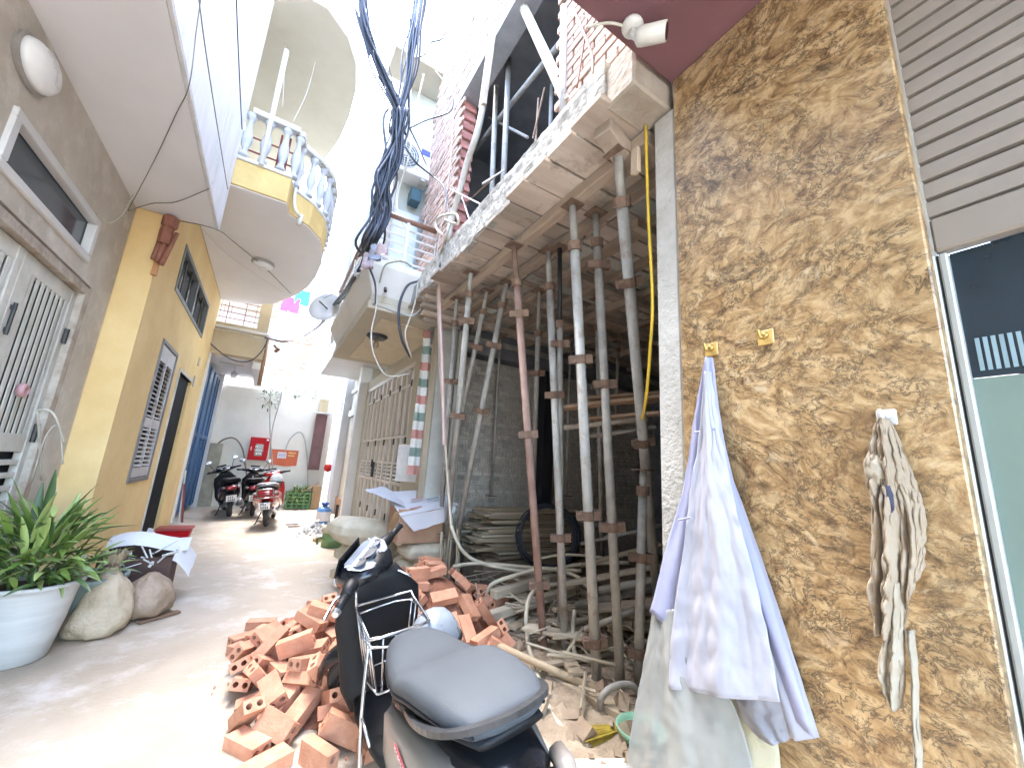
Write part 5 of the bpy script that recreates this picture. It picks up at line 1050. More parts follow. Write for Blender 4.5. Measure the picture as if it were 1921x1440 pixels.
# ---------------------------------------------------------------- loose brick pile
def ph(x, y):
    e = lambda cx, cy, rx, ry, h: max(0, h*(1-((x-cx)/rx)**2-((y-cy)/ry)**2))
    return max(e(.66,3.15,.55,.9,.30), e(1.50,3.62,.58,.95,.56), e(1.0,3.35,.7,.7,.30))
placed = []
def put(x, y, z, yaw, t1, t2):
    o = link('loose_brick', random.choice(pile_me), None, None, loc=(x, y, z), label='loose red hollow clay brick in the tumbled pile behind the black scooter', cat='brick', group='loose bricks in the pile')
    o.rotation_euler = (t1, t2, yaw); placed.append((x, y, z)); return o
BRICKS = [(0.466,3.572,0.129,0.36,0.29,-2.91),(0.876,3.702,0.148,0.38,0.16,-3.12),(0.561,2.531,0.112,2.69,-0.11,-0.08),(2.117,3.332,0.038,0.15,-0,0.69),(1.455,3.571,0.482,-3.09,-0.18,0),(0.966,4.259,0.031,-0,0,-1.68),(1.015,4.045,0.071,-2.3,0.09,1.3),(1.532,3.769,0.487,-2.93,0.16,0.31),(0.729,2.286,0.031,0,0,0.27),(2.042,3.384,0.155,0.65,0.15,-2.65),(1.437,4.407,0.109,-0.64,0.49,0.74),(1.828,4.39,0.084,-1.57,0.35,0.83),(0.289,2.752,0.071,-0.05,-0.39,0.85),(1.314,2.907,0.137,-0.25,-0.67,1.38),(1.024,3.07,0.184,0.25,-0.14,0.74),(0.507,3.738,0.114,-1.46,0.3,1.1),(1.158,4.486,0.031,3.14,-0,0.34),(1.19,4.612,0.031,-0,-0,0.13),(1.746,4.453,0.061,0,0.3,1.05),(2.004,3.543,0.089,0.99,0.26,1.37),(1.483,2.728,0.072,0.36,-0.27,1.2),(1.729,3.614,0.407,-0.1,0.61,-0.24),(0.442,2.284,0.051,-1.57,-0,2.05),(0.919,2.581,0.068,0,-0.38,2.14),(0.618,4.054,0.031,-0,0,1.49),(1.655,2.857,0.14,2.66,-0.2,0.6),(0.98,2.483,0.088,-0.4,2.71,1.35),(0.291,3.303,0.095,-0.32,-0.48,0.45),(1.868,2.988,0.062,0.92,0.03,0.81),(1.026,3.375,0.234,0.06,0.05,-1.32),(1.056,3.746,0.297,0.69,2.89,-0.4),(1.046,3.733,0.207,0.71,2.48,-1.19),(2.08,3.383,0.099,0.2,-0.64,-1.21),(0.838,3.925,0.045,2.97,0.06,0.42),(0.695,2.794,0.183,0.14,-0.23,1.57),(2.196,3.715,0.032,-3.13,0,0.91),(1.031,3.576,0.262,-0.82,2.54,-1.05),(1.21,3.315,0.307,-3.09,-0.72,0.26),(1.651,2.674,0.154,1.57,-2.66,-0.35),(1.915,3.851,0.19,0.41,-0.84,2.85),(0.432,3.499,0.188,-0.34,-0.03,2.28),(1.174,2.895,0.164,1.83,-0.12,-0.7),(1.108,2.577,0.088,-0.03,2.51,-0.9),(0.727,3.614,0.177,0.43,-0.3,-1.03),(0.49,3.328,0.191,0.23,2.84,0.38),(1.644,4.194,0.259,0.63,-2.78,-0.03),(0.851,2.404,0.107,-1.57,-1.59,0.95),(1.716,2.673,0.031,3.14,0,0.77),(0.317,3.422,0.167,0.02,-0.77,-1.57),(0.736,3.112,0.223,-0.15,0.02,-1.61),(1.697,3.457,0.413,0.46,-0.44,2.04),(0.709,3.83,0.071,0.12,0.36,2.16),(0.564,2.449,0.075,0.23,0.15,2.98),(1.239,2.607,0.031,-0,0,0.72),(1.854,4.129,0.172,0.76,0.25,-0.77),(0.39,2.651,0.08,3.06,-0.43,0.79),(2.119,3.806,0.131,0,3.13,-0.66),(1.789,2.948,0.183,-1.08,-0.55,-1.77),(0.192,2.888,0.057,0,0.26,3.09),(1.733,2.801,0.103,0.85,-0.53,0.26),(0.828,3.462,0.226,-1.81,0.03,0.94),(0.921,2.811,0.123,0.45,-0.24,1.55),(1.599,4.447,0.104,-2.17,-0.45,-1.02),(1.176,3.489,0.32,0.42,-0.64,-0.47),(0.098,3.205,0.139,2.69,0.28,1.33),(0.559,2.364,0.095,1.57,-2.64,-0.16),(1.319,2.488,0.031,-3.14,-0,0.25),(1.977,3.935,0.105,-0.41,0.72,-0.29),(1.934,4.31,0.047,3.07,0.12,0.26),(2.15,3.58,0.152,-0.51,0.77,2.26),(1.254,3.429,0.515,-1.65,-0.07,-2.81),(1.38,2.771,0.096,0.05,0.71,-2.21),(0.826,4.221,0.06,0.07,-0.26,-1.64),(0.971,2.875,0.214,-0.5,0.49,-1.7),(0.905,4.14,0.112,1.77,0.75,-1.36),(1.98,4.124,0.072,1.57,0.21,1.71),(1.08,4.528,0.091,-0,-3.14,-0),(0.138,2.707,0.094,-0,0.74,1.91),(0.502,3.525,0.232,2.02,0.21,-0.78),(0.69,3.782,0.221,1.13,-0.33,2.33),(0.221,3.491,0.065,-1.18,0.08,-2.35),(0.424,2.885,0.213,2.99,0.23,0.63),(0.863,3.734,0.198,0.34,-0.23,-2.15),(0.876,3.505,0.311,3.07,0.11,-0.96),(0.464,3.106,0.192,0.23,-0.29,-0.62),(0.284,3.713,0.054,0.62,-0,-1.82),(1.308,2.692,0.119,0.57,-0.23,2.15),(0.155,2.559,0.031,0,-0,2.19),(0.652,3.437,0.256,-0.47,-2.68,0.56),(1.919,3.21,0.117,-0.8,0.56,-1.39),(2.089,3.944,0.106,-2.27,0.45,-0.81),(0.862,3.032,0.211,1.47,0.23,-1.12),(0.772,4.057,0.091,0,0,-3.11),(0.782,4.024,0.031,0,-3.14,0.38),(1.031,2.835,0.096,0.53,-0.46,1.46),(1.115,3.836,0.323,-2.84,-0.8,-0.68),(2.062,4.116,0.051,1.57,0,1.51),(0.235,3.327,0.134,-0.23,0.49,2.61),(1.257,4.382,0.065,-0.66,-0.1,0.5),(1.652,4.544,0.14,0,0.53,1.13),(0.767,3.767,0.246,-0.88,-0.88,-1.53),(0.106,3.898,0.031,-3.14,0,0.47),(1.002,4.411,0.074,-0.5,2.91,-0.24),(2.245,3.534,0.051,1.57,0,2.89),(0.931,3.982,0.14,-0.55,-0.11,0.95),(0.537,2.552,0.167,0.05,-2.68,1.6),(0.37,3.681,0.098,2.47,0.4,1.03),(1.592,3.104,0.316,0.24,-0.6,1.73),(0.614,3.183,0.23,-0.2,0.07,1.72),(0.804,3.252,0.236,1.55,0.01,-0.94),(0.187,3.817,0.051,1.57,-0,-2.3),(1.158,4.079,0.179,0.75,-0.49,-1.56),(0.717,3.951,0.1,2.96,-0.01,0.03),(2.046,3.524,0.18,0.22,0.94,-0.57),(0.738,4.223,0.125,-2.27,0.47,1.75),(0.804,2.805,0.167,0.3,-0.24,1.6),(0.095,3.677,0.031,0,-0,2.24),(0.489,2.709,0.214,-2.62,0.86,0.16),(0.556,4.006,0.119,-3.1,0.26,1.14),(1.357,2.264,0.031,-3.14,-0,-0.04),(0.71,3.448,0.292,-0.62,-0.17,-2.1),(0.196,2.988,0.122,-0.08,-2.27,0.31),(0.816,3.943,0.217,1.52,0.29,-1.38),(0.989,3.923,0.182,-2.98,0.72,-0.49),(1.106,2.786,0.101,0.31,-0.63,1.88),(0.497,3.948,0.057,-1.33,0,2.54),(1.031,4.686,0.051,1.57,0,-1.98),(0.276,2.568,0.074,0.94,0.15,-0.94),(1.851,4.29,0.148,-1.97,0.15,0.34),(0.398,3.307,0.246,1.2,-0.01,1.32),(0.303,3.009,0.133,0.14,3.07,-1.3),(1.139,3.849,0.255,-0.6,-0.63,0.6),(0.827,3.389,0.301,-0.39,2.09,2.07),(0.561,3.7,0.217,-0.42,-0.33,2.29),(0.663,3.585,0.24,-0.54,2.66,0.49),(1.619,4.307,0.183,2.38,0.11,-0.32),(2.142,3.796,0.052,1.56,0,0.75),(1.146,2.879,0.238,-0.2,2.94,-0.33),(1.491,3.864,0.454,0.24,-0.19,-2.84),(1.051,3.998,0.247,-2.42,-0.1,1.36),(0.658,4.26,0.051,-1.57,-0,-1.03),(1.201,3.668,0.352,2.4,-0.39,1.12),(1.105,3.213,0.31,-0.71,0.02,-0.29),(1.413,3.21,0.376,-2.66,-0.13,-0.1),(1.154,3.333,0.356,0.42,-0.68,-0.82),(0.196,3.125,0.135,-1.18,0.45,0.94),(1.084,2.786,0.193,0.53,0.42,0.1),(0.901,3.148,0.311,0.05,-0.19,1.7),(1.042,4.236,0.089,0,-3.06,-0.14),(0.23,2.362,0.031,3.14,0,0.45),(2.038,3.82,0.218,2.34,-0.01,-0.71),(0.53,4.189,0.031,0,0,0.94),(1.182,2.708,0.104,0.73,0.57,0.64),(0.963,3.614,0.286,2.28,-0.74,1.18),(1.959,4.234,0.136,-0.27,-0.17,0.43),(0.64,3.745,0.206,1.07,0.66,1.82),(1.547,2.626,0.075,-0.56,2.91,1.14),(1.071,4.112,0.155,-1.51,-0.17,1.54),(1.205,4.183,0.238,-1.46,-0.51,-2.16),(1.094,3.464,0.356,-0.68,-0.37,0.9),(0.223,3.53,0.174,-0.63,3.1,0.89),(1.408,2.949,0.232,-1.7,-0.71,1.55),(1.537,3.89,0.504,2.9,0.2,0.32),(0.119,3.11,0.073,0.17,0.27,1.33),(0.979,2.265,0.031,-0,0,2.12),(1.745,3.109,0.267,-2.95,0.91,-0.18),(1.185,4.013,0.323,0.16,-0.08,-0.68),(0.684,3.884,0.16,-2.16,-0.05,0.06),(0.46,3.271,0.313,0.17,-0.3,2.35),(1.597,2.812,0.2,2.97,-0.3,0.17),(1.098,2.605,0.175,-1.21,0.51,2.75),(0.536,3.301,0.357,-0.09,-0.34,2.98),(1.302,2.51,0.091,0,0,-0.89),(0.934,3.235,0.24,-1.37,0.04,-0.77),(0.401,2.806,0.156,0.64,2.98,-0.9),(0.233,3.209,0.226,-0.7,-0.8,0.21),(1.177,3.089,0.218,-1.11,0.27,-1),(0.826,2.831,0.23,0.22,-2.83,-1.28),(1.103,2.427,0.051,1.57,0,0.83),(1.39,2.398,0.051,-1.57,-0,0.53),(1.602,2.532,0.083,0.4,-0.38,1.53),(1.504,2.947,0.217,0.03,-0.71,1.65),(0.708,2.605,0.141,1.26,-0.22,2.93),(1.938,3.621,0.226,0.75,-2.69,1.24),(1.352,4.574,0.051,-1.57,0,1.73),(0.399,3.85,0.09,-2.26,0.35,0.99),(0.249,2.788,0.141,0.52,0.19,-1.34),(0.62,4.062,0.167,3.08,0.18,0.73),(1.46,4.018,0.391,0.1,0.5,2.11),(2.019,3.412,0.204,0.53,2.72,0.07),(1.142,2.963,0.267,-1.44,-0.18,-0.32),(2.041,3.689,0.16,-2.26,-0.05,-1.17),(1.09,3.072,0.28,-0.49,0.13,2.91),(0.979,2.696,0.142,-0.54,-0.84,2.91),(0.933,4.059,0.191,-0.53,-0.19,0.8),(1.243,4.374,0.139,0.33,-2.57,1.63),(1.28,4.042,0.334,1.47,0.75,2.4),(0.369,3.103,0.241,1.71,-0.34,-0.32),(0.273,3.988,0.031,3.14,-0,-0.57),(0.226,3.674,0.114,2.16,-0.02,1.3),(0.983,4.329,0.128,1.01,0.13,2.87),(1.051,3.904,0.331,-0.79,0.12,1.12),(0.206,4.173,0.031,0,-0,-0.26),(1.899,3.356,0.241,-2.68,-0.05,-1.82),(1.237,3.407,0.435,-0.05,-0.09,3.07),(0.598,3.486,0.325,-0.25,2.28,-1.75),(0.108,3.476,0.113,2.2,0.15,0.95),(1.276,3.008,0.267,-1.38,-0.08,-1.2),(0.903,3.829,0.263,-0.73,-0.12,-2.44),(0.576,2.858,0.218,0.57,-0.28,1.27),(0.738,2.38,0.083,-0.04,2.92,-1.47)]
for x, y, z, ex, ey, ez in BRICKS:
    put(x, y, z, ez, ex, ey)
core = MB(); rr = []
for j in range(31):
    y = 2.1+2.7*j/30; rr.append([(.0+2.2*i/30, y, max(-.02, ph(2.2*i/30, y)-.14)) for i in range(31)])
core.grid(rr).build('brick_rubble', mat('brick_dust', (.36,.16,.09), (.22,.09,.05), scale=12, rough=.95, bump=.6), None, smooth=True, kind='stuff', label='brick dust and crumbs under the loose brick pile', cat='rubble')
chips = MB()
for i in range(150):
    a = random.random()*6.28; x = 1.0+.95*math.cos(a)*random.uniform(.7,1.1); y = 3.2+1.1*math.sin(a)*random.uniform(.7,1.1); s_ = random.uniform(.003,.010)
    ax = Vector((random.gauss(0,1), random.gauss(0,1), random.gauss(0,1))).normalized(); ay = ax.orthogonal().normalized()
    chips.obox((x, y, s_*.5+.004), ax, ay, ax.cross(ay), s_, s_*.7, s_*.5)
chips.build('brick_chips', BRK, None, kind='stuff', label='small brick chips scattered round the brick pile', cat='brick chips')

# ---------------------------------------------------------------- scooters
def sec(x, z, hw, hh, n=18, p=2.6, y=0, ty=0):
    out = []
    for j in range(n):
        a = 2*math.pi*j/n; c, s = math.cos(a), math.sin(a)
        out.append((x+ty*(abs(s)**(2/p))*(1 if s > 0 else -1), y+hw*(abs(c)**(2/p))*(1 if c > 0 else -1), z+hh*(abs(s)**(2/p))*(1 if s > 0 else -1)))
    return out
def hsec(z, x, hx, hy, n=18, p=2.8):
    out = []
    for j in range(n):
        a = 2*math.pi*j/n; c, s = math.cos(a), math.sin(a)
        out.append((x+hx*(abs(c)**(2/p))*(1 if c > 0 else -1), hy*(abs(s)**(2/p))*(1 if s > 0 else -1), z))
    return out
RUB = mat('tyre_rubber', (.028,.027,.026), (.06,.055,.05), scale=10, rough=.85, bump=.2)
CHR = mat('chrome', (.62,.64,.66), (.5,.52,.55), rough=.18, metal=.9, bump=.02)
ALY = mat('grey_alloy', (.32,.32,.33), (.24,.24,.25), rough=.4, metal=.6)
BPL = mat('black_bodywork', (.006,.007,.009), (.009,.01,.012), rough=.25, bump=.02, coat=.15, spec=.35)
BPM = mat('matt_black_plastic', (.009,.0095,.011), (.013,.0135,.015), rough=.5, bump=.1, bscale=120, spec=.25)
def torus(b, c, R_, r, n=32, k=10, flat=1.0):
    rings = []
    for i in range(n):
        a = 2*math.pi*i/n; ring = []
        for j in range(k):
            t = 2*math.pi*j/k; q = R_+r*math.cos(t); ring.append((c[0]+q*math.cos(a), c[1]+r*flat*math.sin(t), c[2]+q*math.sin(a)))
        rings.append(ring)
    rings.append(rings[0]); return b.loft(rings, cap=False)
def xf(b, M_):
    b.v = [tuple(M_ @ Vector(v)) for v in b.v]; return b
def wheel(parent, c, Rw, wd, M_=None, name='wheel'):
    M_ = M_ or Matrix.Identity(4)
    t = xf(torus(MB(), c, Rw-wd*.5, wd*.5, flat=.92), M_).build(name, RUB, parent, smooth=True)
    rim = MB().lathe([(Rw-wd*.95,-.04),(Rw-wd*.85,-.045),(Rw-wd*.85,.045),(Rw-wd*.95,.04)], c, 28, 'y', cap=False).lathe([(.045,-.05),(.05,-.05),(.05,.05),(.045,.05)], c, 14, 'y')
    for i in range(5):
        a = 2*math.pi*i/5; rim.bar((c[0]+.04*math.cos(a), c[1], c[2]+.04*math.sin(a)), (c[0]+(Rw-wd*.9)*math.cos(a), c[1], c[2]+(Rw-wd*.9)*math.sin(a)), .025, .03, up=(0,1,0))
    xf(rim, M_).build('rim', ALY, t)
def scooter(name, label, loc, yaw, lean, steer, scale, body, side, seatm, group=None, classic=False, basket=False, plate=True, mirrors=True, detail=True):
    H = thing(name, label, 'scooter', loc, (0, 0, 0), group, local=True, scale=scale)
    H.rotation_euler = (Matrix.Rotation(yaw, 3, 'Z') @ Matrix.Rotation(lean, 3, 'X')).to_euler()
    fat = 1.25 if classic else 1.0
    sx = 1.10
    # steering: rotate about a raked axis
    piv = Vector((1.06, 0, .6)); ax = Vector((-.42, 0, .91)).normalized()
    M_ = Matrix.Translation(piv) @ Matrix.Rotation(steer, 4, ax) @ Matrix.Translation(-piv)
    wheel(H, (0, 0, .245), .245, .105, None, 'rear_wheel')
    wheel(H, (1.27, 0, .235), .235, .095, M_, 'front_wheel')
    # rear body
    hw = .165*fat
    MB().loft([sec(-.42,.66,.05,.035), sec(-.36,.66,.115*fat,.085), sec(-.22,.62,hw*.98,.145), sec(-.02,.57,hw*1.1,.18), sec(.2,.52,hw*1.08,.20), sec(.38,.48,hw*.86,.22), sec(.5,.45,hw*.66,.21), sec(.54,.43,hw*.5,.18)]).build('rear_body', body, H, smooth=True)
    for s in (-1, 1):
        pn = MB().loft([[(x, s*(y+o), z) for (y, z, o) in ((hw*k1, zc-.13*k2, 0), (hw*k1*1.01, zc-.05*k2, .012), (hw*k1, zc+.07*k2, .008), (hw*k1*.9, zc+.11*k2, -.02), (hw*k1*.8, zc, -.04))] for x, zc, k1, k2 in ((-.34,.675,.70,.28),(-.2,.635,1.0,.78),(0,.58,1.13,1.05),(.2,.53,1.12,1.12),(.36,.49,.98,1.05),(.46,.46,.80,.7))])
        pn.build('side_panel', side, H, smooth=True)
    TW_ = Matrix(((1,0,0,0),(0,1.12,0,0),(-.13,0,1,.0104),(0,0,0,1)))
    # seat
    st = MB().loft([sec(-.35,.775,.07,.012,p=3.2), sec(-.32,.782,.12,.032,p=3.2), sec(-.24,.79,.15,.046,p=3.4), sec(-.10,.792,.166,.054,p=3.6), sec(.04,.785,.172,.058,p=3.6), sec(.12,.770,.172,.056,p=3.6), sec(.18,.752,.168,.052,p=3.4), sec(.28,.75,.156,.058,p=3.2), sec(.40,.762,.132,.07,p=3.0), sec(.50,.765,.106,.072,p=2.8), sec(.58,.75,.076,.066,p=2.6), sec(.635,.715,.04,.045,p=2.4)])
    xf(st, TW_).build('seat', seatm, H, smooth=True)
    for s in (-1, 1): xf(MB().tube([(-.33,s*.11,.772),(-.24,s*.148,.775),(-.1,s*.166,.776),(.04,s*.172,.768),(.16,s*.17,.745),(.28,s*.156,.738),(.40,s*.132,.742),(.50,s*.106,.738)], .005, 5), TW_).build('seat_piping', BPM, H, smooth=True)
    xf(MB().loft([sec(-.34,.745,.10,.015), sec(-.1,.74,.160,.02), sec(.2,.71,.160,.02), sec(.45,.70,.11,.02), sec(.6,.68,.05,.02)]), TW_).build('seat_base', BPM, H, smooth=True)
    # grab rail and tail
    rp = [(.06,.155,.725),(-.08,.172,.745),(-.22,.165,.77),(-.325,.115,.795),(-.36,.0,.80),(-.325,-.115,.795),(-.22,-.165,.77),(-.08,-.172,.745),(.06,-.155,.725)]
    gr = MB(); sp_ = spline(rp, 4)
    for a, b_ in zip(sp_[:-1], sp_[1:]): gr.bar(a, b_+(b_-a)*.12, .022, .018)
    xf(gr, TW_).build('grab_rail', CHR if classic else mat('dull_silver_rail', (.07,.072,.076), (.045,.047,.05), rough=.35, metal=.4), H, bevel=0)
    MB().loft([sec(-.47,.66,.06*fat,.02,10), sec(-.455,.665,.10*fat,.045,10), sec(-.40,.67,.11*fat,.05,10)]).build('tail_light', (BPL if basket else mat('tail_light_red', (.25,.012,.018), (.20,.01,.015), rough=.12, bump=0, coat=.6)), H, smooth=True)
    for s in (-1, 1): MB().loft([sec(-.44,.675,.02,.018,8,y=s*.13*fat), sec(-.40,.68,.035,.026,8,y=s*.14*fat), sec(-.34,.685,.03,.024,8,y=s*.15*fat)]).build('indicator', mat('indicator_lens', (.22,.20,.18), rough=.15, bump=0), H, smooth=True)
    MB().bar((-.30,0,.56), (-.46,0,.40), .12, .012).build('rear_fender', BPM, H)
    if plate:
        po = MB().obox((-.475,0,.45), (0,1,0), (-.35,0,.94), (.94,0,.35), .095, .07, .003).build('licence_plate', mat('plate_white', (.74,.74,.72), (.68,.68,.66), rough=.4, bump=0), H, bevel=.002)
        for i in range(2):
            for j in range(4):
                if (i, j) == (0, 3): continue
                MB().obox(Vector((-.475,0,.45))+Vector((-.94,0,-.35))*.0045+Vector((0,1,0))*(.055-.035*j)+Vector((-.35,0,.94))*(.028-.056*i), (0,1,0), (-.35,0,.94), (.94,0,.35), .009, .019, .0012).build('plate_mark', mat('plate_mark_dark', (.06,.06,.07), rough=.5, bump=0), po)
    # floor, frame, engine, muffler, stand
    MB().loft([sec(.40,.30,.14,.05), sec(.6,.285,.165,.03), sec(.9,.285,.17,.028), sec(1.02,.33,.15,.04)]).build('floor_board', BPM, H, smooth=True)
    MB().loft([sec(-.12,.27,.07,.06,10), sec(.1,.28,.10,.09,10), sec(.35,.30,.09,.07,10)]).build('engine', ALY, H, smooth=True)
    MB().tube([(.05,-.15,.24),(-.1,-.17,.27),(-.28,-.17,.33),(-.42,-.16,.38)], [.03,.055,.06,.045], 12).build('muffler', ALY if not classic else CHR, H, smooth=True)
    MB().tube([(.32,.13,.26),(.30,.22,.05),(.28,.27,.012)], .012, 6).build('side_stand', BPM, H)
    # leg shield and apron
    up = .96
    MB().loft([hsec(.27,1.0,.05,.17), hsec(.36,1.03,.06,.20*1.05), hsec(.52,1.055,.055,.215*(1.05 if classic else 1)), hsec(.68,1.05,.055,.235), hsec(.80,1.025,.055,.225), hsec(.88,1.0,.05,.15), hsec(up,.985,.04,.08)]).build('leg_shield', BPM if not classic else body, H, smooth=True)
    MB().loft([hsec(.36,1.10,.04,.09), hsec(.46,1.125,.06,.14), hsec(.62,1.12,.07,.165), hsec(.76,1.09,.07,.15), hsec(.88,1.055,.06,.11), hsec(.95,1.03,.04,.06)]).build('front_apron', body, H, smooth=True)
    # steered parts
    fd = []
    for i in range(9):
        a = R(20+16*i); q = .275; fd.append([(1.27+q*math.cos(a)*k-.0, y, .235+q*math.sin(a)*k) for y, k in ((-.065,.86),(-.06,1.0),(-.03,1.06),(0,1.08),(.03,1.06),(.06,1.0),(.065,.86))])
    xf(MB().grid(fd), M_).build('front_fender', body, H, smooth=True, fix=False)
    for s in (-1, 1): xf(MB().tube([(1.27,s*.075,.235),(1.13,s*.07,.52)], .022, 8), M_).build('fork', ALY, H, smooth=True)
    hd = [sec(.86,.985,.03,.015), sec(.90,.995,.11,.04), sec(.96,1.01,.17,.055), sec(1.02,1.015,.165,.065), sec(1.09,1.0,.13,.065), sec(1.15,.97,.085,.05), sec(1.18,.955,.04,.03)]
    xf(MB().loft(hd), M_).build('headset', body, H, smooth=True)
    for s in (-1, 1):
        xf(MB().tube([(1.0,s*.12,1.005),(.985,s*.20,1.01),(.97,s*.26,1.012)], [.045,.034,.026], 10), M_).build('switch_housing', BPM, H, smooth=True)
        gp = xf(MB().tube([(.972,s*.25,1.012),(.955,s*.36,1.012)], [.0205,.0195], 12), M_).build('grip', BPM, H, smooth=True)
        xf(MB().tube([(.955,s*.36,1.012),(.952,s*.378,1.012)], [.023,.016], 12), M_).build('bar_end', CHR if detail else BPM, gp)
        xf(MB().tube(spline([(1.0,s*.21,1.0),(1.035,s*.25,.997),(1.03,s*.33,.99),(1.025,s*.37,.985)], 4), .007, 6), M_).build('brake_lever', CHR, H, smooth=True)
        if mirrors:
            mo = xf(MB().tube(spline([(1.0,s*.19,1.03),(1.02,s*.24,1.14),(1.0,s*.27,1.20)], 4), .007, 6), M_).build('mirror', BPM, H, smooth=True)
            mm = MB().lathe([(.0,-.012),(.055,-.01),(.062,.0),(.055,.012)], (.985, s*.29, 1.235), 16, 'x', sx=1.1, sy=.75); xf(mm, M_).build('mirror_glass', mat('mirror_glass', (.70,.72,.74), (.62,.64,.66), rough=.08, metal=.6, bump=0), mo, smooth=True)
    DSH = mat('dash_grey_blue', (.12,.145,.18), (.07,.085,.11), scale=9, rough=.35, bump=.03)
    da = MB().loft([[(x, y, z+.003) for x, y, z in r_] for r_ in ([(.905,-.09,1.032),(.905,.09,1.032),(.90,.07,1.025),(.90,-.07,1.025)], [(.94,-.135,1.052),(.94,.135,1.052),(.935,.11,1.045),(.935,-.11,1.045)], [(1.0,-.15,1.078),(1.0,.15,1.078),(1.0,.12,1.07),(1.0,-.12,1.07)], [(1.05,-.10,1.082),(1.05,.10,1.082),(1.05,.08,1.07),(1.05,-.08,1.07)])])
    xf(da, M_).build('instrument_panel', DSH, H, smooth=False)
    if detail:
        for y in (-.085, 0, .085):
            r_ = .052 if y == 0 else .034
            xf(MB().lathe([(r_,0),(r_+.006,.004),(r_+.006,.009),(r_-.002,.008),(r_-.004,.004)], (.975, y, 1.070), 18), M_).build('dial_ring', CHR, H)
        for s in (-1, 1): xf(MB().bar((.915,s*.03,1.046),(1.03,s*.13,1.086),.008,.006), M_).build('panel_trim', CHR, H)
    xf(MB().loft([sec(1.15,.965,.075,.04,12), sec(1.19,.95,.06,.03,12), sec(1.205,.945,.03,.015,12)]), M_).build('headlight', mat('headlight_glass', (.55,.58,.60), rough=.08, bump=0), H, smooth=True)
    xf(MB().loft([[(1.10,-.13,1.03),(1.10,.13,1.03),(1.115,.13,1.03),(1.115,-.13,1.03)], [(1.06,-.10,1.12),(1.06,.10,1.12),(1.07,.10,1.12),(1.07,-.10,1.12)]]), M_).build('windscreen', BPL, H, bevel=.003)
    if basket:
        w_ = .006; bk = H
        def rod(pts, r=.006, nm='basket_wire'): return MB().tube(spline(pts, 3) if len(pts) > 2 else pts, r, 6).build(nm, CHR, bo, smooth=True)
        bo = MB().tube([(.93,.15,.80),(.90,.15,.78),(.66,.15,.73),(.64,.10,.73),(.64,-.10,.73),(.66,-.15,.73),(.90,-.15,.78),(.93,-.15,.80),(.93,.15,.80)], .008, 6).build('basket', CHR, H, smooth=True)
        rod([(.92,.14,.76),(.66,.14,.69),(.65,-.14,.69),(.92,-.14,.76),(.92,.14,.76)])
        for k in range(5):
            x = .67+.06*k; zt = .73+.07*k/5
            rod([(x,.15,zt),(x+.02,.11,.47)], .005); rod([(x,-.15,zt),(x+.02,-.11,.47)], .005)
        for k in range(4):
            y = -.09+.06*k; rod([(.64,y,.73),(.68,y,.47)], .005)
        rod([(.68,.11,.47),(.92,.11,.47),(.92,-.11,.47),(.68,-.11,.47),(.68,.11,.47)], .006)
        rod([(.93,.15,.88),(.97,.06,.93),(.97,-.06,.93),(.93,-.15,.88)], .007)
        rod([(.64,.16,.70),(.60,.20,.45),(.58,.215,.18),(.60,.20,.12)], .009)
        rod([(.60,.20,.45),(.50,.19,.38)], .007); rod([(.92,.15,.78),(.93,.15,.90)], .007)
    return H, M_
SEATG = mat('grey_vinyl_seat', (.066,.076,.086), (.053,.061,.07), scale=2.5, rough=.62, bump=.12, bscale=260, spec=.22)
SILV = mat('taupe_side_panel', (.20,.19,.17), (.155,.148,.132), scale=2, rough=.38, bump=.02, coat=.2)
SC, MST = scooter('scooter', 'black scooter with grey seat and wire basket parked before the brick pile', (.775, 1.34, 0), R(92), R(-8), R(50), .93, BPL, SILV, SEATG, basket=True, mirrors=False)
bdg = MB()
for j in range(2): bdg.box(0, .145, -.0015, .0015, -.012, .012)
Mb = Matrix.Translation((.115, .203, .60)) @ Matrix.Rotation(R(180), 4, 'Z') @ Matrix.Rotation(R(12), 4, 'Y')
bd = xf(MB().box(0, .15, -.002, .003, -.013, .013), Mb).build('red_badge', mat('red_badge', (.42,.05,.06), (.34,.08,.08), scale=30, rough=.3, bump=0), SC, bevel=.001)
for i in range(9):
    xf(MB().box(.010+.0155*i, .017+.0155*i, -.0045, -.002, -.007+.002*(i % 2), .007), Mb).build('badge_stroke', mat('pale_badge_print', (.58,.42,.40), rough=.4, bump=0), bd)
REDB = mat('red_scooter_paint', (.40,.008,.014), (.33,.007,.012), rough=.16, bump=.02, coat=.8)
scooter('scooter', 'red scooter with chrome rack seen from behind, before the end wall', (.26, 9.62, 0), R(84), R(-7), R(14), 1.0, REDB, REDB, mat('light_grey_seat', (.40,.40,.41), (.3,.3,.31), rough=.45), classic=True, mirrors=False, group='scooters parked at the far end')
rk = [o for o in bpy.data.objects if o.get('label', '').startswith('red scooter with chrome')][0]
ro = MB().tube(spline([(-.36,.13,.62),(-.45,.13,.74),(-.50,.10,.76),(-.50,-.10,.76),(-.45,-.13,.74),(-.36,-.13,.62)], 3), .012, 6).build('luggage_rack', CHR, rk, smooth=True)
for z in (.50, .60): MB().tube(spline([(-.2,.22,z),(-.42,.16,z),(-.50,0,z),(-.42,-.16,z),(-.2,-.22,z)], 3), .010, 6).build('rack_bar', CHR, ro, smooth=True)
scooter('scooter', 'black scooter with white plate parked alone beside the blue gate', (-.45, 11.15, 0), R(98), R(-9), R(22), 1.0, BPL, mat('dark_maroon_panel', (.07,.015,.025), (.05,.01,.02), rough=.25, coat=.5), BPM, group='scooters parked at the far end')
scooter('scooter', 'black scooter half hidden behind the red scooter', (-.02, 11.25, 0), R(93), R(-6), R(-12), 1.0, BPL, BPM, BPM, group='scooters parked at the far end')
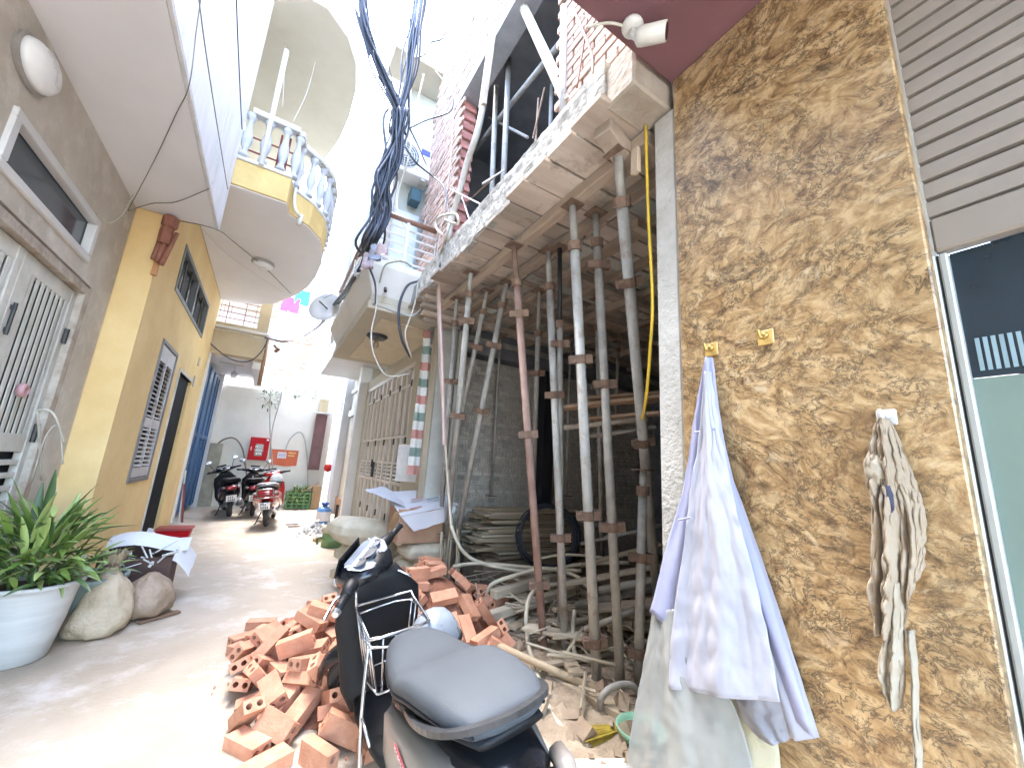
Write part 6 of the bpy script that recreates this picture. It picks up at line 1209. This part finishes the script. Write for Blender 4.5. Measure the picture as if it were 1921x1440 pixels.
# helmets
def helmet(label, c, m, s=1.0, rot=(0,0,0)):
    H = thing('helmet', label, 'helmet', c, rot, local=True, scale=s, group='helmets on the scooters')
    MB().lathe([(.125,-.05),(.135,-.03),(.135,.02),(.122,.07),(.095,.11),(.05,.135),(.005,.142)], n=24, sy=.88).build('shell', m, H, smooth=True)
    MB().lathe([(.130,-.055),(.140,-.05),(.140,-.03),(.130,-.028)], n=24, sy=.88, cap=False).build('rim', BPM, H, smooth=True)
    MB().loft([[(.09,-.09,-.035),(.09,.09,-.035),(.09,.09,-.025),(.09,-.09,-.025)], [(.175,-.06,-.045),(.175,.06,-.045),(.175,.06,-.035),(.175,-.06,-.035)]]).build('peak', BPM, H, bevel=.004)
    MB().tube(spline([(0,.11,-.04),(.01,.08,-.14),(.01,0,-.18),(.01,-.08,-.14),(0,-.11,-.04)], 4), .006, 5).build('strap', BPM, H)
helmet('grey blue helmet hanging on the right of the black scooter near the basket', (0.867, 2.020, 0.582), mat('grey_blue_helmet', (.22,.25,.28), (.19,.215,.24), rough=.3, coat=.3), .95, (R(20), R(15), R(-150)))
helmet('silver helmet lying on the seat of the red scooter', (.30, 9.78, .90), mat('silver_helmet', (.52,.53,.52), (.42,.43,.42), rough=.3), 1.0, (0, R(8), R(90)))

# ---------------------------------------------------------------- plants and things along the left wall
POTW = mat('white_ceramic_pot', (.55,.555,.54), (.44,.445,.43), scale=4, rough=.5, bump=.08, stretch=(.4,.4,3))
SOIL = mat('potting_soil', (.10,.065,.04), (.05,.033,.02), scale=20, rough=.95, bump=.6)
PT = thing('potted_plant', 'white tapered pot full of pointed green leaves beside the grey gate', 'plant', (-1.20, 4.16, 0))
pc = Vector((-1.20, 4.16, 0))
MB().lathe([(.15,0),(.165,.01),(.205,.22),(.235,.43),(.245,.46),(.26,.465),(.263,.485),(.25,.49),(.235,.48),(.225,.45)], pc, 28, cap=False).build('pot', POTW, PT, smooth=True)
MB().lathe([(.0,.45),(.12,.455),(.228,.445)], pc, 24, cap=False).build('soil', SOIL, PT, smooth=True)
LFM = [mat('leaf_%s' % k, c1, c2, scale=9, rough=.38, bump=.03, stretch=(.4,3,1), rnd=.28, spec=.6) for k, c1, c2 in (('green', (.18,.27,.06), (.10,.17,.03)), ('pale', (.38,.46,.17), (.22,.31,.08)), ('dark', (.08,.14,.04), (.045,.085,.025)))]
lms = [leaf_mesh(.28, .05, .12, 6), leaf_mesh(.20, .045, .3, 6), leaf_mesh(.15, .036, .45, 5), leaf_mesh(.36, .055, .06, 6)]
lmm = []
for me in lms:
    row = []
    for m_ in LFM:
        q = me.copy(); q.materials.append(m_); [setattr(p, 'use_smooth', True) for p in q.polygons]; row.append(q)
    lmm.append(row)
def leaves(parent, c, count, rad, hmin, hmax, kinds, tilt, mw=(6,3,3)):
    for i in range(count):
        a = random.random()*6.283; q = rad*math.sqrt(random.random()); k = random.choice(kinds); mi = random.choices((0,1,2), mw)[0]
        el = R(random.uniform(*tilt))-q/rad*R(18)
        base = Vector((c.x+q*math.cos(a), c.y+q*math.sin(a), c.z+random.uniform(hmin, hmax)))
        o = bpy.data.objects.new('leaf', lmm[k][mi]); COL.objects.link(o); o.parent = parent; o.location = base-root_of(parent).location
        o.rotation_euler = (random.uniform(-.6,.6), -el, a+random.uniform(-.7,.7)); s_ = random.uniform(.7,1.15); o.scale = (s_,)*3
leaves(PT, pc, 46, .19, .58, .86, (0, 3), (62, 88), (6,4,3))
leaves(PT, pc, 170, .22, .48, .88, (0, 1, 2), (25, 75))
leaves(PT, pc+Vector((.05,-.05,0)), 60, .22, .48, .62, (1, 2), (-5, 40), (5,5,2))
for k in range(6):
    a = k; MB().tube(spline([pc+Vector((.1*math.cos(a), .1*math.sin(a), .41)), pc+Vector((.14*math.cos(a), .14*math.sin(a), .60))], 2), .012, 6).build('stem', LFM[2], PT, smooth=True)
PT2 = thing('plant_pot', 'grey green plastic pot behind the white pot', 'pot', (-1.02, 4.62, 0))
MB().lathe([(.15,0),(.165,.01),(.22,.36),(.235,.37),(.235,.40),(.21,.40),(.20,.36)], PT2.location, 24, cap=False).build('pot', mat('grey_green_plastic', (.18,.24,.22), (.13,.17,.16), rough=.45), PT2, smooth=True)
MB().lathe([(.0,.34),(.2,.335)], PT2.location, 20, cap=False).build('soil', SOIL, PT2, smooth=True)
leaves(PT2, Vector(PT2.location), 60, .16, .35, .55, (0, 1, 2), (10, 75))
# sacks
SACK = mat('woven_sack', (.50,.42,.30), (.36,.28,.18), scale=5, rough=.6, bump=.5, bscale=40, stain=(5,(.33,.22,.12),.56,.74))
SACK2 = mat('brown_sack', (.36,.27,.19), (.24,.17,.11), scale=5, rough=.6, bump=.5, bscale=40, stain=(6,(.20,.12,.07),.58,.75))
def sack(name, label, c, rx, ry, h, m, seed, neck=True, lean=(0,0), grp='tied sacks by the yellow corner'):
    H = thing(name, label, 'sack', c, group=grp); b = MB(); rings = []
    n = 44; prof = [(0,.70),(.03,.90),(.08,1.0),(.15,1.06),(.22,1.07),(.30,1.05),(.38,1.0),(.46,.94),(.54,.87),(.62,.78),(.70,.66),(.78,.50),(.84,.34),(.90,.20)]
    for t, k in prof:
        ring = []
        for j in range(n):
            a = 2*math.pi*j/n; p = Vector((math.cos(a), math.sin(a), t*3))
            d = 1+.15*noise.noise(p*1.2+Vector((seed*5,0,0)))+.10*noise.noise(p*3.3+Vector((seed,2,0)))+.05*abs(noise.noise(p*7+Vector((seed,5,0))))+.04*math.sin(a*9+seed+t*4)*(t > .3)
            ring.append((c[0]+lean[0]*t*h+rx*k*d*math.cos(a), c[1]+lean[1]*t*h+ry*k*d*math.sin(a), c[2]+h*t+.012*noise.noise(p*2+Vector((0,seed,0)))*(t > 0)))
        rings.append(ring)
    b.loft(rings).build('bag', m, H, smooth=True)
    top = Vector((c[0]+lean[0]*h, c[1]+lean[1]*h, c[2]+h*.9))
    if neck:
        fr_ = MB(); r2 = []
        for k, (z, q) in enumerate(((0,.16),(.04,.13),(.08,.24),(.13,.42))):
            r2.append([(top.x+rx*q*(1+.35*math.sin(j*4+k))*math.cos(2*math.pi*j/n), top.y+ry*q*(1+.35*math.sin(j*4+k))*math.sin(2*math.pi*j/n), top.z+z+.02*math.sin(j*3)) for j in range(n)])
        fr_.loft(r2, cap=False).build('gathered_neck', m, H, smooth=True, fix=False)
        MB().lathe([(rx*.16,.02),(rx*.19,.04),(rx*.16,.06)], top, 14, cap=False).build('tie', RST, H)
    return H
sack('sack', 'pale woven sack tied at the neck beside the white pot', (-.89, 4.50, 0), .185, .18, .50, SACK, 1, lean=(.02,.05))
sack('sack', 'brown bulging sack right of the pale woven one', (-.66, 4.80, .02), .175, .19, .36, SACK2, 2, neck=False)
MB().bar((-.66,4.60,.012), (-.42,4.78,.014), .06, .018).build('wood_scrap', mat('dark_scrap', (.20,.12,.07), rough=.8), None, bevel=.003, label='brown wood scrap lying under the brown sack', cat='wood')
CARD = mat('cardboard', (.44,.29,.16), (.36,.23,.12), scale=6, rough=.8, bump=.08)
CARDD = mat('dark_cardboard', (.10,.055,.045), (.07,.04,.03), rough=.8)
CARTX, CARTY = -.17, -.15
H = thing('carton', 'dark open carton of scrap with a white sheet flap, behind the brown sack', 'carton', (-.80, 5.2, 0))
cb_ = MB().box(-.92,-.42,5.20,5.21,.02,.42).box(-.92,-.42,5.60,5.61,.02,.50).box(-.93,-.92,5.20,5.61,.02,.46).box(-.42,-.41,5.20,5.61,.02,.44).box(-.92,-.42,5.21,5.60,.02,.03)
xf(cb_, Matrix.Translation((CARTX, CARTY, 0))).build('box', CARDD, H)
fl = MB().grid([[(-.95+.62*u/6, 5.60-.16*v/4-.02*math.sin(u), .56+.04*math.sin(u*.9)-.10*(v/4)**2) for u in range(7)] for v in range(5)])
xf(fl, Matrix.Translation((CARTX, CARTY, 0))).build('sheet', WHITE, H, smooth=True)
MB().grid([[(CARTX-.42+.16*u/4, CARTY+5.62-.40*v/5, .50-.16*(u/4)**1.5-.10*(v/5)+.02*math.sin(v*2)) for u in range(5)] for v in range(6)]).build('sheet', WHITE, H, smooth=True)
for k in range(14):
    a = Vector((-.92+.3*random.random(), 4.98+.2*random.random(), .36+.1*random.random())); d = Vector((random.uniform(-.16,.16), random.uniform(-.1,.1), random.uniform(-.06,.12)))
    MB().tube([a, a+d], random.choice((.004,.007,.012)), 5).build('scrap_strip', random.choice((WHITE, WIREW, GATEP)), H)
H = thing('red_bin', 'small red plastic bin by the dark doorway', 'bin', (-0.979, 8.102, 0.000))
c = Vector(H.location)
MB().loft([[(c.x+sx_*.17, c.y+sy_*.13, .0) for sx_, sy_ in ((-1,-1),(1,-1),(1,1),(-1,1))], [(c.x+sx_*.21, c.y+sy_*.16, .21) for sx_, sy_ in ((-1,-1),(1,-1),(1,1),(-1,1))]]).build('tub', REDM, H, bevel=.012)
MB().loft([[(c.x+sx_*.225, c.y+sy_*.175, .212) for sx_, sy_ in ((-1,-1),(1,-1),(1,1),(-1,1))], [(c.x+sx_*.22, c.y+sy_*.17, .245) for sx_, sy_ in ((-1,-1),(1,-1),(1,1),(-1,1))]]).build('lid', mat('red_brown_lid', (.36,.04,.03), rough=.4), H, bevel=.008)
rag_blob('white_bag', (-1.376, 8.608, 0.060), (.14,.12,.09), WHITE, None, 9, label='crumpled white bag on the doorstep of the yellow house', cat='bag')
# broom and stick leaning at blue gate
MB().tube([(-1.22,10.32,.02),(-1.28,10.28,1.0)], .014, 6).build('stick', WHITE, None, label='white stick leaning at the near jamb of the blue gate', cat='stick')
MB().tube([(-1.15,10.22,.02),(-1.25,10.22,.75)], .02, 6).build('stick', mat('maroon_stick', (.20,.05,.05), rough=.6), None, label='maroon stick leaning beside the white one', cat='stick')
cable('dry_stem', [(-1.550, 4.958, 1.095), (-1.500, 4.449, 1.559), (-1.500, 4.383, 1.635), (-1.400, 4.339, 1.623), (-1.350, 4.509, 1.412)], .008, WIREW, label='dry pale stem hanging against the grey wall above the plant', cat='stem', n=5)
cable('dry_stem', [(-1.550, 4.789, 1.104), (-1.500, 4.638, 1.444), (-1.450, 4.654, 1.535), (-1.400, 4.776, 1.239)], .005, WIREW, label='thinner dry stem beside the pale one', cat='stem', n=5)

# ---------------------------------------------------------------- things along the right side, middle distance
H = thing('green_crate', 'green plastic crate overflowing with leafy greens before the end wall', 'crate', (.98, 12.75, 0))
GP = mat('green_plastic', (.10,.24,.07), (.07,.17,.05), rough=.45)
cr = MB()
for z in (.03, .12, .21, .30, .40): cr.box(.68,1.28,12.52,12.545,z,z+.05).box(.68,1.28,12.955,12.98,z,z+.05).box(.68,.705,12.52,12.98,z,z+.05).box(1.255,1.28,12.52,12.98,z,z+.05)
for x in (.68,.82,.96,1.1,1.24): cr.box(x,x+.04,12.515,12.55,0,.45)
cr.build('crate', GP, H)
leaf_ball('greens', (.98,12.72,.36), .30, 260, .16, .05, LFM[0], H, sq=.7)
MB().tube([(1.05,12.6,.45),(1.45,12.7,.72)], .018, 6).build('stick', CARD, H)
MB().box(1.30,1.52,12.6,12.9,0,.62).build('carton', CARD, None, bevel=.006, label='tall tan carton beside the green crate', cat='carton')
H = thing('water_jug', 'blue and white water jug on the right before the white house', 'jug', (1.290, 9.675, -0.000))
c = Vector(H.location)
MB().lathe([(.13,0),(.145,.02),(.145,.12),(.138,.14),(.145,.16),(.145,.30),(.12,.36),(.05,.39)], c, 22).build('bottle', mat('blue_plastic_jug', (.10,.24,.48), (.08,.18,.38), rough=.3), H, smooth=True)
MB().lathe([(.147,.10),(.149,.11),(.149,.28),(.147,.29)], c, 22, cap=False).build('label_band', mat('pale_label', (.64,.56,.52), (.7,.68,.66), scale=9, rough=.5), H, smooth=True)
MB().lathe([(.05,.39),(.05,.42),(.075,.43),(.075,.47),(.02,.48)], c, 16).build('cap', mat('deep_blue_plastic', (.04,.12,.36), rough=.35), H, smooth=True)
H = thing('green_can', 'round green can with plaster lid holding a dark post', 'can', (1.184, 7.423, 0.000))
c = Vector(H.location)
MB().lathe([(.165,0),(.17,.01),(.168,.10),(.175,.105),(.168,.115),(.168,.22),(.172,.225)], c, 24).build('can', mat('green_can_paint', (.16,.26,.10), (.11,.18,.07), scale=5, rough=.4), H, smooth=True)
MB().lathe([(.185,.226),(.185,.31),(.17,.325),(.02,.33)], c, 24).build('plaster_lid', mat('plaster_lid', (.52,.47,.37), (.42,.37,.28), rough=.85), H, smooth=True)
MB().box(c.x-.022, c.x+.022, c.y-.022, c.y+.022, .325, .66).build('post', mat('dark_post', (.035,.02,.02), rough=.6), H, bevel=.003)
for s in (-1, 1): MB().tube(spline([c+Vector((s*.17,0,.14)), c+Vector((s*.24,0,.12)), c+Vector((s*.22,0,.04))], 3), .02, 6).build('handle', mat('green_can_dark', (.09,.15,.06), rough=.5), H)
# white rubble heap
hp = MB(); hc = Vector((1.081, 8.818, 0.000))
for i in range(120):
    s_ = random.uniform(.01,.055); ax = Vector((random.gauss(0,1), random.gauss(0,1), random.gauss(0,1))).normalized(); ay = ax.orthogonal().normalized(); rr_ = abs(random.gauss(0,.20)); a = random.random()*6.28
    hp.obox(hc+Vector((rr_*math.cos(a), rr_*1.6*math.sin(a), max(.01,.20-rr_*.7)*random.random())), ax, ay, ax.cross(ay), s_, s_*.7, s_*.4)
hp.build('rubble_heap', mat('white_rubble', (.64,.64,.64), (.48,.48,.48), rough=.9, bump=.3), None, kind='stuff', label='small heap of white plaster rubble before the water jug', cat='rubble')
MB().lathe([(.05,0),(.07,.01),(.07,.05),(.05,.06),(.04,.05),(.04,.01)], (1.006, 7.889, 0.000), 16, cap=False).build('tape_roll', CARD, None, label='small tan ring lying before the rubble heap', cat='ring')
for pos, yaw, lab in (((0.723, 9.718, 0.015), .3, 'dark slipper lying right of the red scooter'), ((0.747, 9.428, 0.015), .5, 'second dark slipper lying right of the red scooter')):
    o = MB().loft([sec(-.12,.012,.03,.010,10), sec(-.05,.012,.04,.010,10), sec(.05,.012,.045,.010,10), sec(.12,.012,.03,.010,10)]); o = xf(o, Matrix.Translation(pos) @ Matrix.Rotation(yaw, 4, 'Z'))
    so_ = o.build('slipper', mat('dark_slipper', (.07,.06,.07), rough=.7), None, smooth=True, label=lab, cat='slipper', group='slippers on the ground')
H = thing('tool_heap', 'small heap of dark tools between the two black scooters', 'tools', (-.05, 12.2, 0))
for i in range(10):
    a = Vector((random.uniform(-.3,.2), random.uniform(12.0,12.4), random.uniform(.03,.2))); d = Vector((random.uniform(-.2,.2), random.uniform(-.1,.1), random.uniform(-.05,.12))); MB().tube([a, a+d], random.uniform(.02,.05), 7).build('tool', random.choice((BPM, ALY, mat('mauve_tool', (.25,.18,.22), rough=.6))), H, smooth=True)
# cement sacks stack with cardboard box
CEM = mat('cement_sack', (.62,.57,.44), (.46,.40,.28), scale=5, rough=.75, bump=.25, bscale=120, stain=(6,(.36,.26,.15),.60,.78))
def pillow(name, c, lx, ly, h, yaw, m, label, grp, seed, tilt=0):
    bm = bmesh.new(); bmesh.ops.create_cube(bm, size=2); bmesh.ops.subdivide_edges(bm, edges=list(bm.edges), cuts=7, use_grid_fill=True)
    for v in bm.verts:
        p = v.co; ex = (1-abs(p.x)**4)*(1-abs(p.y)**4); zz_ = p.z*(.30+.70*math.sqrt(max(0, ex)))
        d = .07*noise.noise(Vector((p.x*1.6, p.y*1.6, seed*3.7)))+.03*noise.noise(Vector((p.x*5, p.y*5, seed+p.z)))
        v.co = Vector((p.x*lx/2*(1-.05*abs(p.y)**3), p.y*ly/2*(1-.05*abs(p.x)**3), (zz_+d)*h/2))
    M2 = Matrix.Translation(c) @ Matrix.Rotation(yaw, 4, 'Z') @ Matrix.Rotation(tilt, 4, 'Y'); bm.transform(M2)
    me = bpy.data.meshes.new(name); bm.to_mesh(me); bm.free()
    return link(name, me, m, None, smooth=True, label=label, cat='sack', group=grp)
cg = 'cement sacks between the site and the cream house'
pillow('cement_sack', (1.22,5.12,.13), .66, .44, .24, .3, CEM, 'lowest pale cement sack left of the brick pile', cg, 1)
pillow('cement_sack', (1.24,5.16,.35), .66, .44, .24, .5, CEM, 'middle pale cement sack left of the brick pile', cg, 2)
pillow('cement_sack', (1.14,5.08,.60), .74, .50, .30, .25, CEM, 'top cream cement sack, swelling behind the scooter handlebar', cg, 3, R(8))
pillow('cement_sack', (1.72,4.55,.12), .60, .40, .20, .2, CEM, 'lower brown sack under the cardboard box', cg, 4)
pillow('cement_sack', (1.72,4.57,.29), .60, .40, .20, .3, CEM, 'second brown sack under the cardboard box', cg, 5)
pillow('cement_sack', (1.74,4.54,.46), .58, .40, .19, .1, CEM, 'third brown sack just below the cardboard box', cg, 6)
H = thing('cardboard_box', 'open cardboard box with white printed flaps on the sacks', 'box', (1.62, 4.66, .57))
MB().box(1.36,1.86,4.44,4.448,.57,.92).box(1.36,1.86,4.85,4.858,.57,.92).box(1.352,1.36,4.44,4.858,.57,.92).box(1.86,1.868,4.44,4.858,.57,.92).box(1.36,1.86,4.448,4.85,.562,.57).build('box', mat('red_brown_card', (.36,.19,.12), (.42,.27,.17), rough=.8), H)
def quad_sheet(name, c00, c10, c11, c01, m_, n=8, amp=.012, seed=0):
    c00, c10, c11, c01 = map(Vector, (c00, c10, c11, c01)); rw = []
    for v_ in range(n+1):
        rw.append([c00.lerp(c10, u/n).lerp(c01.lerp(c11, u/n), v_/n)+Vector((0, 0, amp*noise.noise(Vector((u*.6+seed, v_*.6, seed))))) for u in range(n+1)])
    return MB().grid(rw).build(name, m_, H, smooth=True, fix=False)
PAP = mat('white_card_print', (.60,.60,.62), (.53,.53,.56), rough=.6, bump=.02, scale=3)
quad_sheet('top_flap', (1.34,4.36,.86), (2.0,4.36,.975), (1.96,4.98,1.11), (1.30,4.98,1.06), PAP, seed=1)
quad_sheet('rear_flap', (1.02,4.78,1.09), (1.42,4.50,.945), (1.46,4.90,1.02), (1.30,5.02,1.13), PAP, seed=2)
quad_sheet('front_flap', (1.50,4.35,.70), (1.93,4.34,.82), (1.98,4.365,.965), (1.34,4.365,.855), PAP, seed=3)
quad_sheet('side_flap', (1.22,4.42,.66), (1.30,4.50,.60), (1.36,4.44,.90), (1.28,4.40,.90), CARD, seed=4)
for c0, m_ in (((1.52,4.60,1.0), TR), ((1.70,4.56,1.01), TG), ((1.46,4.44,.915), TR)):
    quad_sheet('print', c0, (c0[0]+.15, c0[1]+.03, c0[2]+.028), (c0[0]+.15, c0[1]+.07, c0[2]+.036), (c0[0], c0[1]+.05, c0[2]+.008), m_, 3, 0)

# ---------------------------------------------------------------- cloths hanging on the granite wall
def resample(P, n):
    P = spline(P, 8); d = [0]
    for a, b_ in zip(P[:-1], P[1:]): d.append(d[-1]+(b_-a).length)
    out = []; j = 0
    for i in range(n):
        t = d[-1]*i/(n-1)
        while j < len(d)-2 and d[j+1] < t: j += 1
        out.append(P[j].lerp(P[j+1], (t-d[j])/max(1e-9, d[j+1]-d[j])))
    return out
def sheet(name, Lp, Rp, parent, m, folds, amp, rows=46, cols=44, base=0.0, seed=0, wr=.006, thick=.0015, bulge=.02, crump=0.0):
    A_ = resample([Vector(p) for p in Lp], rows); B_ = resample([Vector(p) for p in Rp], rows); g_ = []
    for i in range(rows):
        t = i/(rows-1); r = []
        for j in range(cols):
            u = j/(cols-1); p = A_[i].lerp(B_[i], u)
            ph_ = u*folds*6.283+seed+1.2*noise.noise(Vector((u*2, t*2.5, seed)))
            f = amp*(.25+.75*t)*(.5+.5*math.sin(ph_)+.25*math.sin(ph_*2.3+seed))
            wk = wr*noise.noise(Vector((u*9+seed, t*16, 2)))+wr*.6*noise.noise(Vector((u*22, t*30, seed)))
            cr_ = crump*abs(noise.noise(Vector((u*6+seed, t*11, 7))))
            p = p+Vector((-(base+f+wk+cr_+bulge*math.sin(math.pi*u)), 0, .4*wk))
            r.append(p)
        g_.append(r)
    o = MB().grid(g_).build(name, m, parent, smooth=True, fix=False)
    md = o.modifiers.new('thick', 'SOLIDIFY'); md.thickness = thick
    return o
LAV = mat('lavender_rain_cloth', (.35,.37,.53), (.31,.33,.48), scale=4, rough=.55, bump=.06, bscale=30)
GRY = mat('grey_white_rain_cloth', (.40,.41,.475), (.36,.37,.43), scale=4, rough=.5, bump=.05, bscale=40)
DGR = mat('dull_grey_cloth', (.30,.30,.32), (.24,.24,.26), rough=.6, bump=.1)
PLT = mat('milky_plastic', (.46,.48,.46), (.40,.42,.40), scale=3, rough=.2, bump=.06, bscale=14, alpha=.5)
RC = thing('raincoat', 'lavender and white raincoat hanging from the left hook of the granite wall', 'raincoat', (1.480, 0.907, 1.890))
sheet('lavender_layer', [(1.485, 0.925, 1.913), (1.480, 0.974, 1.699), (1.470, 1.004, 1.504), (1.460, 1.031, 1.356), (1.450, 1.094, 1.163), (1.440, 1.147, 0.972), (1.440, 1.174, 0.895)],
      [(1.485, 0.893, 1.907), (1.480, 0.869, 1.648), (1.480, 0.832, 1.430), (1.480, 0.784, 1.253), (1.480, 0.731, 1.080), (1.480, 0.683, 0.912), (1.480, 0.630, 0.731)], RC, LAV, 2.2, .026, base=.004, seed=1, wr=.004)
sheet('rear_layer', [(1.490, 0.921, 1.872), (1.490, 0.905, 1.527), (1.490, 0.869, 1.239), (1.490, 0.828, 0.985), (1.490, 0.775, 0.769), (1.490, 0.724, 0.675)],
      [(1.493, 0.905, 1.870), (1.493, 0.870, 1.527), (1.493, 0.808, 1.320), (1.493, 0.740, 1.092), (1.493, 0.686, 0.909), (1.493, 0.636, 0.722)], RC, GRY, 1.0, .02, base=.002, seed=4, cols=20)
sheet('grey_flap', [(1.450, 0.897, 1.839), (1.450, 0.931, 1.586), (1.450, 0.966, 1.422), (1.440, 1.000, 1.180), (1.440, 1.052, 0.904), (1.440, 1.077, 0.670)],
      [(1.450, 0.875, 1.835), (1.450, 0.846, 1.583), (1.440, 0.805, 1.357), (1.440, 0.757, 1.141), (1.440, 0.724, 0.963), (1.440, 0.701, 0.795)], RC, GRY, 1.5, .022, base=.02, seed=2, wr=.003, crump=.010, rows=80, cols=70)
sheet('under_flap', [(1.450, 0.870, 0.750), (1.450, 0.850, 0.697), (1.450, 0.795, 0.658), (1.450, 0.748, 0.655)],
      [(1.460, 0.714, 0.816), (1.460, 0.710, 0.762), (1.460, 0.704, 0.715), (1.460, 0.701, 0.690)], RC, DGR, 1.2, .015, base=.0, seed=6, rows=16, cols=20)
sheet('plastic_skirt', [(1.450, 1.172, 0.904), (1.440, 1.209, 0.717), (1.430, 1.245, 0.534), (1.420, 1.276, 0.357), (1.420, 1.314, 0.174), (1.420, 1.341, -0.016)],
      [(1.450, 1.003, 0.954), (1.440, 0.940, 0.820), (1.450, 0.866, 0.720), (1.460, 0.827, 0.617), (1.460, 0.796, 0.480), (1.470, 0.780, 0.355)], RC, PLT, 1.4, .018, base=.012, seed=3, wr=.003, crump=.006, rows=50, cols=50)
sheet('plastic_lining', [(1.480, 0.950, 0.726), (1.480, 0.950, 0.532), (1.480, 0.956, 0.229)], [(1.485, 0.770, 0.802), (1.485, 0.751, 0.636), (1.485, 0.742, 0.375)], RC, mat('yellowish_plastic', (.62,.60,.44), (.55,.53,.38), rough=.3, alpha=.8), 1.5, .012, seed=8, rows=20, cols=16)
for a, b_ in ((((1.452, 0.955, 1.604)), ((1.440, 0.855, 1.611))), (((1.430, 1.023, 1.265)), ((1.410, 0.951, 1.285)))):
    MB().tube([Vector(a)+Vector((-.025,0,0)), Vector(b_)+Vector((-.03,0,0))], .004, 5).build('seam_tape', LAV, RC)
BEI = mat('beige_cloth', (.36,.29,.205), (.24,.185,.125), scale=5, rough=.8, bump=.2, bscale=70, stain=(9,(.19,.145,.105),.60,.80), sheen=.2)
BEIP = mat('pale_beige_cloth', (.46,.42,.34), (.34,.29,.215), scale=6, rough=.75, bump=.2, bscale=70)
RG = thing('hanging_cloth', 'crumpled beige cloth hanging from the small white hook near the shutter door', 'cloth', (1.480, 0.396, 1.608))
sheet('rear_fold', [(1.490, 0.406, 1.617), (1.490, 0.406, 1.482), (1.490, 0.394, 1.369), (1.490, 0.396, 1.247), (1.490, 0.418, 1.074)], [(1.490, 0.387, 1.616), (1.490, 0.366, 1.526), (1.490, 0.351, 1.429), (1.490, 0.347, 1.348), (1.490, 0.362, 1.242)], RG, BEI, 1.4, .02, seed=3, crump=.02, wr=.006)
sheet('front_fold', [(1.480, 0.409, 1.622), (1.460, 0.430, 1.539), (1.450, 0.438, 1.450), (1.450, 0.436, 1.365), (1.450, 0.449, 1.239), (1.460, 0.463, 1.154), (1.470, 0.459, 1.056)], [(1.480, 0.388, 1.621), (1.470, 0.373, 1.511), (1.470, 0.378, 1.371), (1.470, 0.386, 1.238), (1.470, 0.401, 1.157), (1.470, 0.419, 1.089), (1.470, 0.433, 1.053)], RG, BEI, 1.7, .04, seed=1, crump=.032, wr=.009, rows=90, cols=60)
sheet('pale_tail', [(1.455, 0.423, 1.191), (1.455, 0.438, 1.084), (1.455, 0.465, 0.987), (1.460, 0.461, 0.927), (1.465, 0.447, 0.890)], [(1.460, 0.398, 1.197), (1.460, 0.410, 1.093), (1.465, 0.417, 1.004), (1.470, 0.427, 0.939), (1.470, 0.440, 0.892)], RG, BEIP, 1.6, .025, seed=7, crump=.02, rows=40, cols=24)
sheet('pale_strip', [(1.470, 0.410, 1.079), (1.470, 0.409, 0.983), (1.470, 0.418, 0.885), (1.470, 0.426, 0.791), (1.475, 0.444, 0.627)], [(1.475, 0.395, 1.084), (1.475, 0.398, 0.986), (1.475, 0.407, 0.889), (1.475, 0.410, 0.798), (1.480, 0.422, 0.640)], RG, BEIP, 1.0, .02, seed=9, crump=.015, rows=40, cols=14)
rag_blob('dark_knot', (1.425, 0.397, 1.403), (.010,.011,.04), mat('dark_indigo_cloth', (.05,.05,.09), rough=.8), RG, 8)
rag_blob('knot', (1.430, 0.418, 1.479), (.02,.022,.04), BEIP, RG, 11)
# broom, bowl and foam board below the props
H = thing('broom', 'yellow straw broom head lying at the foot of the props', 'broom', (1.78, 1.79, .05))
stw = MB()
for i in range(150):
    a = random.uniform(-.5,.5); q = random.uniform(-.03,.03); p0 = Vector((1.90,1.77,.07)); p1 = Vector((1.66+random.uniform(-.02,.03), 1.84+a*.13, .05+q)); stw.tube([p0+Vector((0,a*.03,q*.5)), p1], .003, 4)
stw.build('straw', mat('broom_straw', (.46,.36,.05), (.32,.23,.03), rough=.7, scale=20), H, kind='stuff')
MB().tube([(1.88,1.77,.07),(1.96,1.76,.08)], .03, 10).build('binding', mat('mint_plastic', (.28,.56,.40), rough=.4), H, smooth=True)
MB().lathe([(.04,0),(.08,.02),(.12,.07),(.135,.10),(.128,.10),(.115,.075),(.075,.03),(.0,.015)], (1.93,1.66,.03), 24, cap=False).build('mint_bowl', mat('mint_bowl_plastic', (.30,.58,.42), rough=.35), None, smooth=True, label='mint green plastic bowl beside the broom head', cat='bowl')
xf(MB().box(-.16,.16,-.10,.10,-.012,.012), Matrix.Translation((1.58,1.60,.06)) @ Matrix.Rotation(R(-25),4,'Z') @ Matrix.Rotation(R(-10),4,'X')).build('foam_board', mat('foam_cream', (.66,.66,.56), (.58,.58,.48), rough=.7), None, bevel=.004, label='cream foam board lying between the scooter and the raincoat', cat='board')
